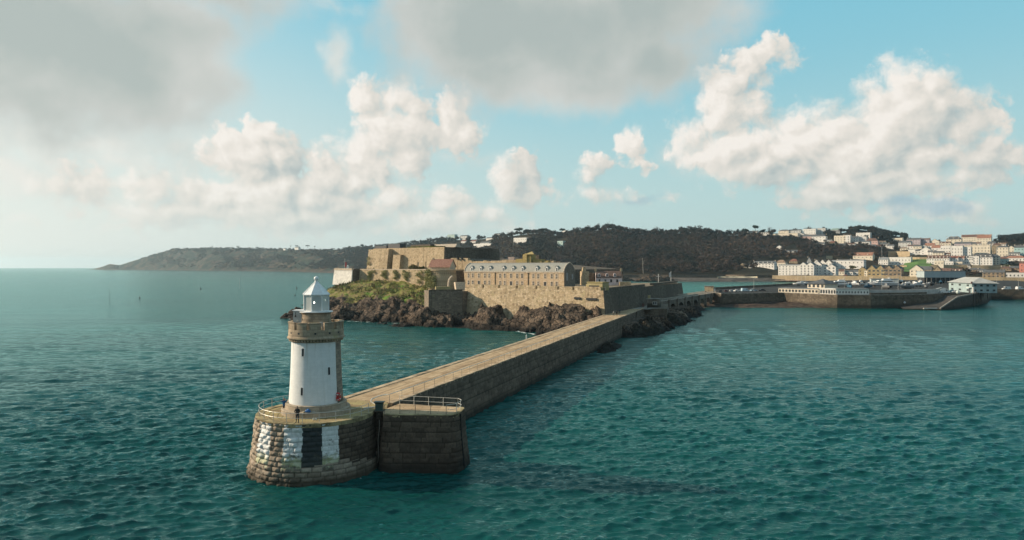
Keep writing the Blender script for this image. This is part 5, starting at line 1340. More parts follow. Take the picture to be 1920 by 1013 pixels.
# yellow ruin and low walls
ru = thing('ruined_tower', 'yellow lichened ruined tower rising behind the barracks ridge', 'ruin', (8, 300, 14))
M_yel = masonry('yellow_lichen_stone', [(0.44, 0.33, 0.13), (0.52, 0.40, 0.17), (0.58, 0.46, 0.22)], (0.38, 0.29, 0.14), (0.9, 0.5), rubble=True, stain=0.3, bump=0.12)
for (a_, b2, yt, yb2, Yd, mt, dp_) in ((969, 984, 485.5, 500, 302, M_yel, 3), (984, 1001, 477, 500, 300, M_yel, 5), (1001, 1021, 486, 500, 299, M_yel, 3), (985.5, 990, 475.5, 478, 300, M_yel, 2), (1000, 1013, 478.5, 487, 306, M_cs, 2), (1021, 1031, 488.5, 500, 297, M_yel, 2.5), (1033, 1041, 489, 500, 296, M_cw, 2), (1043, 1053, 490, 500, 298, M_cs, 2), (956, 969, 482, 489, 312, plain('pinkish_render', (0.42, 0.33, 0.29), 0.8), 4)):
    A_, B_ = at(a_, yb2, Yd), at(b2, yb2, Yd); zt_ = EYE - (yt - HZ) / FPX * Yd
    w = (B_.x - A_.x); c_ = (A_ + B_) / 2
    mb = MB(); mb.box((c_.x, c_.y + dp_ / 2, 14.0), (w / 0.95, dp_, zt_ - 14.0), R(-30), 0, (0.94, 0.94)); set_uv_planar(mb.build('wall', mt, ru))
mb = MB(); A_ = at(984, 477, 299.5); mb.mesh([(A_.x, A_.y, A_.z - 0.05), (A_.x + 4, A_.y - 1.5, A_.z - 0.05), (A_.x + 4, A_.y + 2, A_.z - 0.05), (A_.x + 3.2, A_.y + 0.2, A_.z + 1.3)], [(0, 1, 3), (1, 2, 3), (2, 0, 3)]); set_uv_planar(mb.build('broken_top', M_yel, ru))
# dark inner ground between keep and wood
mb = MB(); mb.prism([(-30, 335), (14, 318), (60, 372), (-5, 395)], 10, lambda p: 27.0 if p[0] < 0 else 21); set_uv_planar(tag(mb.build('castle_earthwork', M_cs), 'dark shaded earthwork and walls behind the inner curtain wall', 'earthwork'))

# pink house and small things on the ward
ph = thing('pink_house', 'pale pink castle house with brown roof and three round dormers', 'house', (42, 300, 14.2))
pc = at(1142, 536, 303); pw = 11.5; pd = 7.0; pa = R(-4); M_pink = plain('pale_pink_render', (0.70, 0.60, 0.60), 0.8, 0, 0.08, 1)
M_brroof = masonry('brown_tiles', [(0.13, 0.085, 0.07), (0.165, 0.11, 0.09), (0.19, 0.135, 0.11)], (0.1, 0.07, 0.055), (0.4, 0.3), 0.01, stain=0.2, bump=0.02)
def hp(u, d, z): return (pc.x + u * math.cos(pa) - d * math.sin(pa), pc.y + u * math.sin(pa) + d * math.cos(pa), z)
mb = MB(); mb.box(hp(0, pd / 2, 14.1), (pw, pd, 3.5), pa)
for u in (-pw / 2, pw / 2): mb.poly([hp(u, 0, 17.6), hp(u, pd, 17.6), hp(u, pd / 2, 20.5)])
mb.build('wall', M_pink, ph)
mb = MB(); mb.poly([hp(-pw / 2 + .1, -0.3, 17.4), hp(pw / 2 - .3, -0.3, 17.4), hp(pw / 2 - .3, pd / 2, 20.5), hp(-pw / 2 + .1, pd / 2, 20.5)]); mb.poly([hp(pw / 2 - .3, pd + 0.3, 17.4), hp(-pw / 2 + .1, pd + 0.3, 17.4), hp(-pw / 2 + .1, pd / 2, 20.5), hp(pw / 2 - .3, pd / 2, 20.5)])
set_uv_planar(mb.build('roof', M_brroof, ph))
for u in (-pw / 2 + 0.1, pw / 2 - 0.1):
    mb = MB(); mb.box(hp(u, pd / 2, 20.2), (0.9, 1.2, 1.5), pa); mb.build('chimney', M_cw, ph)
for u in (-4.4, -0.9, 2.5):
    mb = MB(); mb.box(hp(u, 0.15, 17.75), (1.2, 1.6, 1.1), pa); mb.tube([hp(u, -0.62, 18.85), hp(u, 1.0, 18.85)], 0.6, 12); dm = mb.build('dormer', M_pink, ph)
    mb = MB(); mb.box(hp(u, -0.68, 18.0), (0.6, 0.06, 0.95), pa); mb.build('pane', M_pane, dm)
for u in (-4.2, -1.6, 0.9, 3.6):
    mb = MB(); mb.box(hp(u, -0.02, 15.4), (0.85, 0.06, 1.35), pa); mb.build('window', M_pane, ph)
p = at(1172, 537, 300)
mb = MB(); mb.box((p.x, p.y, 14.1), (5, 3, 1.6), R(-5)); tag(set_uv_planar(mb.build('low_wall', M_cw)), 'low rubble wall on the ward right of the pink house', 'wall')
p = at(1096, 513, 305); mb = MB(); mb.box((p.x, p.y, 14), (3.2, 3, 6.3), 0.2); mb.box((p.x - 0.3, p.y, 20.3), (1.6, 1.6, 1.8), 0.2, 0, (0.7, 0.7)); tag(set_uv_planar(mb.build('chimney_stack', M_cw)), 'lit rubble chimney stack left of the pink house', 'chimney')
p = at(1108, 540, 312); mb = MB(); mb.box((p.x, p.y, 13), (8, 6, 6.5), 0.1); tag(set_uv_planar(mb.build('stone_lodge', M_cs)), 'dark stone lodge between the barracks gable and the pink house', 'lodge')
for i, (px, y0, y1, Yd) in enumerate(((1234.5, 532, 514, 345), (1258, 528, 509, 352))):
    p, q = at(px, y0, Yd), at(px, y1, Yd); t = thing('flagpole', ['white flagpole on the shaded wall with a crossarm and no flag', 'white flagpole with a pale flag at the far end of the shaded wall'][i], 'flagpole', (p.x, p.y, p.z), 0, 'flagpoles on the harbour wall')
    mb = MB(); mb.tube([p - Vector((0, 0, 1)), q], 0.13, 6); mb.build('pole', M_white, t)
    if i: mb = MB(); mb.poly([q - Vector((0.1, 0, 0.3)), q - Vector((1.0, 0, 0.9)), q - Vector((0.9, 0, 3.2)), q - Vector((0.1, 0, 2.6))]); mb.build('flag', plain('pale_flag', (0.55, 0.55, 0.55), 0.8), t)
    else: mb = MB(); mb.tube([q - Vector((1.0, 0, 1.2)), q + Vector((1.0, 0, -1.2))], 0.08, 6); mb.build('crossarm', M_white, t)

# ------------------------------------------------------------------ the island behind : terrain known by bearing
TC = [  # bearing (photograph column) : (distance, apparent height) from the shore to the ridge
    (150, [(5300, 506.2), (5500, 506.0)]), (175, [(5200, 506.2), (5450, 504.8)]), (195, [(5000, 506.4), (5250, 499.5)]), (206, [(4950, 506.5), (5200, 495.0)]), (224, [(4900, 506.6), (5200, 497.5)]),
    (250, [(4850, 506.7), (5150, 489.5)]), (290, [(4700, 507), (5050, 477.5)]), (325, [(4500, 507.2), (4950, 467)]), (400, [(4000, 508), (4600, 465)]), (480, [(3500, 509), (4300, 466)]),
    (545, [(3000, 510.3), (3900, 467.5)]), (600, [(2600, 511.6), (3500, 469)]), (690, [(2100, 514), (3000, 466)]), (760, [(1750, 517), (2600, 459)]), (830, [(1550, 519), (2300, 451)]),
    (900, [(1400, 521), (2100, 449)]), (960, [(1300, 522.5), (1900, 443)]), (1000, [(1250, 523), (1800, 438)]), (1050, [(1180, 524), (1750, 442)]), (1100, [(1130, 525.5), (1700, 434)]),
    (1150, [(1100, 526), (1700, 429)]), (1200, [(1080, 527), (1700, 440)]), (1260, [(1055, 527.5), (1700, 439)]), (1310, [(1048, 527.8), (1700, 436)]), (1360, [(1045, 527.8), (1700, 442)]),
    (1400, [(1045, 527.5), (1080, 517), (1700, 441)]), (1450, [(1045, 527), (1085, 515.5), (1120, 514), (1750, 438)]), (1500, [(1010, 526.5), (1015, 517), (1100, 515.5), (1750, 437)]),
    (1540, [(985, 527.5), (990, 517), (1100, 515.5), (1750, 438)]), (1580, [(960, 528), (965, 517), (1100, 515.5), (1750, 437)]), (1610, [(945, 528), (950, 517), (1095, 515.5), (1750, 431)]),
    (1640, [(928, 529), (933, 517.5), (1090, 516), (1750, 434)]), (1680, [(910, 529), (915, 518), (1080, 516), (1720, 443)]), (1720, [(893, 530), (898, 518), (1070, 516), (1300, 478), (1700, 449)]),
    (1760, [(878, 530), (883, 518.5), (1060, 516.5), (1300, 474), (1650, 453)]), (1800, [(862, 531), (867, 519), (1050, 517), (1280, 476), (1600, 455)]), (1850, [(842, 532), (847, 520), (1040, 517), (1270, 474), (1600, 453)]),
    (1880, [(832, 533), (837, 521), (1030, 518), (1270, 474), (1650, 449)]), (1920, [(820, 533), (825, 521.5), (1020, 518), (1260, 476), (1650, 446)]), (2000, [(800, 534), (805, 522), (1000, 519), (1250, 478), (1650, 446)]),
    (2200, [(770, 535), (775, 523), (980, 520), (1250, 478), (1650, 450)])]
TPX = np.array([c[0] for c in TC], float)
def col_profile(px, Yq):
    """apparent height of the ground at bearing px and distance(s) Yq"""
    i = int(np.clip(np.searchsorted(TPX, px) - 1, 0, len(TC) - 2)); t = float(np.clip((px - TPX[i]) / (TPX[i + 1] - TPX[i]), 0, 1))
    out = 0
    Ya = TC[i][1][0][0] * (1 - t) + TC[i + 1][1][0][0] * t; Yr = TC[i][1][-1][0] * (1 - t) + TC[i + 1][1][-1][0] * t
    u = (np.asarray(Yq, float) - Ya) / (Yr - Ya)
    for k, wgt in ((i, 1 - t), (i + 1, t)):
        p = TC[k][1]; ys = [(q[0] - p[0][0]) / (p[-1][0] - p[0][0]) for q in p]; vs = [q[1] for q in p]
        out = out + wgt * np.interp(u, ys, vs)
    return out, u, Ya, Yr
def ground_z(px, Yq):
    py, u, Ya, Yr = col_profile(px, Yq)
    z = EYE - (py - HZ) / FPX * np.asarray(Yq, float)
    return z, u, Ya, Yr
def terr_Y(px, py):
    _, _, Ya, Yr = col_profile(px, 1000.0)
    lo, hi = Ya, Yr
    for _ in range(40):
        m_ = 0.5 * (lo + hi)
        if col_profile(px, m_)[0] > py: lo = m_
        else: hi = m_
    return 0.5 * (lo + hi)
pxs = np.concatenate([np.arange(150, 700, 4.0), np.arange(700, 2200, 5.0)]); us = np.concatenate([[-0.06, -0.02], np.linspace(0, 1, 70), [1.06, 1.15, 1.3, 1.6]])
V = np.zeros((len(us), len(pxs), 3)); wood_w = np.zeros((len(us), len(pxs)))
for j, px in enumerate(pxs):
    _, _, Ya, Yr = col_profile(px, 1000.0); Yq = Ya + us * (Yr - Ya)
    z, u, _, _ = ground_z(px, np.clip(Yq, Ya, Yr)); zr = z[np.argmax(us >= 1.0) - 1 + 0]
    z = np.where(us > 1, z - (us - 1) * 90, z); z = np.where(us < 0, -3 + 0 * z, z)
    V[:, j, 0] = (px - CX) / FPX * Yq; V[:, j, 1] = Yq; V[:, j, 2] = z
X, Y, Z = V[..., 0], V[..., 1], V[..., 2]
far = np.clip((700 - (X / Y * FPX + CX)) / 150, 0, 1); uu = us[:, None] * np.ones_like(X); inner = np.clip(uu * 8, 0, 1) * np.clip((1.0 - uu) * 6, 0, 1)
gul = np.abs(2 * fbm2((X + 0.55 * Y) / 210, (Y - 0.4 * X) / 900, 4, 77) - 1)
Z = Z + inner * far * (-64 * (0.33 - gul) * 1.0 + 34 * (fbm2(X / 55, Y / 80, 5, 5) - 0.5)) + inner * (1 - far) * 6 * (fbm2(X / 60, Y / 60, 4, 9) - 0.5)
Z = Z + far * np.clip(uu * 6, 0, 1) * 5 * (fbm2(X / 25, Y / 25, 4, 15) - 0.5)
ny, nx = X.shape; a = np.arange(ny - 1)[:, None] * nx + np.arange(nx - 1)[None]; F = np.stack([a, a + 1, a + nx + 1, a + nx], -1).reshape(-1, 4)
m, nt, b, N = new_mat('hill_ground'); co = obj_co(nt); x_, y_, z_ = N.sep(co)
f1_ = N.noise(co, 0.012, 6.0, 0.65); f2_ = N.noise(co, 0.06, 7.0, 0.7); f3_ = N.noise(co, 0.004, 4.0, 0.6)
c = N.ramp(f1_, [(0.36, (0.010, 0.021, 0.019)), (0.48, (0.026, 0.040, 0.030)), (0.54, (0.075, 0.058, 0.042)), (0.58, (0.115, 0.066, 0.050)), (0.61, (0.040, 0.048, 0.034)), (0.70, (0.012, 0.024, 0.020))])
c = N.mix(0.85, c, N.ramp(f2_, [(0.32, (0.25, 0.30, 0.32)), (0.5, (1, 1, 1)), (0.68, (2.1, 1.95, 1.7))]), 'MULTIPLY')
rock = N.step(N.mad(f2_, 26.0, z_), 14.0, 24.0, 1.0, 0.0)
c = N.mix(N.mul(rock, 0.85), c, N.mix(f2_, (0.03, 0.026, 0.024), (0.15, 0.115, 0.095)))
wd_ = N.m('DIVIDE', x_, y_); c = N.mix(N.step(wd_, -0.24, -0.08, 0.0, 0.92), c, N.mix(f2_, (0.022, 0.019, 0.011), (0.055, 0.044, 0.028)))
N.put(b.inputs['Base Color'], c); b.inputs['Roughness'].default_value = 0.95; b.inputs['Specular IOR Level'].default_value = 0.1
set_bump(nt, b, f2_, 0.8, 6.0)
tag(np_mesh('hills', np.stack([X, Y, Z], -1).reshape(-1, 3), F, m, None, True), kind='structure')

# ------------------------------------------------------------------ woods
M_wood = leaf_mat('winter_wood', [(0.013, 0.016, 0.012), (0.022, 0.022, 0.016), (0.050, 0.034, 0.026), (0.074, 0.048, 0.037), (0.060, 0.044, 0.031), (0.135, 0.090, 0.058)])
M_ever = leaf_mat('evergreen', [(0.014, 0.022, 0.011), (0.028, 0.038, 0.018), (0.045, 0.055, 0.025)])
M_bark = plain('tree_bark', (0.075, 0.058, 0.045), 0.9, 0, 0.3, 2)
CLEAR = []     # (px0, px1, py0, py1) image windows on the slope without wood : houses, walls, lawn
def wood_points(n, px0, px1, f_lo, f_hi, rng, skip_clear=True):
    out = []
    while len(out) < n:
        px = px0 + (px1 - px0) * rng.random(); u = f_lo(px) + (f_hi(px) - f_lo(px)) * rng.random()
        _, _, Ya, Yr = col_profile(px, 1000.0); Yq = Ya + u * (Yr - Ya); py = float(col_profile(px, Yq)[0])
        if skip_clear and any(a <= px <= b_ and c_ <= py <= d_ for a, b_, c_, d_ in CLEAR): continue
        out.append(((px - CX) / FPX * Yq, Yq, float(ground_z(px, Yq)[0]), px, py))
    return np.array(out)
def crown_mesh(pts, h, w, tone, leaves, size, rng):
    """leaf clumps for many crowns at once; pts (n,3) feet, h heights, w half widths, tone 0..1"""
    n = len(pts); k = np.repeat(np.arange(n), leaves)
    d = rng.normal(size=(n * leaves, 3)); d /= np.linalg.norm(d, axis=1)[:, None]
    lob = rng.normal(size=(n, 5, 3)); lob[..., 2] = np.abs(lob[..., 2]) * 0.7; lob /= np.linalg.norm(lob, axis=2)[..., None]
    li = rng.integers(0, 5, n * leaves)
    off = lob[k, li] * 0.48 + d * 0.52 * rng.random((n * leaves, 1)) ** 0.25
    P = pts[k] + np.stack([off[:, 0] * w[k], off[:, 1] * w[k], h[k] * (0.60 + 0.40 * off[:, 2])], 1)
    nrm = off / (np.linalg.norm(off, axis=1)[:, None] + 1e-6) + 0.55 * rng.normal(size=(n * leaves, 3)); nrm /= np.linalg.norm(nrm, axis=1)[:, None]
    a_ = np.cross(nrm, rng.normal(size=(n * leaves, 3))); a_ /= np.linalg.norm(a_, axis=1)[:, None]; b_ = np.cross(nrm, a_)
    s = (size * (0.55 + 0.9 * rng.random(n * leaves)))[:, None] * (w[k] / w.mean())[:, None] ** 0.5
    V = np.stack([P - a_ * s, P + a_ * s * 0.8 - b_ * s * 0.7, P + b_ * s], 1).reshape(-1, 3)
    t = np.clip(tone[k] + 0.12 * (rng.random(n * leaves) - 0.5) + 0.12 * (hash01(k, li) - 0.5), 0, 1)
    return V, np.arange(n * leaves * 3).reshape(-1, 3), t


# ------------------------------------------------------------------ the town
def ren(name, col, var=0.08): return plain(name, col, 0.8, 0, var, 0.35, 0.2)
WALLM = dict(white=ren('white_render', (0.80, 0.77, 0.72)), cream=ren('cream_render_wall', (0.76, 0.68, 0.55)), pale=ren('pale_grey_wall', (0.62, 0.61, 0.58)), grey=ren('grey_wall', (0.33, 0.34, 0.34)), yellow=ren('yellow_render', (0.40, 0.31, 0.17), 0.2),
             pink=ren('pink_render', (0.60, 0.42, 0.38)), lilac=ren('lilac_render', (0.50, 0.43, 0.45)), mint=ren('mint_render', (0.48, 0.60, 0.56)), turq=ren('turquoise_render', (0.40, 0.58, 0.58)), tan=ren('tan_stone_wall', (0.36, 0.285, 0.19), 0.2),
             stone=ren('brown_stone_wall', (0.30, 0.23, 0.16), 0.25), coral=ren('coral_render', (0.62, 0.25, 0.2)))
ROOFM = dict(slate=ren('town_slate', (0.12, 0.125, 0.13), 0.15), red=ren('town_red_tiles', (0.25, 0.12, 0.09), 0.2), orange=ren('town_orange_tiles', (0.33, 0.17, 0.12), 0.2), tan=ren('town_tan_tiles', (0.28, 0.20, 0.145), 0.2), brown=ren('town_brown_tiles', (0.16, 0.095, 0.075), 0.15),
             lead=ren('town_lead', (0.25, 0.26, 0.265), 0.1), green=ren('copper_green_roof', (0.24, 0.33, 0.30), 0.1))
M_win = plain('town_window', (0.055, 0.06, 0.065), 0.25, 0, 0.3, 0.5, 0.5)
M_chim = ren('chimney_render', (0.50, 0.42, 0.34))
_um = {}
def unit_box(mat):
    if mat.name not in _um:
        mb = MB(); mb.box((0, 0, -0.5), (1, 1, 1)); o = mb.build('unit', mat); _um[mat.name] = o.data; bpy.data.objects.remove(o)
    return _um[mat.name]
def part_box(name, mat, parent, loc, size):
    o = bpy.data.objects.new(name, unit_box(mat)); COL.objects.link(o); o.parent = parent; o.location = loc; o.scale = size
    return o
HOUSES = []
def house(px0, px1, yb, ye, yr, kind, wall, roof, cols, rows, label, rz=-43, depth=None, chim=2, Y=None, cat='house', name='house', dorm=0, group=None, big=1.0, gables=1):
    pm = 0.5 * (px0 + px1); Yh = Y or terr_Y(pm, yb); th = R(rz); HOUSES.append((px0, px1, yb, yr))
    w = (px1 - px0) / FPX * Yh / math.cos(th); zb_ = EYE - (yb - HZ) / FPX * Yh; h = (yb - ye) / FPX * Yh; rh = max(0.3, (ye - yr) / FPX * Yh); d = depth or max(7.0, min(13.0, 0.6 * w))
    wm, rm = WALLM[wall], ROOFM[roof]
    t = thing(name, label, cat, ((pm - CX) / FPX * Yh, Yh, zb_), th, group); b0 = -5.0
    mb = MB(); mb.box((0, d / 2, b0), (w, d, h - b0))
    ov = 0.35
    if kind == 'gable':
        for s in (-1, 1): mb.poly([(s * w / 2, 0, h), (s * w / 2, d, h), (s * w / 2, d / 2, h + rh)][::s])
    if kind == 'front':
        gw = w / gables
        for g in range(gables):
            x0 = -w / 2 + g * gw
            for y in (0, d): mb.poly([(x0, y, h), (x0 + gw, y, h), (x0 + gw / 2, y, h + rh)][:: (1 if y == 0 else -1)])
    if kind == 'flat':
        mb.box((0, d / 2, h), (w, d, rh))
    mb.build('wall', wm, t, local=True)
    mb = MB()
    if kind == 'gable':
        e = 0.12
        mb.poly([(-w / 2 - e, -ov, h - 0.15), (w / 2 + e, -ov, h - 0.15), (w / 2 + e, d / 2, h + rh + e), (-w / 2 - e, d / 2, h + rh + e)])
        mb.poly([(w / 2 + e, d + ov, h - 0.15), (-w / 2 - e, d + ov, h - 0.15), (-w / 2 - e, d / 2, h + rh + e), (w / 2 + e, d / 2, h + rh + e)])
    elif kind == 'hip':
        i = min(w * 0.45, d / 2); e = ov
        a = [(-w / 2 - e, -e, h), (w / 2 + e, -e, h), (w / 2 + e, d + e, h), (-w / 2 - e, d + e, h)]; r0, r1 = (-w / 2 + i, d / 2, h + rh), (w / 2 - i, d / 2, h + rh)
        mb.poly([a[0], a[1], r1, r0]); mb.poly([a[2], a[3], r0, r1]); mb.poly([a[1], a[2], r1]); mb.poly([a[3], a[0], r0]); mb.poly(a[::-1])
    elif kind == 'front':
        gw = w / gables
        for g in range(gables):
            x0 = -w / 2 + g * gw; e = 0.15
            mb.poly([(x0 - e, -ov, h - 0.1), (x0 + gw / 2, -ov, h + rh + e), (x0 + gw / 2, d + ov, h + rh + e), (x0 - e, d + ov, h - 0.1)][::-1])
            mb.poly([(x0 + gw + e, -ov, h - 0.1), (x0 + gw / 2, -ov, h + rh + e), (x0 + gw / 2, d + ov, h + rh + e), (x0 + gw + e, d + ov, h - 0.1)])
    elif kind == 'mansard':
        mb.box((0, d / 2, h), (w + 0.3, d + 0.3, rh), 0, 0, (1 - 2.2 / w, 1 - 2.6 / d))
    else:
        mb.box((0, d / 2, h + rh), (w + 0.3, d + 0.3, 0.25))
    ro = mb.build('roof', rm, t, local=True)
    for c in range(chim):
        x = (-w / 2 + 0.6) if chim == 1 else -w / 2 + 0.6 + (w - 1.2) * c / max(1, chim - 1)
        part_box('chimney', M_chim, ro, (x, d / 2, h + rh + 0.2), (1.1, 1.4, 2.4))
    for c in range(dorm):
        x = -w / 2 + w * (c + 0.5) / dorm
        part_box('dormer', wm, ro, (x, 0.9, h + rh * 0.42), (1.5, 1.6, 1.6))
    if cols and rows:
        ww = min(1.25, 0.46 * w / cols) * big; hh = min(1.9, 0.50 * h / rows)
        for r_ in range(rows):
            for c in range(cols):
                part_box('window', M_win, t, (-w / 2 + w * (c + 0.5) / cols, -0.03, h * (r_ + 0.52) / rows), (ww, 0.14, hh))
        ne = max(1, cols // 3)
        if w > 12:
            for r_ in range(rows):
                for c in range(min(2, ne)): part_box('window', M_win, t, (w / 2 + 0.03, d * (c + 0.5) / min(2, ne), h * (r_ + 0.52) / rows), (0.14, ww, hh))
    return t
H = house
# waterfront
H(1465, 1497, 516.4, 498, 496, 'mansard', 'white', 'lead', 7, 4, 'long white four storey hotel at the left end of the waterfront row', chim=0, cat='hotel', name='hotel')
H(1503, 1522, 516.4, 497, 492, 'front', 'white', 'slate', 4, 4, 'white waterfront apartment block with two steep gables next to the hotel', gables=2, chim=0, cat='apartment block', name='apartment_block', big=1.4)
H(1522.5, 1527, 516.2, 496, 494.5, 'flat', 'grey', 'lead', 2, 4, 'narrow grey glazed link between two white waterfront gabled blocks', chim=0, cat='apartment block', name='apartment_block')
H(1530, 1554, 503, 493, 487, 'front', 'white', 'tan', 6, 2, 'rear white gabled block peeping over the waterfront apartments', gables=3, chim=1, cat='apartment block', name='apartment_block')
H(1527.5, 1538, 516.3, 496, 490, 'front', 'white', 'slate', 3, 4, 'tall narrow white waterfront block with one high gable', chim=0, cat='apartment block', name='apartment_block')
H(1540, 1562, 516.3, 500.5, 496, 'front', 'white', 'slate', 4, 3, 'white waterfront block with dark balconies and two low gables', gables=2, chim=0, cat='apartment block', name='apartment_block', big=1.9)
H(1555, 1575, 503, 493, 488, 'gable', 'pale', 'lead', 4, 2, 'pale building with long grey roof behind the white balconied block', chim=0)
H(1575, 1611, 504.5, 489, 487, 'mansard', 'white', 'lead', 7, 2, 'long plain white building with two rows of windows above the waterfront trees', chim=3)
H(1566, 1580, 516, 509, 505, 'gable', 'cream', 'brown', 4, 1, 'low cream building at the waterfront below the long plain white one', chim=0)
H(1582, 1596, 516, 510, 506.5, 'hip', 'white', 'slate', 4, 1, 'low white building with hipped slate roof on the waterfront', chim=0)
H(1598, 1610, 516, 509.5, 506, 'gable', 'pale', 'slate', 3, 1, 'low pale building with slate roof left of the gothic warehouses', chim=0)
H(1456, 1470, 500, 493, 487.5, 'hip', 'cream', 'tan', 4, 1, 'cream house with hipped tan roof just above the waterfront hotel', chim=0)
H(1482, 1493, 494, 490, 485.5, 'hip', 'tan', 'red', 3, 1, 'house with red hipped roof half hidden in trees above the hotel', chim=0)
H(1514, 1520, 496, 490, 482.5, 'front', 'grey', 'slate', 1, 1, 'steep grey gable behind the waterfront apartments', chim=1)
H(1415, 1446, 502.5, 494, 489.5, 'gable', 'white', 'slate', 7, 2, 'white villa with two white chimneys and dormers at the foot of the wood', chim=2, dorm=5, cat='villa', name='villa')
H(1387, 1396, 503, 498, 493.5, 'front', 'tan', 'tan', 2, 1, 'small tan cottage left of the white villa', chim=0, cat='cottage', name='cottage')
H(1399, 1407, 503, 498.5, 496, 'gable', 'pale', 'slate', 2, 1, 'small pale cottage between tan cottage and white villa', chim=1, cat='cottage', name='cottage')
# on the wooded slope
H(1457, 1465, 468, 463.5, 460.5, 'front', 'white', 'slate', 2, 1, 'small white gabled house alone on the wooded slope', chim=0)
H(1473, 1489, 476, 471.5, 469, 'gable', 'white', 'slate', 4, 1, 'white house in the wood directly above the waterfront hotel', chim=1)
H(1431, 1437, 472, 469, 467, 'gable', 'pale', 'slate', 2, 1, 'tiny pale house in the dark wood above the villa', chim=0)
H(1493, 1501, 476, 472.5, 470, 'gable', 'pink', 'brown', 2, 1, 'small pinkish house in the wood right of the white one', chim=0)
H(1532, 1543, 461.5, 457.5, 455, 'gable', 'white', 'slate', 3, 1, 'low white house below the tall white skyline block', chim=0)
H(1556, 1564, 459.5, 455, 452.5, 'gable', 'tan', 'red', 2, 1, 'small red roofed house on the slope below the skyline', chim=1)
# skyline, left to right
H(838, 853, 447.5, 441.2, 440.2, 'flat', 'mint', 'lead', 5, 2, 'pale greenish box shaped building on the skyline above the keep', chim=0, cat='building', name='building')
H(862, 876, 448.5, 442.5, 441, 'gable', 'pale', 'slate', 4, 2, 'pale house on the skyline right of the box shaped building', chim=0)
H(864, 873, 456, 452.5, 450.5, 'gable', 'white', 'red', 2, 1, 'white house with low red roof on the slope above the keep', chim=0)
H(882, 892, 456, 452.5, 450.3, 'gable', 'white', 'red', 3, 1, 'second red roofed white house, right of its twin above the keep', chim=0)
H(911, 923, 450, 446.5, 444.8, 'gable', 'white', 'slate', 3, 1, 'white house with sloping roof near the skyline left of the mansion', chim=0)
H(887, 921, 463.5, 459.5, 457, 'flat', 'white', 'lead', 6, 1, 'long low white modern house stepped above the castle earthworks', chim=0)
H(900, 917, 458, 455.5, 453, 'gable', 'white', 'slate', 3, 1, 'white upper house behind the long low modern one', chim=0)
H(926, 937, 441, 439, 437.5, 'gable', 'pale', 'slate', 2, 1, 'pale house just under the skyline left of the big dark trees', chim=0)
H(963, 987, 457, 447.5, 446, 'flat', 'white', 'lead', 7, 2, 'white columned mansion standing alone on the wooded hill', chim=2, cat='mansion', name='mansion')
H(1045, 1055, 463, 453, 452, 'flat', 'mint', 'lead', 2, 2, 'pale blue green square house alone in the dark wood', chim=0)
H(1052, 1064, 437.5, 434.5, 432, 'front', 'white', 'tan', 2, 1, 'white gabled house on the skyline right of the dark pines', chim=0)
H(1395, 1416, 440, 435, 433, 'gable', 'white', 'slate', 7, 1, 'long low white terrace on the skyline below a domed pine', chim=4, cat='terrace', name='terrace')
H(1418, 1440, 441, 436, 434.3, 'gable', 'pale', 'slate', 7, 1, 'pale terrace on the skyline right of the white one', chim=3, cat='terrace', name='terrace')
H(1462, 1476, 437.5, 433, 430.5, 'hip', 'cream', 'slate', 4, 1, 'cream house with slate hip roof on the skyline', chim=1)
H(1481, 1498, 437, 432.5, 430.2, 'gable', 'pale', 'slate', 5, 1, 'pale house with long roof on the skyline left of the tall white block', chim=0)
H(1455, 1489, 444, 440, 438, 'flat', 'cream', 'lead', 8, 1, 'long pale row below the slate roofed skyline houses', chim=0, cat='terrace', name='terrace')
H(1490, 1505, 445, 440, 436, 'front', 'white', 'slate', 3, 1, 'white house with wide gable below the skyline', chim=1)
H(1509, 1526, 440, 430.5, 429.5, 'flat', 'white', 'lead', 5, 2, 'tall white block on the skyline, its sunlit left half', chim=0, cat='apartment block', name='apartment_block')
H(1526.5, 1544, 440.5, 430, 428.5, 'flat', 'pale', 'lead', 4, 3, 'tall grey white block with dark bays joined to the skyline block', chim=0, cat='apartment block', name='apartment_block', big=1.4)
H(1505, 1524, 449.5, 443.5, 440, 'gable', 'pink', 'slate', 6, 2, 'pinkish house with slate roof below the tall skyline block', chim=3)
H(1525.5, 1544, 453, 443.5, 440, 'hip', 'white', 'slate', 4, 2, 'white house with slate hip roof and chimneys below the grey white block', chim=2)
H(1558, 1572, 437, 431.5, 428, 'hip', 'grey', 'green', 3, 1, 'grey house with greenish hip roof on the skyline before the dark hill', chim=0)
H(1567, 1582, 456, 444, 442, 'flat', 'cream', 'brown', 4, 3, 'cream four storey terrace house on the upper slope', chim=3)
H(1582.5, 1592, 456, 442.5, 441, 'flat', 'white', 'brown', 2, 3, 'white terrace house with dark bay windows beside the cream one', chim=2, big=1.9)
H(1593, 1606, 453.5, 446, 443, 'gable', 'white', 'slate', 4, 2, 'white house with arched windows right of the four storey pair', chim=1, big=1.3)
H(1606.5, 1621, 452.5, 446, 444, 'flat', 'pale', 'lead', 4, 1, 'flat roofed pale house below the turreted one', chim=0)
H(1609, 1627, 445, 438.5, 436.5, 'flat', 'white', 'slate', 4, 1, 'white turreted house against the dark wooded hill', chim=5)
H(1607, 1626, 458.5, 454, 452, 'gable', 'white', 'slate', 6, 1, 'low white row left of the big red roofed house', chim=0, cat='terrace', name='terrace')
H(1627, 1642, 458, 452, 446.5, 'hip', 'pink', 'brown', 4, 1, 'big house with dark red hip roof on the upper slope', chim=2)
H(1643, 1656, 459, 454.5, 452, 'gable', 'cream', 'tan', 3, 1, 'low cream house right of the dark red roof', chim=1)
H(1546, 1556, 455, 451, 449, 'gable', 'white', 'slate', 3, 1, 'small white house in trees right of the slate hip roof', chim=1)
H(1605, 1630, 486.5, 479.5, 473.5, 'gable', 'cream', 'orange', 5, 1, 'cream house with long orange roof and two white dormers', chim=0, dorm=2)
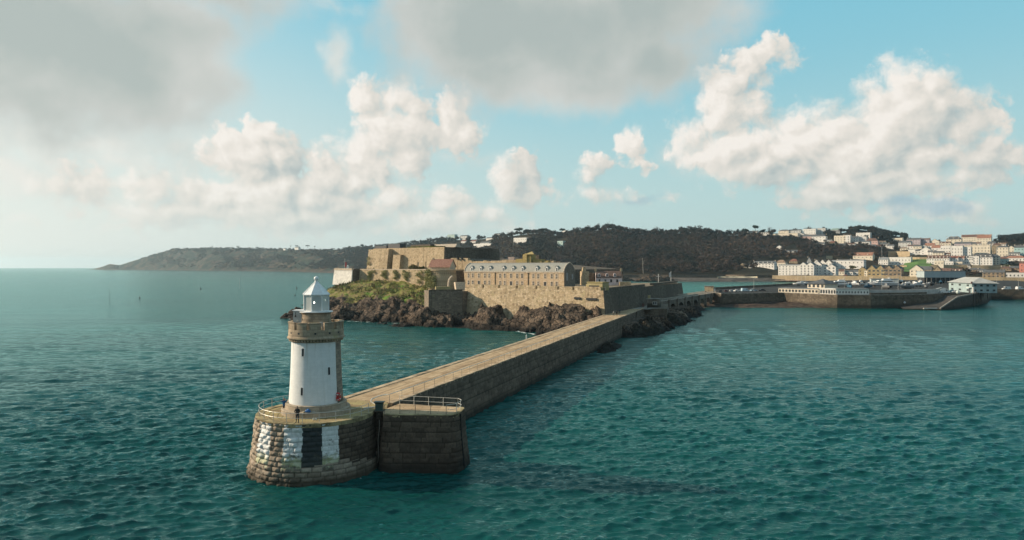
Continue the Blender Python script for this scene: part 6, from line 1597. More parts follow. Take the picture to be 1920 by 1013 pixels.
H(1650, 1662, 497, 487, 483, 'gable', 'white', 'lead', 4, 2, 'white left wing of the big white building above the gothic warehouses', chim=1)
H(1662.5, 1698, 497.5, 485, 482.5, 'flat', 'white', 'lead', 9, 2, 'big plain white building with dark windows left of the green lawn', chim=2, cat='building', name='building')
H(1612, 1622, 518, 506, 500.5, 'front', 'yellow', 'slate', 2, 2, 'yellow stone gabled warehouse leftmost of the gothic row', chim=0, cat='warehouse', name='warehouse')
H(1622.5, 1631, 518, 509, 507.5, 'flat', 'cream', 'slate', 3, 2, 'cream front between yellow and brown gothic gables', chim=0, cat='warehouse', name='warehouse')
H(1631.5, 1653, 518, 505, 497.5, 'front', 'yellow', 'slate', 4, 2, 'yellow brown gothic market front with two gables and tall arches', gables=2, chim=0, cat='warehouse', name='warehouse', big=2.3)
H(1653.5, 1663, 518, 504, 501, 'gable', 'tan', 'brown', 3, 2, 'tan centre of the gothic market with tall pale windows', chim=0, cat='warehouse', name='warehouse', big=1.3)
H(1663.5, 1684, 518, 504.5, 498, 'front', 'stone', 'slate', 4, 2, 'brown stone gothic market front with two gables right of centre', gables=2, chim=0, cat='warehouse', name='warehouse', big=2.3)
H(1710, 1726, 518, 506, 497, 'front', 'cream', 'slate', 3, 2, 'cream chapel like gable with arched windows below the lawn', chim=0, cat='chapel', name='chapel')
H(1726.5, 1742, 518, 506.5, 499.5, 'gable', 'tan', 'slate', 4, 2, 'tan stone wing with slate roof joined to the chapel like gable', chim=0)
H(1742.5, 1759, 517, 506.5, 499.5, 'front', 'tan', 'brown', 3, 1, 'tan stone house with two gables right of the chapel like front', gables=2, chim=0)
H(1762, 1778, 516, 508.5, 503, 'gable', 'stone', 'brown', 4, 1, 'dark brown roofed house behind the blue boat shed', chim=0)
H(1779, 1797, 515, 508.5, 504, 'gable', 'cream', 'brown', 6, 1, 'brown roofed house with a row of pale dormers behind the boat shed', chim=0, dorm=4)
# right hand town, upper tiers
H(1673, 1688, 456, 449, 446.5, 'flat', 'cream', 'lead', 4, 2, 'cream flat roofed house at the left of the upper town', chim=2)
H(1688.5, 1704, 464, 455, 451.5, 'gable', 'pale', 'slate', 4, 2, 'pale house stepping down the hill below the lilac row', chim=2)
H(1704, 1721, 458.5, 449.5, 446.5, 'gable', 'lilac', 'slate', 5, 2, 'left house of the lilac row near the skyline', chim=3)
H(1721.5, 1738, 458.5, 449.5, 447, 'gable', 'lilac', 'brown', 5, 2, 'right house of the lilac row near the skyline', chim=2)
H(1706, 1718, 478, 470, 468, 'flat', 'white', 'lead', 3, 1, 'white garden house on the tan wall above the lawn', chim=0)
H(1718.5, 1729, 477.5, 470.5, 468.5, 'gable', 'pale', 'slate', 3, 1, 'pale house between white garden house and white gable', chim=0)
H(1729, 1742, 478, 469, 463, 'front', 'white', 'slate', 2, 2, 'white house with tall front gable above the left end of the long terrace', chim=0)
H(1737, 1749, 465.5, 461, 456, 'gable', 'white', 'orange', 3, 1, 'white house with bright orange roof below the skyline', chim=0)
H(1750, 1764, 471, 465, 460, 'gable', 'white', 'orange', 3, 1, 'second orange roofed house, lower and right of the first', chim=1)
H(1747, 1758, 459, 453, 448.5, 'front', 'cream', 'tan', 2, 1, 'beige gabled house on the skyline', chim=0)
H(1767, 1779, 475, 463.5, 461, 'flat', 'white', 'lead', 4, 2, 'white block left of a pink fronted house', chim=1)
H(1779.5, 1787, 475, 464, 461.5, 'flat', 'pink', 'lead', 2, 2, 'narrow pink fronted house in the white tier', chim=0)
H(1766, 1779, 462, 456, 453, 'gable', 'cream', 'brown', 4, 1, 'cream house with brown dormered roof below the square cream villa', chim=1, dorm=3)
H(1787.5, 1801, 482, 464.5, 461, 'flat', 'white', 'lead', 4, 3, 'tall white bay fronted terrace, left part', chim=3)
H(1801.5, 1816, 482, 466, 463, 'flat', 'white', 'slate', 4, 3, 'tall white bay fronted terrace, right part', chim=2)
H(1795, 1815, 463.5, 457, 453.5, 'gable', 'lilac', 'slate', 5, 1, 'pale lilac house below the long red roofed school', chim=2)
H(1779, 1797, 457, 449, 443.5, 'hip', 'cream', 'slate', 4, 2, 'square cream villa with slate roof and tall chimneys on the skyline', chim=4, dorm=3, cat='villa', name='villa')
H(1810, 1836, 453.5, 444.5, 440, 'gable', 'cream', 'brown', 9, 2, 'long cream school building with dark red roof and many chimneys on the skyline', chim=7, cat='school', name='school')
H(1836.5, 1853, 460, 446.5, 440, 'gable', 'cream', 'orange', 5, 3, 'main cream block with bright orange roof at the right end of the school', chim=4, cat='school', name='school', depth=14)
H(1817, 1847, 479, 463, 460, 'flat', 'cream', 'brown', 8, 3, 'tall cream terrace with three rows of windows below the school', chim=5, cat='terrace', name='terrace')
H(1848, 1871, 475, 465, 462, 'flat', 'tan', 'slate', 6, 2, 'brown stone terrace right of the tall cream one', chim=4, cat='terrace', name='terrace')
H(1872, 1886, 481.5, 464, 461, 'hip', 'cream', 'slate', 4, 3, 'cream tower like house with bay front', chim=2)
H(1887, 1904, 474, 464, 461, 'front', 'cream', 'slate', 4, 2, 'cream house with scalloped gables right of the tower like house', gables=3, chim=2)
H(1905, 1916, 479, 464.5, 460, 'gable', 'turq', 'slate', 3, 2, 'turquoise house at the right edge of the upper town', chim=2)
H(1917, 1931, 479, 464, 460, 'gable', 'mint', 'slate', 3, 2, 'mint house right of the turquoise one cut by the picture edge', chim=2)
H(1745, 1772, 496, 484.5, 479, 'gable', 'white', 'brown', 9, 2, 'left section of the long white terrace with red brown roof and dormers', chim=3, dorm=6, cat='terrace', name='terrace')
H(1772.5, 1791, 496, 484.5, 480, 'gable', 'white', 'red', 6, 2, 'second section of the long white terrace with plain red roof', chim=2, cat='terrace', name='terrace')
H(1791.5, 1804, 496, 484.5, 480.5, 'gable', 'white', 'orange', 4, 2, 'third section of the long white terrace with orange roof', chim=2, cat='terrace', name='terrace')
H(1804.5, 1820, 496, 484, 479.5, 'mansard', 'white', 'slate', 6, 2, 'right section of the long white terrace with dark dormered roof', chim=2, dorm=5, cat='terrace', name='terrace', big=1.2)
H(1820.5, 1832, 496.5, 483, 480.5, 'flat', 'white', 'slate', 3, 3, 'white house with broad bay right of the long terrace', chim=1)
H(1832.5, 1854, 497, 483, 476, 'mansard', 'white', 'slate', 6, 3, 'white hotel with dormers and dark ground floor right of the terrace', chim=2, dorm=4, cat='hotel', name='hotel')
H(1854.5, 1869, 496, 481, 477, 'hip', 'cream', 'slate', 4, 4, 'cream building with stacked curved balconies', chim=1, cat='apartment block', name='apartment_block', big=1.6)
H(1869.5, 1885, 495, 486, 481.5, 'hip', 'mint', 'brown', 4, 1, 'mint house with low brown roof below the tower like house', chim=1)
H(1892, 1915, 490, 484, 479.5, 'hip', 'white', 'orange', 6, 1, 'white bungalow with orange hip roof at the right', chim=1)
H(1915, 1926, 511, 494, 490, 'gable', 'coral', 'brown', 2, 2, 'coral house cut by the right picture edge', chim=0)
H(1755, 1766, 497.3, 490.5, 489, 'flat', 'cream', 'lead', 3, 1, 'small cream annex in front of the long terrace', chim=0, Y=1135)
H(1850, 1875, 521, 511, 506, 'gable', 'stone', 'slate', 5, 2, 'stone building with white arched windows behind the right quay', chim=0, cat='building', name='building', big=1.5)
H(1877, 1934, 521, 513, 511.5, 'flat', 'white', 'lead', 12, 1, 'long low white terminal building behind the right quay', chim=0, cat='terminal', name='terminal', rz=-36)
# small houses filling the tiers
FILL = [(1655, 1664, 463, 458.5, 456, 'gable', 'pale', 'slate', 'small pale house between the dark red hip roof and the upper town'), (1664.5, 1673, 466, 461, 458.5, 'gable', 'white', 'slate', 'small white house below the cream flat roofed one'),
 (1690, 1700, 470, 466, 463.5, 'hip', 'cream', 'tan', 'cream bungalow above the broad tan retaining wall'), (1704, 1714, 466, 461.5, 459, 'gable', 'white', 'brown', 'white house under the left lilac house'), (1714.5, 1725, 467, 462, 459.5, 'gable', 'cream', 'slate', 'cream house under the right lilac house'),
 (1725.5, 1736, 466.5, 462, 459.5, 'front', 'pale', 'tan', 'pale gabled house left of the bright orange roof'), (1742, 1752, 479, 472.5, 469.5, 'gable', 'white', 'slate', 'white house tucked between the tall gable and the second orange roof'), (1752.5, 1766, 480, 474, 471, 'gable', 'cream', 'slate', 'cream house behind the left end of the long terrace'),
 (1766.5, 1778, 480.5, 476.5, 474, 'gable', 'pale', 'brown', 'pale house directly below the white block and pink front'), (1804, 1816, 470, 465.5, 462, 'front', 'white', 'slate', 'white gabled house between lilac house and tall cream terrace'), (1816, 1826, 462, 457.5, 454.5, 'gable', 'cream', 'slate', 'cream house under the long school'),
 (1826.5, 1836, 461, 457, 454.5, 'gable', 'white', 'brown', 'white house under the join of the two school blocks'), (1854, 1863, 462.5, 457, 453, 'gable', 'pale', 'slate', 'pale house right of the orange roofed school block'), (1863.5, 1873, 464, 459.5, 456.5, 'hip', 'tan', 'brown', 'tan house below the right hand wood'),
 (1874, 1883, 462, 458.5, 455.5, 'gable', 'white', 'tan', 'white house right of the tan one below the wood'), (1846, 1856, 476, 470, 467, 'hip', 'tan', 'slate', 'dark hipped house above the white hotel'), (1884, 1893, 488, 483, 480, 'gable', 'pale', 'slate', 'pale house left of the orange roofed bungalow'),
 (1896, 1908, 479.5, 475.5, 473, 'gable', 'white', 'slate', 'white house below the scalloped gables'), (1772, 1784, 497.5, 492.5, 490.5, 'flat', 'white', 'lead', 'low white shop front before the red roofed terrace section'), (1786, 1800, 497.5, 493, 491, 'flat', 'cream', 'lead', 'low cream shop front before the orange roofed terrace section'),
 (1801, 1815, 503, 497.5, 495, 'gable', 'pale', 'slate', 'pale house at the foot of the dark dormered terrace'), (1822, 1834, 512, 506, 502.5, 'gable', 'stone', 'slate', 'dark stone house behind the harbour office roof'), (1836, 1848, 513, 507.5, 504, 'hip', 'pale', 'slate', 'pale hipped house right of the dark stone one'),
 (1880, 1892, 508, 503, 500, 'hip', 'stone', 'brown', 'brown house below the broad olive tree'), (1896, 1910, 508, 502.5, 499, 'gable', 'stone', 'slate', 'dark slate roofed house left of the coral one'), (1640, 1650, 466, 461.5, 459, 'gable', 'pale', 'brown', 'pale house under the dark wooded hill'),
 (1628, 1638, 465, 461, 458.5, 'gable', 'white', 'slate', 'small white house under the dark red hip roof'), (1574, 1584, 463, 459, 456.5, 'gable', 'pale', 'slate', 'small pale house under the cream four storey house'), (1590, 1600, 462, 458, 456, 'gable', 'white', 'brown', 'small white house under the dark bay windows')]
for (a_, b2, yb, ye, yr, kd, wl, rf_, lab) in FILL: H(a_, b2, yb, ye, yr, kd, wl, rf_, 3 if b2 - a_ < 12 else 4, 2 if yb - ye > 5.2 else 1, lab, chim=1 + (int(a_) % 2))
# retaining walls and the sea wall
M_rw = masonry('retaining_stone', [(0.34, 0.26, 0.16), (0.42, 0.33, 0.21), (0.48, 0.38, 0.25)], (0.36, 0.29, 0.19), (1.6, 0.9), rubble=True, stain=0.3, streak=0.4, bump=0.1)
def retain(px0, px1, yt, yb, label, n=8):
    mb = MB(); top = []; bot = []
    for i in range(n + 1):
        px = px0 + (px1 - px0) * i / n; Yq = terr_Y(px, yb); X_ = (px - CX) / FPX
        bot.append((X_ * (Yq - 2), Yq - 2, EYE - (yb + 1.5 - HZ) / FPX * Yq)); top.append((X_ * (Yq - 1), Yq - 1, EYE - (yt - HZ) / FPX * Yq))
        HOUSES.append((px - 3, px + 3, yb, yt))
    for i in range(n):
        mb.poly([bot[i], bot[i + 1], top[i + 1], top[i]]); t0 = Vector(top[i]); t1 = Vector(top[i + 1])
        mb.poly([t0, t1, t1 + Vector((3, 12, 0)), t0 + Vector((3, 12, 0))])
    return tag(set_uv_planar(mb.build('retaining_wall', M_rw)), label, 'retaining wall')
retain(1665, 1706, 471.5, 480.5, 'broad tan retaining wall above the big plain white building')
retain(1549, 1561, 480, 485.5, 'short yellow retaining wall below the wood')
retain(1700, 1748, 482.5, 487.5, 'tan terrace wall along the top of the green lawn')
retain(1822, 1885, 497.5, 505.0, 'long tan wall below the white hotel and curved balconies')
retain(1745, 1822, 496.8, 503.0, 'tan wall below the long white terrace')
retain(1640, 1700, 497.8, 501.5, 'low tan wall below the big plain white building')
mb = MB(); q0 = None
for px in np.arange(1448, 2010, 8.0):
    Ya = col_profile(px, 1000.0)[2] - 2.5; X_ = (px - CX) / FPX; zt_ = EYE - (516.6 - HZ + (px - 1450) / 470 * 4) / FPX * Ya
    q = [(X_ * Ya, Ya, -1), (X_ * Ya, Ya, zt_), (X_ * (Ya + 9), Ya + 9, zt_)]
    if q0: mb.poly([q0[0], q[0], q[1], q0[1]]); mb.poly([q0[1], q[1], q[2], q0[2]])
    q0 = q
tag(set_uv_planar(mb.build('sea_wall', M_rw)), 'long pale tan sea wall in front of the waterfront buildings', 'sea wall')
# the lawn
mb = MB(); g_ = {}
for i in range(13):
    for j in range(9):
        px = 1694 + 52 * i / 12; py = 511 - 23.5 * j / 8; Yq = terr_Y(px, py); g_[i, j] = ((px - CX) / FPX * Yq, Yq - 1.5, float(ground_z(px, Yq)[0]) + 1.2)
for i in range(12):
    for j in range(8): mb.poly([g_[i, j], g_[i + 1, j], g_[i + 1, j + 1], g_[i, j + 1]])
tag(mb.build('grass', plain('lawn', (0.085, 0.17, 0.028), 0.9, 0, 0.25, 0.06)), kind='stuff'); HOUSES.append((1692, 1748, 513, 486))
CLEAR += [(a - 2, b_ + 2, d_ - 1.5, c_ + 4) for a, b_, c_, d_ in HOUSES]

# trees : one mass on the slope, and the ones that stand out as things
rng = np.random.default_rng(11)
def ulo(px): return float(np.interp(px, [600, 1000, 1380, 1420, 1460, 1560, 1640], [0.12, 0.13, 0.14, 0.17, 0.42, 0.42, 0.5]))
def uhi(px): return 1.0
P1 = wood_points(5600, 660, 1660, ulo, uhi, rng)
tone = np.clip(0.40 + 0.62 * (fbm2(P1[:, 3] / 34, P1[:, 4] / 16, 3, 4) - 0.5) * 2 + 0.17 * rng.normal(size=len(P1)), 0, 1)
tone = np.where(P1[:, 3] < 900, tone * 0.55, tone)
h = 8.5 + 5.5 * rng.random(len(P1)); w = 4.2 + 2.6 * rng.random(len(P1))
V1, F1, t1 = crown_mesh(P1[:, :3], h, w, tone, 40, 1.35, rng)
P6 = wood_points(620, 640, 1640, lambda p: 0.93, lambda p: 1.0, rng); V6, F6, t6 = crown_mesh(P6[:, :3], 10 + 7 * rng.random(len(P6)), 5.5 + 4 * rng.random(len(P6)), np.clip(0.22 + 0.2 * rng.normal(size=len(P6)), 0, 1), 60, 1.5, rng)
P2 = wood_points(900, 1640, 1960, lambda p: 0.2, lambda p: 1.0, rng)      # gardens in the town
h2 = 4 + 4 * rng.random(len(P2)); w2 = 2.2 + 2.2 * rng.random(len(P2)); V2, F2, t2 = crown_mesh(P2[:, :3], h2, w2, np.clip(0.25 + 0.25 * rng.normal(size=len(P2)), 0, 1), 26, 0.9, rng)
P3 = wood_points(900, 1590, 1700, lambda p: 0.80, lambda p: 1.0, rng); P4 = wood_points(500, 1872, 1960, lambda p: 0.86, lambda p: 1.0, rng)
P34 = np.vstack([P3, P4]); V3, F3, t3 = crown_mesh(P34[:, :3], 9 + 5 * rng.random(len(P34)), 4.5 + 2 * rng.random(len(P34)), np.clip(0.1 + 0.12 * rng.normal(size=len(P34)), 0, 1), 32, 1.3, rng)
P5 = wood_points(5200, 215, 700, lambda p: 0.14, lambda p: 1.0, rng); kp_ = fbm2(P5[:, 3] / 18, P5[:, 4] / 5, 3, 8) + 0.25 * (P5[:, 4] < 472) + 0.0009 * (P5[:, 3] - 450) > 0.47; P5 = P5[kp_]
V5, F5, t5 = crown_mesh(P5[:, :3], 4 + 5 * rng.random(len(P5)), 5 + 5 * rng.random(len(P5)), np.clip(0.2 + 0.15 * rng.normal(size=len(P5)), 0, 1), 16, 2.6, rng)
Vs = [V1, V2, V3, V5, V6]; Fs = []; o = 0
for v_, f_ in zip(Vs, [F1, F2, F3, F5, F6]): Fs.append(f_ + o); o += len(v_)
tag(np_mesh('woodland', np.vstack(Vs), np.vstack(Fs), M_wood, None, False, {'tint': ('FACE', np.concatenate([t1, t2, t3, t5, t6]))}), kind='stuff')
M_olive = leaf_mat('olive_leaves', [(0.06, 0.065, 0.025), (0.13, 0.125, 0.05), (0.19, 0.175, 0.08)])
def tree(px, py_top, Y, hm, wm, kind, label, seed, name='tree', group='trees on the hill skyline'):
    rg = np.random.default_rng(seed); zt_ = EYE - (py_top - HZ) / FPX * Y; X_ = (px - CX) / FPX * Y; z0_ = zt_ - hm
    t = thing(name, label, 'tree', (X_, Y, z0_), 0, group)
    mb = MB(); lean = rg.normal() * 0.06 * hm; tr_h = hm * (0.75 if kind != 'bush' else 0.5)
    mb.tube([(X_, Y, z0_ - 3), (X_ + lean * 0.5, Y, z0_ + tr_h * 0.5), (X_ + lean, Y, z0_ + tr_h)], [0.05 * wm + 0.15, 0.035 * wm + 0.1, 0.08], 6)
    for q in range(4):
        a = rg.random() * 6.28; zz = z0_ + tr_h * (0.45 + 0.12 * q); mb.tube([(X_ + lean * 0.6, Y, zz), (X_ + lean + math.cos(a) * wm * 0.55, Y + math.sin(a) * wm * 0.55, zz + hm * 0.22)], [0.14, 0.05], 5)
    mb.build('trunk', M_bark, t)
    cen = []; rad = []
    nl = 9
    for q in range(nl):
        a = rg.random() * 6.28; rr_ = wm * (0.15 + 0.55 * rg.random())
        if kind == 'pine': z = z0_ + hm * (0.74 + 0.16 * rg.random()); rz_ = hm * 0.13
        elif kind == 'bare': z = z0_ + hm * (0.5 + 0.38 * rg.random()); rz_ = hm * 0.2
        else: z = z0_ + hm * (0.35 + 0.45 * rg.random()); rz_ = hm * 0.2
        cen.append((X_ + lean + math.cos(a) * rr_, Y + math.sin(a) * rr_, z)); rad.append((wm * 0.42, wm * 0.42, rz_))
    leaf_cloud('crown', cen, rad, 220 if kind == 'bare' else 420, wm * (0.055 if kind == 'bare' else 0.085), M_wood if kind == 'bare' else M_olive if kind == 'olive' else M_ever, t, seed=seed)
    return t
TREES = [(398, 462.0, 4550, 11, 11, 'pine', 'lone umbrella tree above the middle of the far headland'), (377, 463.5, 4600, 11, 14, 'dome', 'dark clump tree left of the umbrella tree on the far headland'), (331, 465, 4900, 8, 16, 'dome', 'leftmost low tree on the headland shoulder'),
         (446, 461.5, 4500, 13, 15, 'pine', 'wide umbrella tree on the right part of the far headland'), (482, 463, 4200, 9, 16, 'dome', 'low dome tree on the headland above the reddish cliff'), (545, 461.0, 3900, 10, 8, 'pine', 'small umbrella tree left of the white headland house'),
         (556, 460.3, 3850, 12, 13, 'pine', 'umbrella tree right above the white headland house'), (577, 460, 3700, 14, 18, 'pine', 'broad umbrella tree right of the white headland house'), (590, 461, 3600, 11, 6, 'dome', 'slim tree right of the broad umbrella tree'),
         (679, 457.5, 3000, 19, 15, 'dome', 'tall dark dome tree on the skyline left of the keep'), (655, 461, 3100, 14, 12, 'dome', 'round tree on the skyline left of the tall dome tree'), (705, 459, 2850, 14, 14, 'bare', 'bare tree on the skyline just left of the keep'),
         (795, 450.5, 2350, 15, 18, 'dome', 'rounded tree on the skyline above the keep roof'), (828, 446.5, 2250, 14, 19, 'dome', 'broad dark tree left of the box shaped skyline building'), (955, 435, 1900, 14, 12, 'bare', 'bare tree left of the big dark pines'),
         (971, 427.5, 1880, 22, 20, 'pine', 'largest dark pine on the skyline above the mansion'), (990, 430.0, 1880, 18, 15, 'pine', 'dark pine right of the largest one'), (1017, 427.5, 1800, 18, 24, 'dome', 'broad dark evergreen on the skyline right of the pines'), (1055, 428.5, 1760, 15, 14, 'pine', 'open crowned pine above the white gabled skyline house'),
         (1103, 421.5, 1720, 20, 15, 'bare', 'tall bare tree on the left shoulder of the central hill'), (1122, 419.5, 1710, 19, 14, 'bare', 'bare tree left of the dark dome on the central hill'), (1144, 417.5, 1700, 17, 20, 'dome', 'dark dome tree crowning the central hill'), (1198, 426.0, 1700, 19, 14, 'dome', 'dark tree on the right shoulder of the central hill'),
         (1231, 425.5, 1700, 19, 14, 'bare', 'bare tree in the dip between two wooded hills'), (1292, 423.5, 1700, 17, 17, 'bare', 'bare crowned tree on the left of the second hill'), (1308, 423, 1700, 20, 18, 'bare', 'tallest bare tree on the second wooded hill'), (1280, 423.5, 1700, 18, 20, 'dome', 'rounded tree crowning the second wooded hill'),
         (1415, 422.5, 1690, 22, 14, 'pine', 'domed pine standing above the white skyline terrace'), (1397, 428.5, 1700, 13, 17, 'dome', 'low dark tree at the left end of the white skyline terrace'), (1430, 429.5, 1690, 12, 12, 'dome', 'dark tree right of the domed pine'), (1442, 425.0, 1690, 16, 9, 'bare', 'slender bare tree right of the skyline terrace'),
         (1514, 424, 1790, 19, 17, 'bare', 'bare dome tree behind the left of the tall skyline block'), (1541, 425.5, 1790, 17, 18, 'bare', 'bare dome tree behind the right of the tall skyline block'), (1490, 428.5, 1780, 13, 17, 'dome', 'dark tree between slate roofed skyline houses'),
         (1712, 445.5, 1740, 14, 14, 'dome', 'dark tree on the skyline above the lilac row'), (1597, 498, 1090, 7, 11, 'olive', 'pale olive tree in front of the long plain white building'), (1523, 477, 1250, 14, 11, 'bare', 'bare brown tree above the waterfront apartments'), (1418, 483, 1270, 15, 12, 'bare', 'golden bare tree above the white villa'),
         (1888, 496, 1110, 9, 16, 'olive', 'broad olive tree below the white orange roofed bungalow'), (1660, 471, 1330, 12, 10, 'bare', 'brown bare tree left of the broad tan retaining wall')]
for i, (px, yt, Y_, hm, wm, kd, lab) in enumerate(TREES): tree(px, yt, Y_, hm, wm * 0.74, kd, lab, 200 + i)
H(551, 561, 467, 464.3, 462.5, 'gable', 'white', 'slate', 2, 1, 'white house on the crest of the far headland', chim=0, Y=3700)
H(530, 536, 468, 466.6, 465.6, 'gable', 'white', 'slate', 2, 1, 'tiny white house left of the crest house on the headland', chim=0, Y=3800)
for px, yt in ((1143, 411.5), (1149.5, 410.5)):
    p = at(px, 424, 1705); mb = MB(); mb.tube([p, at(px, yt, 1705)], 0.25, 5); tag(mb.build('radio_mast', plain('mast_steel', (0.3, 0.3, 0.3), 0.5)), 'thin radio mast on the central hill, %s one' % ('left' if px < 1145 else 'right'), 'mast', 'radio masts on the central hill')
p = at(1206, 510, 1120); mb = MB(); mb.tube([p - Vector((0, 0, 3)), at(1204.5, 484, 1120)], 0.5, 6); mb.tube([at(1205.2, 497, 1120), at(1208, 488, 1120)], 0.25, 5); tag(mb.build('pale_tree_trunk', plain('birch_bark', (0.34, 0.31, 0.27), 0.8)), 'pale bare trunk standing out at the foot of the dark wood', 'tree')

# ------------------------------------------------------------------ harbour quay, road and bridge
QZ = 7.0
def qz(px, py, z=QZ): v = gz(px, py, z); return Vector((v.x, v.y, 0))
M_hw = masonry('harbour_rubble', [(0.10, 0.08, 0.06), (0.15, 0.12, 0.09), (0.20, 0.165, 0.12), (0.135, 0.105, 0.08)], (0.085, 0.068, 0.052), (1.5, 1.0), rubble=True, stain=0.4, streak=0.35, bump=0.15, tide=(0.8, 3.2, (0.035, 0.03, 0.025)))
M_tar = plain('quay_asphalt', (0.040, 0.039, 0.037), 0.9, 0, 0.25, 0.2, 0.2)
M_conc = plain('quay_concrete', (0.30, 0.275, 0.24), 0.9, 0, 0.2, 0.4, 0.2)
front = [qz(1338, 549.5), qz(1352, 551), qz(1400, 551), qz(1440, 549.5), qz(1470, 549.5), qz(1500, 550.5), qz(1534, 552), qz(1570, 553.5), qz(1632, 554), qz(1690, 553.5), qz(1740, 552.5), qz(1757, 551.5)]
right = [qz(1772, 550), qz(1824, 550.3), qz(1848, 547.2), qz(1856, 543.2, 6.6), qz(1930, 543.8, 6.6), qz(2080, 545, 6.6)]
back = [Vector((560, 760, 0)), Vector((430, 800, 0)), Vector((310, 740, 0)), qz(1494, 534), qz(1445, 537), qz(1390, 540), qz(1338, 543)]
ql = thing('harbour_quay', 'broad stone harbour quay with rubble front wall below the restaurant and boats', 'quay', (150, 380, 0))
poly = front + right + back
n = len(poly)
mb = MB()
def outw(i):
    a, b = poly[i - 1], poly[(i + 1) % n]; d = (b - a).normalized(); return Vector((d.y, -d.x, 0))
for i in range(n):
    j = (i + 1) % n; p, q = poly[i], poly[j]; po, qo = p + outw(i) * 1.1, q + outw(j) * 1.1
    mb.poly([(po.x, po.y, -1), (qo.x, qo.y, -1), (q.x, q.y, QZ), (p.x, p.y, QZ)])
set_uv_planar(mb.build('wall', M_hw, ql))
mb = MB(); mb.poly([(p.x, p.y, QZ) for p in poly]); mb.build('deck', M_tar, ql)
mb = MB()
for p, q in zip((front + right)[:-1], (front + right)[1:]):
    d = (q - p).normalized(); o_ = Vector((-d.y, d.x, 0)); mb.poly([(p.x, p.y, QZ + 0.35), (q.x, q.y, QZ + 0.35), (q.x + o_.x * .7, q.y + o_.y * .7, QZ + 0.35), (p.x + o_.x * .7, p.y + o_.y * .7, QZ + 0.35)])
    mb.poly([(p.x, p.y, QZ - 0.2), (q.x, q.y, QZ - 0.2), (q.x, q.y, QZ + 0.35), (p.x, p.y, QZ + 0.35)]); mb.poly([(q.x + o_.x * .7, q.y + o_.y * .7, QZ), (p.x + o_.x * .7, p.y + o_.y * .7, QZ), (p.x + o_.x * .7, p.y + o_.y * .7, QZ + .35), (q.x + o_.x * .7, q.y + o_.y * .7, QZ + .35)])
mb.build('kerb', M_conc, ql)
def low_wall(name, label, pts, z0, z1, thick, mat):
    mb = MB()
    for p, q in zip(pts[:-1], pts[1:]):
        d = (q - p).normalized(); o_ = Vector((-d.y, d.x, 0)) * thick; mb.prism([(p.x, p.y), (q.x, q.y), (q.x + o_.x, q.y + o_.y), (p.x + o_.x, p.y + o_.y)], z0, z1)
    return tag(set_uv_planar(mb.build(name, mat)), label, 'wall')
low_wall('road_wall', 'dark parapet wall along the far side of the harbour road with parked cars', [qz(1338, 543.3), qz(1390, 540.3), qz(1445, 537.3), qz(1492, 534.3)], QZ - 6, QZ + 1.5, 0.9, M_hw)
M_pw = ren('pale_wall_render', (0.50, 0.49, 0.46))
low_wall('quay_parapet', 'long pale parapet along the quay right of the restaurant wall', [qz(1632, 553.2), qz(1690, 552.8), qz(1735, 551.6), qz(1757, 550.2), qz(1766, 547)], QZ, QZ + 2.6, 0.8, M_pw)
low_wall('brown_quay_wall', 'brown rubble breast wall in front of the long pale parapet', [qz(1632, 553.8), qz(1690, 553.3), qz(1738, 552.3)], QZ - 0.5, QZ + 1.3, 0.3, M_hw)
# slipway and the wedge pier beside it
sp = thing('slipway', 'dark stone slipway with sloping parapet beside the harbour office', 'slipway', (225, 360, 0))
A_, B_, C_, D_ = gz(1692, 580.5), gz(1764, 582), gz(1824, 574), gz(1850, 567.5)
mb = MB()
tops = [(A_.x, A_.y, 0.5), (B_.x, B_.y, 0.6), (gz(1795, 578.5).x, gz(1795, 578.5).y, 5.6), (C_.x, C_.y, 6.5), (D_.x, D_.y, 6.8)]
inner = [(right[2].x, right[2].y + 3, 6.8), (right[1].x, right[1].y + 3, 6.6), (right[0].x, right[0].y + 3, 5.6), (front[-1].x, front[-1].y + 2, 3.5), (front[-3].x, front[-3].y + 2, 1.0)]
for p, q in zip(tops[:-1], tops[1:]): mb.poly([(p[0], p[1], -1), (q[0], q[1], -1), q, p], 0)
T = [tops[0], tops[1], inner[3], inner[4]]; mb.poly(T, 1); mb.poly([tops[1], tops[2], inner[2], inner[3]], 1); mb.poly([tops[2], tops[3], inner[1], inner[2]], 1); mb.poly([tops[3], tops[4], inner[0], inner[1]], 1)
M_slip = masonry('slip_stone', [(0.075, 0.06, 0.05), (0.10, 0.08, 0.065), (0.12, 0.098, 0.08)], (0.06, 0.05, 0.04), (1.5, 0.6), stain=0.4, streak=0.4, tide=(0.3, 2.0, (0.03, 0.027, 0.02)))
set_uv_planar(mb.build('ramp', [M_slip, plain('slip_surface', (0.048, 0.039, 0.032), 0.9, 0, 0.3, 0.3)], sp))
mb = MB()
for p, q in zip(tops[1:-1], tops[2:]):
    a = Vector(p); b_ = Vector(q); d = (b_ - a); d.z = 0; d.normalize(); o_ = Vector((-d.y, d.x, 0)) * 0.6
    V = [a, b_, b_ + o_, a + o_]; up = Vector((0, 0, 0.7)); mb.mesh([tuple(v) for v in V] + [tuple(v + up) for v in V], [(0, 1, 5, 4), (1, 2, 6, 5), (2, 3, 7, 6), (3, 0, 4, 7), (4, 5, 6, 7)])
mb.build('parapet', M_conc, sp)
p = gz(1744, 578, 1.0); mb = MB(); mb.box((p.x, p.y, 0.6), (7, 0.8, 0.5), 0.05); mb.build('pale_step', M_pw, sp)
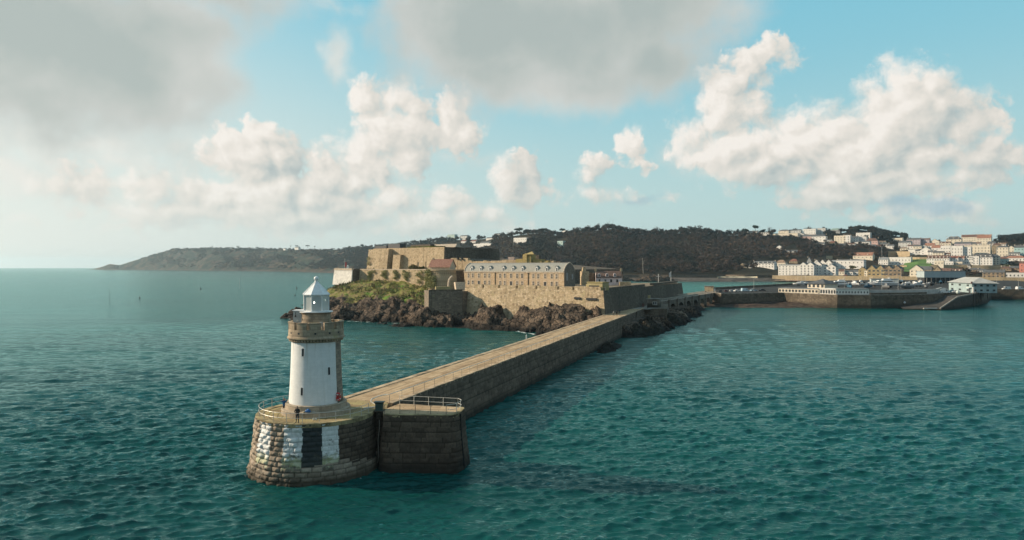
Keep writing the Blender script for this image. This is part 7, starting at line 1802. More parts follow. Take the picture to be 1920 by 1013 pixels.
for i in range(7):
    px = 1822 + i * 4.4; t_ = i / 6; p = C_.lerp(D_, t_); mb = MB(); mb.tube([(p.x, p.y - 0.7, -1), (p.x, p.y - 0.7, 7.2 + 0.8 * (i % 2))], 0.24, 6)
    tag(mb.build('timber_pile', plain('pile_timber', (0.06, 0.05, 0.042), 0.9)), 'dark timber pile against the quay below the harbour office', 'pile', 'timber piles below the harbour office')
# brown beach
bx, by = 141, 386
n_ = 70; u = np.linspace(-1, 1, n_); U, Vv = np.meshgrid(u, u); Xw = bx + 62 * U + 8 * Vv; Yw = by + 21 * Vv - 3 * U
Zl = 3.0 * (0.42 + 0.62 * Vv) * (1 - 0.3 * U ** 2) + 0.9 * (fbm2(Xw / 6, Yw / 6, 5, 3) - 0.5) - np.clip(np.abs(U) - 0.75, 0, 1) * 9
a = np.arange(n_ - 1)[:, None] * n_ + np.arange(n_ - 1)[None]; F = np.stack([a, a + 1, a + n_ + 1, a + n_], -1).reshape(-1, 4)
tag(np_mesh('beach', np.stack([Xw, Yw, Zl], -1).reshape(-1, 3), F, plain('brown_shingle', (0.085, 0.062, 0.05), 0.95, 0, 0.35, 0.35, 0.1, 0.1), None, True), kind='structure')
# far beach under the wood with a sunlit sand patch
for nm, px0, px1, yy, zc, col, lab in (('beach', 1180, 1475, 527.3, 2.2, (0.075, 0.06, 0.048), None), ('sand', 1345, 1420, 521.5, 4.5, (0.42, 0.36, 0.25), None), ('shingle', 1420, 1500, 523.8, 3.2, (0.26, 0.18, 0.13), None)):
    mb = MB(); Np = 30; prev = None
    for i in range(Np + 1):
        px = px0 + (px1 - px0) * i / Np; Ya = col_profile(px, 1000.0)[2]; e = math.sin(math.pi * i / Np) ** 0.4; X_ = (px - CX) / FPX
        y0 = Ya - (26 if nm == 'beach' else 12) * e - 3; y1 = Ya + (4 if nm == 'beach' else 4 + 14 * e); z1 = EYE - ((521 if nm == 'beach' else 518.5 if nm == 'sand' else 521.5) - HZ) / FPX * y1
        q = [(X_ * y0, y0, -0.6 if nm == 'beach' else 1.2), (X_ * y1, y1, z1)]
        if prev: mb.poly([prev[0], q[0], q[1], prev[1]])
        prev = q
    tag(mb.build(nm, plain(nm + '_ground', col, 0.95, 0, 0.4, 0.1)), kind='structure')
mb = MB(); prev = None
for i in range(41):
    px = 1090 + 360 * i / 40; Yq = terr_Y(px, 519.5) ; X_ = (px - CX) / FPX; z = EYE - (515.5 - HZ) / FPX * Yq
    q = [(X_ * (Yq - 3), Yq - 3, z - 5.5), (X_ * (Yq - 2.5), Yq - 2.5, z), (X_ * (Yq + 5), Yq + 5, z)]
    if prev: mb.poly([prev[0], q[0], q[1], prev[1]]); mb.poly([prev[1], q[1], q[2], prev[2]])
    prev = q
tag(set_uv_planar(mb.build('shore_wall', M_hw)), 'long dark sea wall along the foot of the wood', 'sea wall')
for i, (px, Y_, rx, ry, h_) in enumerate(((1228, 1030, 32, 9, 8), (1120, 1090, 30, 9, 6), (1165, 1070, 22, 8, 5))):
    rock_heap('shore_rock', ['brown rocky outcrop on the far shore behind the flagpoles', 'dark rocks on the far shore behind the pink house', 'low dark rocks on the far shore right of the pink house'][i], (px - CX) / FPX * Y_, Y_, rx, ry, h_, 0, 40 + i, M_wetrock if i else M_rock, 1.2)

# bridge of arches
B0 = qz(1236, 566.2); B1 = qz(1343, 549.2); bd = (B1 - B0); BLg = bd.length; bd.normalize(); bo = Vector((bd.y, -bd.x, 0)); BWd = 6.0
br_ = thing('arched_bridge', 'low stone bridge of eight arches joining the castle breakwater to the harbour road', 'bridge', (B0.x, B0.y, 0))
NA = 8; bay = BLg / NA; M_bs = masonry('bridge_stone', [(0.18, 0.15, 0.12), (0.24, 0.20, 0.16), (0.30, 0.25, 0.20)], (0.16, 0.135, 0.11), (0.9, 0.4), stain=0.4, streak=0.4, tide=(0.6, 2.6, (0.03, 0.027, 0.02)))
def bpt(s, o_, z): p = B0 + bd * s + bo * o_; return (p.x, p.y, z)
mb = MB(); ks = 12
for k in range(NA):
    s0 = k * bay; hw = bay * 0.36; cs_ = s0 + bay / 2
    ar = [(cs_ - hw, -1.0)] + [(cs_ - hw * math.cos(math.pi * i / ks), 2.6 + 2.6 * math.sin(math.pi * i / ks)) for i in range(ks + 1)] + [(cs_ + hw, -1.0)]
    for o_, fl in ((0, 1), (-BWd, -1)):
        mb.poly([bpt(s0, o_, -1), bpt(cs_ - hw, o_, -1), bpt(cs_ - hw, o_, 7), bpt(s0, o_, 7)][::fl]); mb.poly([bpt(cs_ + hw, o_, -1), bpt(s0 + bay, o_, -1), bpt(s0 + bay, o_, 7), bpt(cs_ + hw, o_, 7)][::fl])
        for (x0, z0_), (x1, z1_) in zip(ar[1:-1][:-1], ar[1:-1][1:]): mb.poly([bpt(x0, o_, z0_), bpt(x1, o_, z1_), bpt(x1, o_, 7), bpt(x0, o_, 7)][::fl])
    for (x0, z0_), (x1, z1_) in zip(ar[:-1], ar[1:]): mb.poly([bpt(x0, 0, z0_), bpt(x0, -BWd, z0_), bpt(x1, -BWd, z1_), bpt(x1, 0, z1_)])
mb.poly([bpt(0, 0, 7), bpt(BLg, 0, 7), bpt(BLg, -BWd, 7), bpt(0, -BWd, 7)])
set_uv_planar(mb.build('arches', M_bs, br_))
for k in range(NA + 1):
    mb = MB(); p = B0 + bd * (k * bay) + bo * 0.45; mb.box((p.x, p.y, -1), (1.5, 0.9, 8.3), math.atan2(bd.y, bd.x), 0, (0.85, 0.7)); set_uv_planar(mb.build('pilaster', M_bs, br_))
for o_, lab in ((0.1, 0), (-BWd + 0.3, 1)):
    mb = MB(); p = B0 + bd * (BLg / 2) + bo * (o_ - 0.2); mb.box((p.x, p.y, 7.0), (BLg, 0.45, 0.3), math.atan2(bd.y, bd.x)); mb.box((p.x, p.y, 8.0), (BLg, 0.4, 0.16), math.atan2(bd.y, bd.x))
    for i in range(64): q = B0 + bd * (BLg * (i + 0.5) / 64) + bo * (o_ - 0.2); mb.box((q.x, q.y, 7.3), (0.5, 0.25, 0.7), math.atan2(bd.y, bd.x))
    mb.build('balustrade', plain('pale_coping', (0.50, 0.44, 0.37), 0.9, 0, 0.2, 1), br_)
# road link between pier head and bridge, kiosk, hut
mb = MB(); mb.prism([(44, 268), (60, 264), (B0.x + 3.5, B0.y - 2), (B0.x - 4, B0.y + 4), (70, 320), (62, 300), (45, 246), (41, 250)], 1.0, ZT - 0.02); tag(set_uv_planar(mb.build('road', M_hw)), kind='structure'); 
mb = MB(); mb.prism([(43, 262), (52, 263), (58.5, 270), (B0.x - 4, B0.y + 4), (66, 305), (60, 292)], ZT - 0.3, ZT + 0.02); tag(mb.build('pavement', M_conc), kind='structure')
kk = thing('kiosk', 'small flat roofed stone kiosk with white door and window at the bridge end', 'kiosk', (56.8, 272, ZT)); ka = R(-24); kc = Vector((56.8, 273, 0))
def kp_(u, d, z): return (kc.x + u * math.cos(ka) - d * math.sin(ka), kc.y + u * math.sin(ka) + d * math.cos(ka), z)
mb = MB(); mb.box(kp_(0, 0, ZT - 3), (4.6, 4.2, 6.3), ka); set_uv_planar(mb.build('wall', M_bs, kk)); mb = MB(); mb.box(kp_(0, 0, ZT + 3.3), (5.2, 4.8, 0.25), ka); mb.build('roof', M_conc, kk)
mb = MB(); mb.box(kp_(0.8, -2.12, ZT + 1.1), (1.7, 0.12, 1.3), ka); w_ = mb.build('window', M_white, kk)
for u in (0.4, 1.2): mb = MB(); mb.box(kp_(u, -2.17, ZT + 1.2), (0.6, 0.06, 1.1), ka); mb.build('pane', M_pane, w_)
mb = MB(); mb.box(kp_(-2.33, -1.0, ZT + 0.05), (0.12, 1.6, 2.1), ka); mb.build('door', M_white, kk)
mb = MB(); mb.box(kp_(-2.0, 0, ZT + 3.5), (0.9, 0.9, 1.3), ka); mb.build('chimney', M_lich, kk)
p = gz(1206, 575.5, ZT); mb = MB(); mb.box((p.x, p.y, ZT), (0.9, 0.15, 1.35), 0.1); tag(mb.build('notice_board', M_red), 'red notice board left of the kiosk', 'sign')
ht = thing('stone_hut', 'small tan stone hut with a red lifebuoy at the far end of the bridge', 'hut', (118, 404, QZ)); hc_ = at(1330, 553, 407)
mb = MB(); mb.box((hc_.x, hc_.y, QZ - 1), (5.0, 4, 4.6), -0.4); set_uv_planar(mb.build('wall', M_cw, ht)); mb = MB(); mb.box((hc_.x, hc_.y, QZ + 3.6), (5.4, 4.4, 0.3), -0.4); mb.build('roof', M_conc, ht)
mb = MB(); mb.box((hc_.x + 2.9, hc_.y - 0.6, QZ), (0.8, 1.5, 2.3), -0.4); mb.build('door', M_white, ht)
p = at(1322.5, 548, 402); mb = MB(); mb.tube([(p.x + 0.55 * math.cos(k * math.pi / 8), p.y, p.z + 0.55 * math.sin(k * math.pi / 8)) for k in range(16)], 0.2, 6, 0, True); tag(mb.build('lifebuoy', M_red), 'red lifebuoy on the left wall of the stone hut', 'lifebuoy')
rock_heap('boulder', 'pale brown boulders under the first bridge arch', 71, 287, 4.0, 2.6, 2.8, 30, 61, plain('pale_boulder', (0.26, 0.20, 0.15), 0.9, 0, 0.3, 0.8), 0.3)

# quay buildings
def qb(px, py): v = qz(px, py); return v
def long_building(name, label, cat, A, B, depth, h, wall, roof, nwin, ww, wh, zw, z0=QZ, hip=0.0, ov=0.3, frame=None, lintel=None):
    d = (B - A); w = d.length; d.normalize(); th = math.atan2(d.y, d.x); t = thing(name, label, cat, ((A.x + B.x) / 2, (A.y + B.y) / 2, z0), th)
    mb = MB(); mb.box((0, depth / 2, 0), (w, depth, h)); mb.build('wall', wall, t, local=True)
    mb = MB()
    if hip: 
        e = ov; i = min(w * 0.48, depth / 2); a = [(-w / 2 - e, -e, h), (w / 2 + e, -e, h), (w / 2 + e, depth + e, h), (-w / 2 - e, depth + e, h)]; r0, r1 = (-w / 2 + i, depth / 2, h + hip), (w / 2 - i, depth / 2, h + hip)
        mb.poly([a[0], a[1], r1, r0]); mb.poly([a[2], a[3], r0, r1]); mb.poly([a[1], a[2], r1]); mb.poly([a[3], a[0], r0]); mb.poly(a[::-1])
    else: mb.box((0, depth / 2, h), (w + 2 * ov, depth + 2 * ov, 0.25))
    mb.build('roof', roof, t, local=True)
    for r_, z in enumerate(zw if isinstance(zw, (list, tuple)) else [zw]):
        for i in range(nwin): part_box('window', M_win, t, (-w / 2 + w * (i + 0.5) / nwin, -0.04, z), (ww, 0.12, wh))
    return t, w
long_building('restaurant', 'long low white quayside restaurant with a row of dark windows', 'restaurant', qb(1461, 549.3) + Vector((0, 1.2, 0)), qb(1536, 551.6) + Vector((0, 1.2, 0)), 8, 2.7, WALLM['cream'], ROOFM['lead'], 12, 1.25, 1.3, 1.4)
long_building('glazed_pavilion', 'white framed glazed box projecting over the quay wall', 'pavilion', qb(1536, 552) + Vector((0, -0.8, 0)), qb(1566, 553) + Vector((0, -0.8, 0)), 8, 3.1, WALLM['white'], WALLM['white'], 6, 1.0, 1.9, 1.6)
long_building('pavilion', 'cream upper pavilion with broad dark hip roof behind the restaurant', 'pavilion', qz(1514, 545.5) , qz(1546, 546.5), 15, 4.6, WALLM['cream'], ROOFM['slate'], 4, 1.5, 1.7, 3.2, hip=3.0, ov=0.9)
long_building('quay_range', 'long cream walled range with pairs of small dark windows right of the glazed box', 'building', qb(1568, 553.2) + Vector((0, 0.9, 0)), qb(1631, 553.8) + Vector((0, 0.9, 0)), 7, 3.3, WALLM['white'], ROOFM['lead'], 11, 0.6, 0.95, 1.5)
t, w = long_building('harbour_office', 'pale blue grey two storey harbour office with broad grey hip roof', 'office', qz(1779, 545.5), qz(1822.5, 549.3), 13, 5.6, ren('blue_grey_cladding', (0.33, 0.42, 0.43)), ren('pale_grey_metal_roof', (0.40, 0.40, 0.38)), 0, 1, 1, 1, hip=3.4, ov=1.0)
for r_, z in ((0, 1.5), (1, 4.3)):
    for g in range(3):
        for k in range(3): part_box('window', M_win, t, (-w / 2 + w * (g + 0.5) / 3 + (k - 1) * 1.15, -0.04, z), (0.85, 0.12, 1.05))
    for k in range(4): part_box('window', M_win, t, (w / 2 + 0.04, 13 * (k + 0.5) / 4, z), (0.12, 1.3, 1.05))
part_box('door', M_win, t, (w / 2 - 3.2, -0.05, 1.15), (2.4, 0.14, 2.3)); part_box('canopy', WALLM['white'], t, (w / 2 - 2.6, -0.7, 2.9), (4.2, 1.4, 0.2))
p = at(1822, 530.5, 401); mb = MB(); mb.box((p.x, p.y, p.z - 0.8), (1.1, 0.3, 1.5), 0.2); tag(mb.build('red_sign', M_red), 'red sign on the near roof corner of the harbour office', 'sign')
p = at(1823, 547, 402); mb = MB(); mb.box((p.x, p.y - 1, QZ), (0.9, 0.5, 3.4), 0.2); tag(mb.build('white_signboard', M_white), 'white signboard standing at the harbour office corner', 'sign')
t = thing('boat_shed', 'long pale blue clad boat shed on dark open ground floor', 'shed', (at(1772, 532, 640).x, 640, QZ), R(-6)); bw_ = 73 / FPX * 640
mb = MB(); mb.box((0, 8, 0), (bw_ - 1, 14, 5.2)); mb.build('undercroft', plain('dark_undercroft', (0.035, 0.036, 0.038), 0.9), t, local=True)
m, nt, b, N = new_mat('ribbed_cladding'); co = obj_co(nt); x_, y_, z_ = N.sep(co); rb_ = N.m('SINE', N.mul(x_, 5.0)); big_ = N.noise(N.v('MULTIPLY', co, (0.12, 1, 0)), 1.0, 3.0)
N.put(b.inputs['Base Color'], N.mix(N.mad(rb_, 0.12, N.mad(big_, 1.4, -0.3)), (0.30, 0.38, 0.40), (0.47, 0.52, 0.53))); b.inputs['Roughness'].default_value = 0.6
mb = MB(); mb.box((0, 8, 5.2), (bw_, 15, 5.9)); mb.build('cladding', m, t, local=True); mb = MB(); mb.box((0, 8, 11.1), (bw_ + 0.6, 15.6, 0.3)); mb.build('roof', ROOFM['lead'], t, local=True)
for i in range(9): part_box('column', M_conc, t, (-bw_ / 2 + 2 + i * (bw_ - 4) / 8, -0.1, 2.6), (0.4, 0.4, 5.2))
long_building('workshop', 'pale blue flat workshop behind the big motor yacht', 'workshop', Vector((at(1640, 532, 600).x, 606, 0)), Vector((at(1683, 532, 600).x, 598, 0)), 10, 4.6, ren('pale_blue_wall', (0.46, 0.51, 0.51)), ROOFM['lead'], 2, 1.2, 1.6, 2.2)

# boats ashore
M_gel = plain('white_gelcoat', (0.74, 0.74, 0.73), 0.3, 0, 0.04, 0.5); M_bwin = plain('boat_window', (0.02, 0.022, 0.026), 0.15)
def motor_yacht(px, py, Y, L, label, rz, tall=1.0, group='boats standing on the quay'):
    p = at(px, py, Y); t = thing('motor_yacht', label, 'boat', (p.x, p.y, QZ + 0.6), rz, group); Bm = L * 0.14
    mb = MB(); st = np.linspace(-0.5, 0.5, 13); V = []
    for s in st:
        f_ = 1 - max(0, (s - 0.02) / 0.48) ** 2.2; sheer = 0.115 + 0.05 * max(0, s + 0.1); kz = 0.06 * max(0, (s - 0.1) / 0.4) ** 2
        for v, hh in ((-1, sheer), (-0.86, 0.03 + kz), (0, kz), (0.86, 0.03 + kz), (1, sheer)): V.append((s * L, v * Bm * f_ * (1 if abs(v) == 1 else 0.86), hh * L))
    Fc = []
    for i in range(12):
        for k in range(4): a = i * 5 + k; Fc.append((a, a + 5, a + 6, a + 1))
        Fc.append((i * 5 + 4, i * 5 + 9, i * 5 + 5, i * 5))
    Fc.append((0, 1, 2, 3, 4)); mb.mesh(V, [f_[::-1] for f_ in Fc]); mb.build('hull', M_gel, t, local=True)
    mb = MB(); mb.box((-0.06 * L, 0, 0.118 * L), (0.56 * L, Bm * 1.5, 0.085 * L * tall), 0, 0, (0.78, 0.85)); mb.build('cabin', M_gel, t, local=True)
    mb = MB(); mb.box((-0.05 * L, 0, 0.148 * L), (0.50 * L, Bm * 1.47, 0.030 * L * tall), 0, 0, (0.93, 0.97)); mb.build('windows', M_bwin, t, local=True)
    mb = MB(); mb.box((-0.12 * L, 0, (0.118 + 0.085 * tall) * L), (0.30 * L, Bm * 1.1, 0.05 * L * tall), 0, 0, (0.75, 0.85)); mb.build('flybridge', M_gel, t, local=True)
    mb = MB(); mb.tube([(-0.2 * L, 0, (0.118 + 0.13 * tall) * L), (-0.25 * L, 0, (0.118 + 0.2 * tall) * L)], 0.07, 5); mb.box((-0.22 * L, 0, (0.118 + 0.155 * tall) * L), (0.05 * L, Bm * 1.0, 0.012 * L)); mb.build('radar_arch', M_gel, t, local=True)
    mb = MB()
    for s in (-0.3, 0.0, 0.28): mb.box((s * L, 0, -0.6), (0.4, Bm * 0.9, 0.6 + 0.02 * L))
    mb.build('cradle', plain('cradle_timber', (0.06, 0.045, 0.035), 0.9), t, local=True)
    return t
motor_yacht(1572, 538, 520, 17, 'large white motor yacht ashore behind the glazed pavilion', R(172), 1.25)
motor_yacht(1655, 540, 520, 22, 'largest white motor yacht ashore behind the long pale parapet', R(176), 1.0)
motor_yacht(1698, 538, 520, 12, 'white motor boat ashore right of the largest yacht', R(168), 1.1)
motor_yacht(1718, 537, 530, 11, 'small white motor boat ashore nearest the boat shed', R(185), 0.9)
motor_yacht(1599, 538, 540, 8, 'small white boat right of the first big yacht', R(150), 0.8)
motor_yacht(1614, 537, 560, 8, 'small low white boat between the two big yachts', R(200), 0.7)
motor_yacht(1741, 536, 560, 9, 'small pale boat in front of the boat shed columns', R(165), 0.8)
def sail_boat(px, py, Y, L, hm, label, rz):
    p = at(px, py, Y); t = thing('sailing_boat', label, 'boat', (p.x, p.y, QZ + 0.8), rz, 'sailing boats on the quay'); Bm = L * 0.15; mb = MB(); V = []
    for s in np.linspace(-0.5, 0.5, 11):
        f_ = (1 - max(0, (s) / 0.5) ** 2) * (1 - 0.35 * max(0, -s / 0.5) ** 2)
        for v, hh in ((-1, 0.15), (-0.7, 0.03), (0, 0.0), (0.7, 0.03), (1, 0.15)): V.append((s * L, v * Bm * f_, hh * L))
    Fc = []
    for i in range(10):
        for k in range(4): a = i * 5 + k; Fc.append((a + 1, a + 6, a + 5, a))
        Fc.append((i * 5, i * 5 + 5, i * 5 + 9, i * 5 + 4))
    mb.mesh(V, Fc); mb.build('hull', M_gel, t, local=True)
    mb = MB(); mb.box((0, 0, 0.15 * L), (L * 0.4, Bm, 0.05 * L), 0, 0, (0.8, 0.8)); mb.build('cabin', M_gel, t, local=True)
    mb = MB(); mb.tube([(0.05 * L, 0, 0.15 * L), (0.05 * L, 0, hm)], 0.07, 5); mb.tube([(0.05 * L, 0, 0.3 * L), (-0.4 * L, 0, 0.3 * L)], 0.06, 5); mb.build('mast', plain('mast_alloy', (0.55, 0.54, 0.52), 0.4, 0.4), t, local=True)
    mb = MB(); mb.box((0, 0, -0.8), (L * 0.25, 0.25, 0.9)); mb.build('keel', M_bwin, t, local=True)
for i, (px, Y_, hm) in enumerate(((1497, 560, 12), (1504, 590, 14), (1511, 570, 11), (1690, 620, 13), (1726, 640, 12))):
    sail_boat(px, 500.5 + 15.3 * FPX / Y_, Y_, 8.5, hm, ['sailing boat with bare mast, leftmost on the quay behind the restaurant', 'taller masted sailing boat second from the left behind the restaurant', 'sailing boat next to the pavilion roof', 'sailing boat behind the largest yacht near the workshop', 'sailing boat left of the boat shed'][i], R(160 + 25 * i))
rgq = np.random.default_rng(21)
def small_boat(px, Y, L, label, rz, col):
    X_ = (px - CX) / FPX * Y; t = thing('dinghy', label, 'boat', (X_, Y, QZ + 0.5), rz, 'small boats in the boat park'); Bm = L * 0.18; mb = MB(); V = []
    for s in np.linspace(-0.5, 0.5, 7):
        f_ = 1 - max(0, s / 0.5) ** 2.2
        for v, hh in ((-1, 0.2), (-0.7, 0.04), (0, 0.0), (0.7, 0.04), (1, 0.2)): V.append((s * L, v * Bm * f_, hh * L))
    Fc = []
    for i in range(6):
        for k in range(4): a = i * 5 + k; Fc.append((a + 1, a + 6, a + 5, a))
        Fc.append((i * 5, i * 5 + 5, i * 5 + 9, i * 5 + 4))
    mb.mesh(V, Fc); mb.build('hull', col, t, local=True)
    mb = MB(); mb.box((-0.02 * L, 0, 0.19 * L), (L * 0.36, Bm * 1.2, 0.17 * L), 0, 0, (0.7, 0.8)); mb.build('cabin', M_gel if len(label) % 3 == 0 else col, t, local=True)
    mb = MB(); mb.box((0.08 * L, 0, 0.25 * L), (L * 0.14, Bm * 1.12, 0.07 * L)); mb.build('windscreen', M_bwin, t, local=True)
    mb = MB(); mb.box((0, 0, -0.5), (L * 0.5, Bm, 0.55)); mb.build('trailer', M_dark, t, local=True)
HC_ = [('navy', plain('navy_hull', (0.02, 0.03, 0.06), 0.4)), ('black', plain('black_hull', (0.015, 0.016, 0.018), 0.4)), ('white', M_gel), ('grey', plain('grey_hull', (0.2, 0.21, 0.22), 0.5)), ('blue', plain('blue_hull', (0.05, 0.14, 0.22), 0.4))]
place2 = ['behind the glazed pavilion', 'right of the first big yacht', 'between the two big yachts', 'left of the workshop', 'before the workshop', 'behind the largest yacht', 'right of the largest yacht', 'beside the boat shed', 'left of the harbour office roof']
for i in range(18):
    px = 1548 + (1768 - 1548) * ((i + 0.5) / 18) + 6 * (rgq.random() - 0.5); Y_ = [478, 545, 600][i % 3] + 14 * rgq.random(); nm, mt = HC_[(i * 3 + i // 5) % 5]
    small_boat(px, Y_, 6.5 + 3.5 * rgq.random(), 'small %s hulled cabin boat, %s of its pair parked %s' % (nm, 'nearer' if i % 2 == 0 else 'farther', place2[i // 2]), R(360 * rgq.random()), mt)
# masts and lamp posts on the quay
def lamp_post(px, py0, py1, Y, label, arm=1.2):
    p, q = at(px, py0, Y), at(px, py1, Y); t = thing('lamp_post', label, 'lamp post', (p.x, p.y, p.z), 0, 'lamp posts on the harbour quay'); mt = plain('lamp_steel', (0.42, 0.42, 0.41), 0.5, 0.3)
    mb = MB(); mb.tube([p, q], [0.12, 0.07], 6); mb.tube([q, q + Vector((arm, 0, 0.15))], 0.05, 5); mb.build('pole', mt, t); mb = MB(); mb.box((q.x + arm, q.y, q.z + 0.08), (0.7, 0.3, 0.14)); mb.build('lamp_head', mt, t)
lamp_post(1413.5, 547, 523, 420, 'tall lamp post on the harbour road beside the parked van'); lamp_post(1584, 541, 505, 470, 'lamp post behind the quay range near the big yacht'); lamp_post(1653.5, 545, 462, 450, 'tallest thin mast like lamp post behind the long pale parapet')
lamp_post(1684, 545, 516, 440, 'lamp post left of the parked white van'); lamp_post(1869, 546, 515, 450, 'lamp post on the right quay beside the harbour office'); lamp_post(1909.5, 545, 520, 455, 'lamp post on the right quay above the second van'); lamp_post(1843, 541, 512, 470, 'lamp post behind the harbour office roof')

# vehicles
def car(px, Y, col, label, rz, van=False, name='car', z=QZ, cat=None):
    if van and name == 'car': name = 'van'
    X_ = (px - CX) / FPX * Y; t = thing(name, label, cat or ('van' if van else 'car'), (X_, Y, z + 0.02), rz, 'vehicles parked on the harbour')
    L, Wd = (5.2, 2.0) if van else (4.2, 1.75); cm = plain('car_' + label.split()[0] + '_paint', col, 0.35, 0.1, 0.05, 1)
    mb = MB(); mb.box((0, 0, 0.28), (L, Wd, 0.62), 0, 0, (0.97, 0.95)); mb.build('body', cm, t, local=True)
    mb = MB(); mb.box((-L * 0.10 if van else -0.15, 0, 0.88), (L * 0.74 if van else L * 0.56, Wd * 0.94, 1.15 if van else 0.58), 0, 0, (0.90 if van else 0.68, 0.88)); mb.build('cabin', cm, t, local=True)
    mb = MB()
    if van: mb.box((L * 0.235, 0, 1.15), (L * 0.085, Wd * 0.90, 0.6), 0, 0, (0.75, 0.92)); mb.box((L * 0.13, 0, 1.2), (0.8, Wd * 0.945, 0.5), 0, 0, (0.9, 0.95))
    else: mb.box((-0.15, 0, 0.96), (L * 0.55, Wd * 0.955, 0.38), 0, 0, (0.77, 0.90))
    mb.build('windows', M_bwin, t, local=True)
    for sx in (-0.3, 0.3):
        for sy in (-1, 1):
            mb = MB(); c_ = (sx * L, sy * Wd * 0.44, 0.33); mb.tube([(c_[0], c_[1] - 0.11, c_[2]), (c_[0], c_[1] + 0.11, c_[2])], 0.33, 12); mb.build('wheel', M_dark, t, local=True)
car(1351, 410, (0.03, 0.032, 0.035), 'black car parked on the harbour road nearest the stone hut', R(75)); car(1361, 414, (0.10, 0.03, 0.03), 'maroon car parked second from the stone hut', R(80)); car(1371, 418, (0.40, 0.41, 0.42), 'silver car parked on the harbour road between maroon and white ones', R(82))
car(1382, 420, (0.7, 0.7, 0.69), 'white car parked on the harbour road left of the pale blue van', R(20)); car(1397, 424, (0.42, 0.55, 0.62), 'pale blue van parked on the harbour road', R(12), True, 'van'); car(1413, 428, (0.3, 0.42, 0.5), 'blue car parked right of the pale blue van', R(15)); car(1429, 430, (0.04, 0.04, 0.045), 'dark car parked at the right end of the harbour road', R(170))
car(1771, 396, (0.66, 0.66, 0.64), 'white van parked on the quay nearest the slipway', R(-8), True, 'van'); car(1771, 425, (0.6, 0.6, 0.6), 'pale van parked behind the white van by the slipway', R(-6), True, 'van'); car(1786, 412, (0.12, 0.28, 0.38), 'blue car parked in front of the harbour office', R(-30)); car(1793, 404, (0.68, 0.68, 0.67), 'white car parked right of the blue one by the harbour office', R(-25))
cc_ = [('white', (0.66, 0.66, 0.65)), ('black', (0.03, 0.03, 0.033)), ('silver', (0.4, 0.41, 0.42)), ('navy', (0.03, 0.05, 0.1)), ('grey', (0.16, 0.165, 0.17)), ('red', (0.35, 0.03, 0.03)), ('blue', (0.08, 0.2, 0.36))]
cp_ = ['below the white hotel', 'below the left gabled apartments', 'below the narrow high gable', 'below the balconied block', 'below the plain white building', 'before the low cream building', 'before the slate roofed low house', 'before the leftmost gothic gable', 'before the cream gothic front', 'before the twin gothic gables', 'before the tan gothic centre', 'before the brown gothic gables', 'before the dark gap right of the gothic row', 'before the chapel like gable', 'before the tan stone wing']
for i in range(15):
    px = 1480 + i * 17.5; Yw = col_profile(px, 1000.0)[2] + 8.5; nm, cl = cc_[(i * 4 + i // 3) % 7]
    car(px, Yw, cl, nm + ' car parked on the waterfront road ' + cp_[i], R(-38 + (i % 3) * 3), z=float(ground_z(px, Yw)[0]) + 0.05)
car(1887, 461, (0.68, 0.68, 0.66), 'white van on the right quay behind the railing', R(175), True, 'van', 6.9); car(1912, 462, (0.66, 0.66, 0.65), 'white van at the right edge of the right quay', R(8), True, 'van', 6.9)
p = at(1796, 549.5, 392); mb = MB(); mb.lathe([(0.1, 0), (0.75, 0.1), (0.95, 0.7), (0.7, 1.5), (0.2, 1.9), (0.02, 1.95)], 16, (p.x, p.y, QZ)); tag(mb.build('buoy_ashore', plain('pale_buoy', (0.55, 0.62, 0.58), 0.5)), 'pale rounded buoy standing on the quay by the slipway', 'buoy')
p = gz(1695.5, 567.5, 3.0); mb = MB(); mb.ball((p.x, front[9].y - 1.1, 3.0), 0.55, 12, 8); tag(mb.build('mooring_buoy', plain('white_buoy', (0.75, 0.75, 0.74), 0.5)), 'round white buoy hanging on the dark quay wall', 'buoy')
railing('railing', 'thin railing along the edge of the right quay', [(p.x - 0.2, p.y + 0.6, QZ + 0.35) for p in (right[3], right[4], right[5])], 4.0, (0.5, 1.0), plain('quay_rail_steel', (0.20, 0.19, 0.18), 0.6), 0.05, 0.035, 1.05, None)

# sea marks
M_bd = plain('buoy_dark', (0.025, 0.03, 0.03), 0.6)
for i, (px, py) in enumerate(((262, 559.5), (376, 543), (553, 554.5), (556, 541.5))):
    p = gz(px, py, 0); s = p.y / 820; mb = MB(); mb.lathe([(0.9 * s, -0.3), (1.0 * s, 0.2 * s), (0.5 * s, 0.7 * s), (0.22 * s, 2.4 * s), (0.0, 2.6 * s)], 12, (p.x, p.y, 0)); mb.tube([(p.x, p.y, 2.4 * s), (p.x, p.y, 3.2 * s)], 0.08 * s, 5)
    tag(mb.build('sea_buoy', M_bd), ['small dark buoy on the open sea, leftmost one', 'small dark buoy farther out on the open sea below the headland', 'small dark buoy just left of the lantern, nearer one', 'small dark buoy just left of the lantern, farther one'][i], 'buoy', 'buoys on the open sea')
for px, py0, py1, lab in ((205.5, 567, 543, 'thin dark marker pole standing in the sea on the left'), (449, 541, 521, 'thin pale marker pole standing far out below the headland')):
    p = gz(px, py0, 0); mb = MB(); mb.tube([(p.x, p.y, -1), (p.x, p.y, (py0 - py1) / FPX * p.y)], 0.07 if px < 300 else 0.12, 5); tag(mb.build('marker_pole', M_bd if px < 300 else M_pw), lab, 'marker pole')
p = gz(987, 636, 0); mb = MB(); mb.tube([(p.x, p.y, -0.5), (p.x, p.y, 1.2)], 0.16, 8); mb.ball((p.x, p.y, 1.2), 0.17); tag(mb.build('white_marker', M_white), 'small white marker post in the water beside the pier', 'marker post')

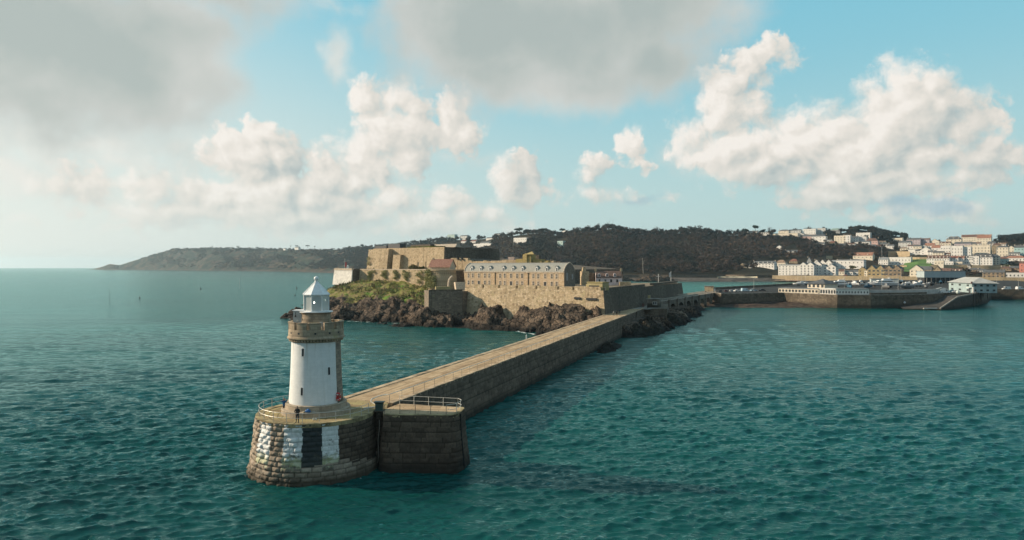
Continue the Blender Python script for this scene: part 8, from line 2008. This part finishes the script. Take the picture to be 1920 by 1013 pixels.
# ------------------------------------------------------------------ people
def person(name, label, loc, rz, pose, cols, hgt=1.76, hair=(0.03, 0.025, 0.02)):
    """one continuous skinned body; local x = its left, facing -y"""
    J = {}; E = []; rad = []
    Vt = []
    def j(k, p, r): J[k] = len(Vt); Vt.append(p); rad.append(r)
    j('pelvis', (0, 0.0, 0.93), 0.150); j('belly', (0, 0.0, 1.08), 0.150); j('chest', (0, 0.0, 1.30), 0.165); j('neck', (0, 0.0, 1.48), 0.062); j('jaw', (0, -0.02, 1.56), 0.082); j('head', (0, -0.012, 1.66), 0.098); j('crown', (0, 0.0, 1.73), 0.07)
    E += [('pelvis', 'belly'), ('belly', 'chest'), ('chest', 'neck'), ('neck', 'jaw'), ('jaw', 'head'), ('head', 'crown')]
    for s, nme in ((1, 'l'), (-1, 'r')):
        L = pose['leg_' + nme]
        j('hip' + nme, (0.095 * s, 0.0, 0.86), 0.105); j('knee' + nme, L[0], 0.070); j('ankle' + nme, L[1], 0.050); j('toe' + nme, (L[1][0] + 0.02 * s, L[1][1] - 0.15, max(0.035, L[1][2] - 0.05)), 0.042)
        E += [('pelvis', 'hip' + nme), ('hip' + nme, 'knee' + nme), ('knee' + nme, 'ankle' + nme), ('ankle' + nme, 'toe' + nme)]
        A = pose['arm_' + nme]
        j('sh' + nme, (0.185 * s, 0.0, 1.40), 0.078); j('el' + nme, A[0], 0.056); j('wr' + nme, A[1], 0.040); d = (Vector(A[1]) - Vector(A[0])).normalized(); pm = Vector(A[1]) + d * 0.07; j('palm' + nme, tuple(pm), 0.036)
        E += [('chest', 'sh' + nme), ('sh' + nme, 'el' + nme), ('el' + nme, 'wr' + nme), ('wr' + nme, 'palm' + nme)]
        side = d.cross(Vector((0, 1, 0))); side = side.normalized() if side.length > 0.1 else Vector((1, 0, 0)); crl = side.cross(d)
        for q, ln in enumerate((0.070, 0.080, 0.075, 0.058)):
            b0 = pm + side * (q - 1.5) * 0.019 + d * 0.03; j('f%s%d' % (nme, q), tuple(b0 + d * ln * 0.5), 0.0095); j('g%s%d' % (nme, q), tuple(b0 + d * ln * 0.85 + crl * 0.02), 0.008)
            E += [('palm' + nme, 'f%s%d' % (nme, q)), ('f%s%d' % (nme, q), 'g%s%d' % (nme, q))]
        j('t' + nme, tuple(pm - d * 0.02 + side * -0.045 + d * 0.03), 0.011); E += [('palm' + nme, 't' + nme)]
    k = hgt / 1.80
    me = bpy.data.meshes.new(name); me.from_pydata([tuple(c * k for c in v) for v in Vt], [(J[a], J[b_]) for a, b_ in E], []); me.update()
    o = bpy.data.objects.new(name, me); COL.objects.link(o); o.location = loc; o.rotation_euler = (0, 0, rz)
    sk = o.modifiers.new('skin', 'SKIN'); sk.use_smooth_shade = True
    for i, r_ in enumerate(rad): me.skin_vertices[0].data[i].radius = (r_ * k * (1.0 if i not in (J['chest'], J['belly'], J['pelvis']) else 1.12), r_ * k * (1.0 if i not in (J['chest'], J['belly'], J['pelvis']) else 0.80))
    for v in me.skin_vertices[0].data: v.use_root = False
    me.skin_vertices[0].data[0].use_root = True
    sb = o.modifiers.new('smooth', 'SUBSURF'); sb.levels = 1; sb.render_levels = 2
    m, nt, b, N = new_mat(name + '_clothes'); co = nt.nodes.new('ShaderNodeTexCoord').outputs['Object']; x_, y_, z_ = N.sep(co)
    nz = N.mad(N.noise(co, 9, 3), 0.05, N.sub(z_, 0.025)); top_, trs, shoe, skin = cols
    c = N.mix(N.step(nz, 0.085 * k, 0.10 * k), shoe, trs); c = N.mix(N.step(nz, 0.86 * k, 0.88 * k), c, top_); c = N.mix(N.step(z_, 1.49 * k, 1.51 * k), c, skin)
    c = N.mix(N.mul(N.step(z_, 1.66 * k, 1.69 * k), 1.0), c, hair); c = N.mix(N.mul(N.step(z_, 1.54 * k, 1.58 * k), N.step(y_, 0.0, 0.03)), c, hair)
    for nme in 'lr':
        pw_ = Vector(pose['arm_' + nme][1]) + (Vector(pose['arm_' + nme][1]) - Vector(pose['arm_' + nme][0])).normalized() * 0.1
        dd = N.v('DISTANCE', co, tuple(q * k for q in pw_)); c = N.mix(N.step(dd, 0.11, 0.12, 1.0, 0.0), c, skin)
    N.put(b.inputs['Base Color'], c); b.inputs['Roughness'].default_value = 0.85; me.materials.append(m)
    tag(o, label, 'person')
    # a face on the continuous head
    for nm, pos, sz, cl in (('eye', (0.035, -0.105, 1.655), (0.016, 0.008, 0.010), (0.03, 0.03, 0.03)), ('eye', (-0.035, -0.105, 1.655), (0.016, 0.008, 0.010), (0.03, 0.03, 0.03)), ('nose', (0, -0.115, 1.62), (0.014, 0.02, 0.026), skin), ('mouth', (0, -0.100, 1.575), (0.026, 0.008, 0.008), (0.3, 0.12, 0.1)), ('ear', (0.098, 0.0, 1.63), (0.012, 0.022, 0.032), skin), ('ear', (-0.098, 0.0, 1.63), (0.012, 0.022, 0.032), skin)):
        mb = MB(); mb.ball(tuple(q * k for q in pos), sz, 8, 6); f_ = mb.build(nm, plain('face_' + nm, cl, 0.7, 0, 0.02), None, True); f_.parent = o
    return o
SK = (0.42, 0.27, 0.20)
stand = {'leg_l': ((0.11, -0.01, 0.48), (0.125, 0.02, 0.085)), 'leg_r': ((-0.10, -0.02, 0.48), (-0.12, 0.0, 0.085)), 'arm_l': ((0.29, -0.02, 1.14), (0.10, -0.22, 1.02)), 'arm_r': ((-0.29, -0.02, 1.14), (-0.06, -0.23, 1.00))}
look = {'leg_l': ((0.12, -0.10, 0.50), (0.14, 0.10, 0.20)), 'leg_r': ((-0.09, 0.0, 0.48), (-0.10, 0.02, 0.085)), 'arm_l': ((0.34, -0.12, 1.36), (0.10, -0.20, 1.52)), 'arm_r': ((-0.34, -0.12, 1.36), (-0.10, -0.20, 1.52))}
look['leg_l'] = ((0.12, -0.05, 0.48), (0.14, 0.03, 0.085))
walk = {'leg_l': ((0.10, -0.14, 0.50), (0.11, -0.16, 0.10)), 'leg_r': ((-0.10, 0.05, 0.48), (-0.11, 0.24, 0.14)), 'arm_l': ((0.24, 0.06, 1.14), (0.23, 0.02, 0.90)), 'arm_r': ((-0.24, -0.06, 1.14), (-0.22, -0.18, 0.93))}
person('person', 'person in dark jacket and grey trousers standing at the head railing, hands together', (-22.25, 70.75, ZT + 0.03), R(-8), stand, ((0.016, 0.017, 0.018), (0.06, 0.062, 0.066), (0.02, 0.02, 0.02), SK), 1.80, (0.02, 0.018, 0.016))
pr2 = person('person', 'person in blue and black jacket raising both hands to the face behind the railing', (-25.15, 75.4, ZT + 0.03), R(10), look, ((0.02, 0.10, 0.24), (0.015, 0.017, 0.02), (0.02, 0.02, 0.02), SK), 1.74)
mb = MB(); mb.box((0, -0.27, 1.50), (0.16, 0.10, 0.09)); cmr = mb.build('binoculars', M_dark); cmr.location = (-25.15, 75.4, ZT + 0.03); cmr.rotation_euler = (0, 0, R(10)); tag(cmr, 'dark binoculars held up by the person in the blue jacket', 'binoculars')
for i, (px, py, cols, lab, rz) in enumerate(((1150.5, 592.6, ((0.45, 0.42, 0.38), (0.05, 0.05, 0.055), (0.02,) * 3, SK), 'person in a pale jacket walking on the breakwater, leftmost of three', 200), (1156.5, 592.8, ((0.02, 0.022, 0.03), (0.02, 0.02, 0.022), (0.02,) * 3, SK), 'person in dark clothes walking in the middle of three on the breakwater', 190), (1161.5, 588.8, ((0.05, 0.06, 0.09), (0.03, 0.03, 0.035), (0.02,) * 3, SK), 'person in dark blue walking slightly ahead of the other two on the breakwater', 195))):
    p = gz(px, py, ZT); person('person', lab, (p.x, p.y, ZT + 0.01), R(rz), walk, cols, 1.74)

# ------------------------------------------------------------------ water last (it knows where the shores are), then the air
wtr = build_water(); tag(wtr, kind='structure')
def build_haze(dens):
    mb = MB(); mb.box((0, 0, -4.0), (33000, 33000, 210.0))
    m = bpy.data.materials.new('haze_air'); m.use_nodes = True; nt = m.node_tree
    for n in list(nt.nodes): nt.nodes.remove(n)
    v = nt.nodes.new('ShaderNodeVolumePrincipled'); o = nt.nodes.new('ShaderNodeOutputMaterial')
    v.inputs['Color'].default_value = (0.66, 0.88, 1.0, 1); v.inputs['Density'].default_value = dens; v.inputs['Anisotropy'].default_value = 0.5
    nt.links.new(v.outputs[0], o.inputs['Volume'])
    tag(mb.build('haze', m), kind='stuff')
build_haze(0.000060)
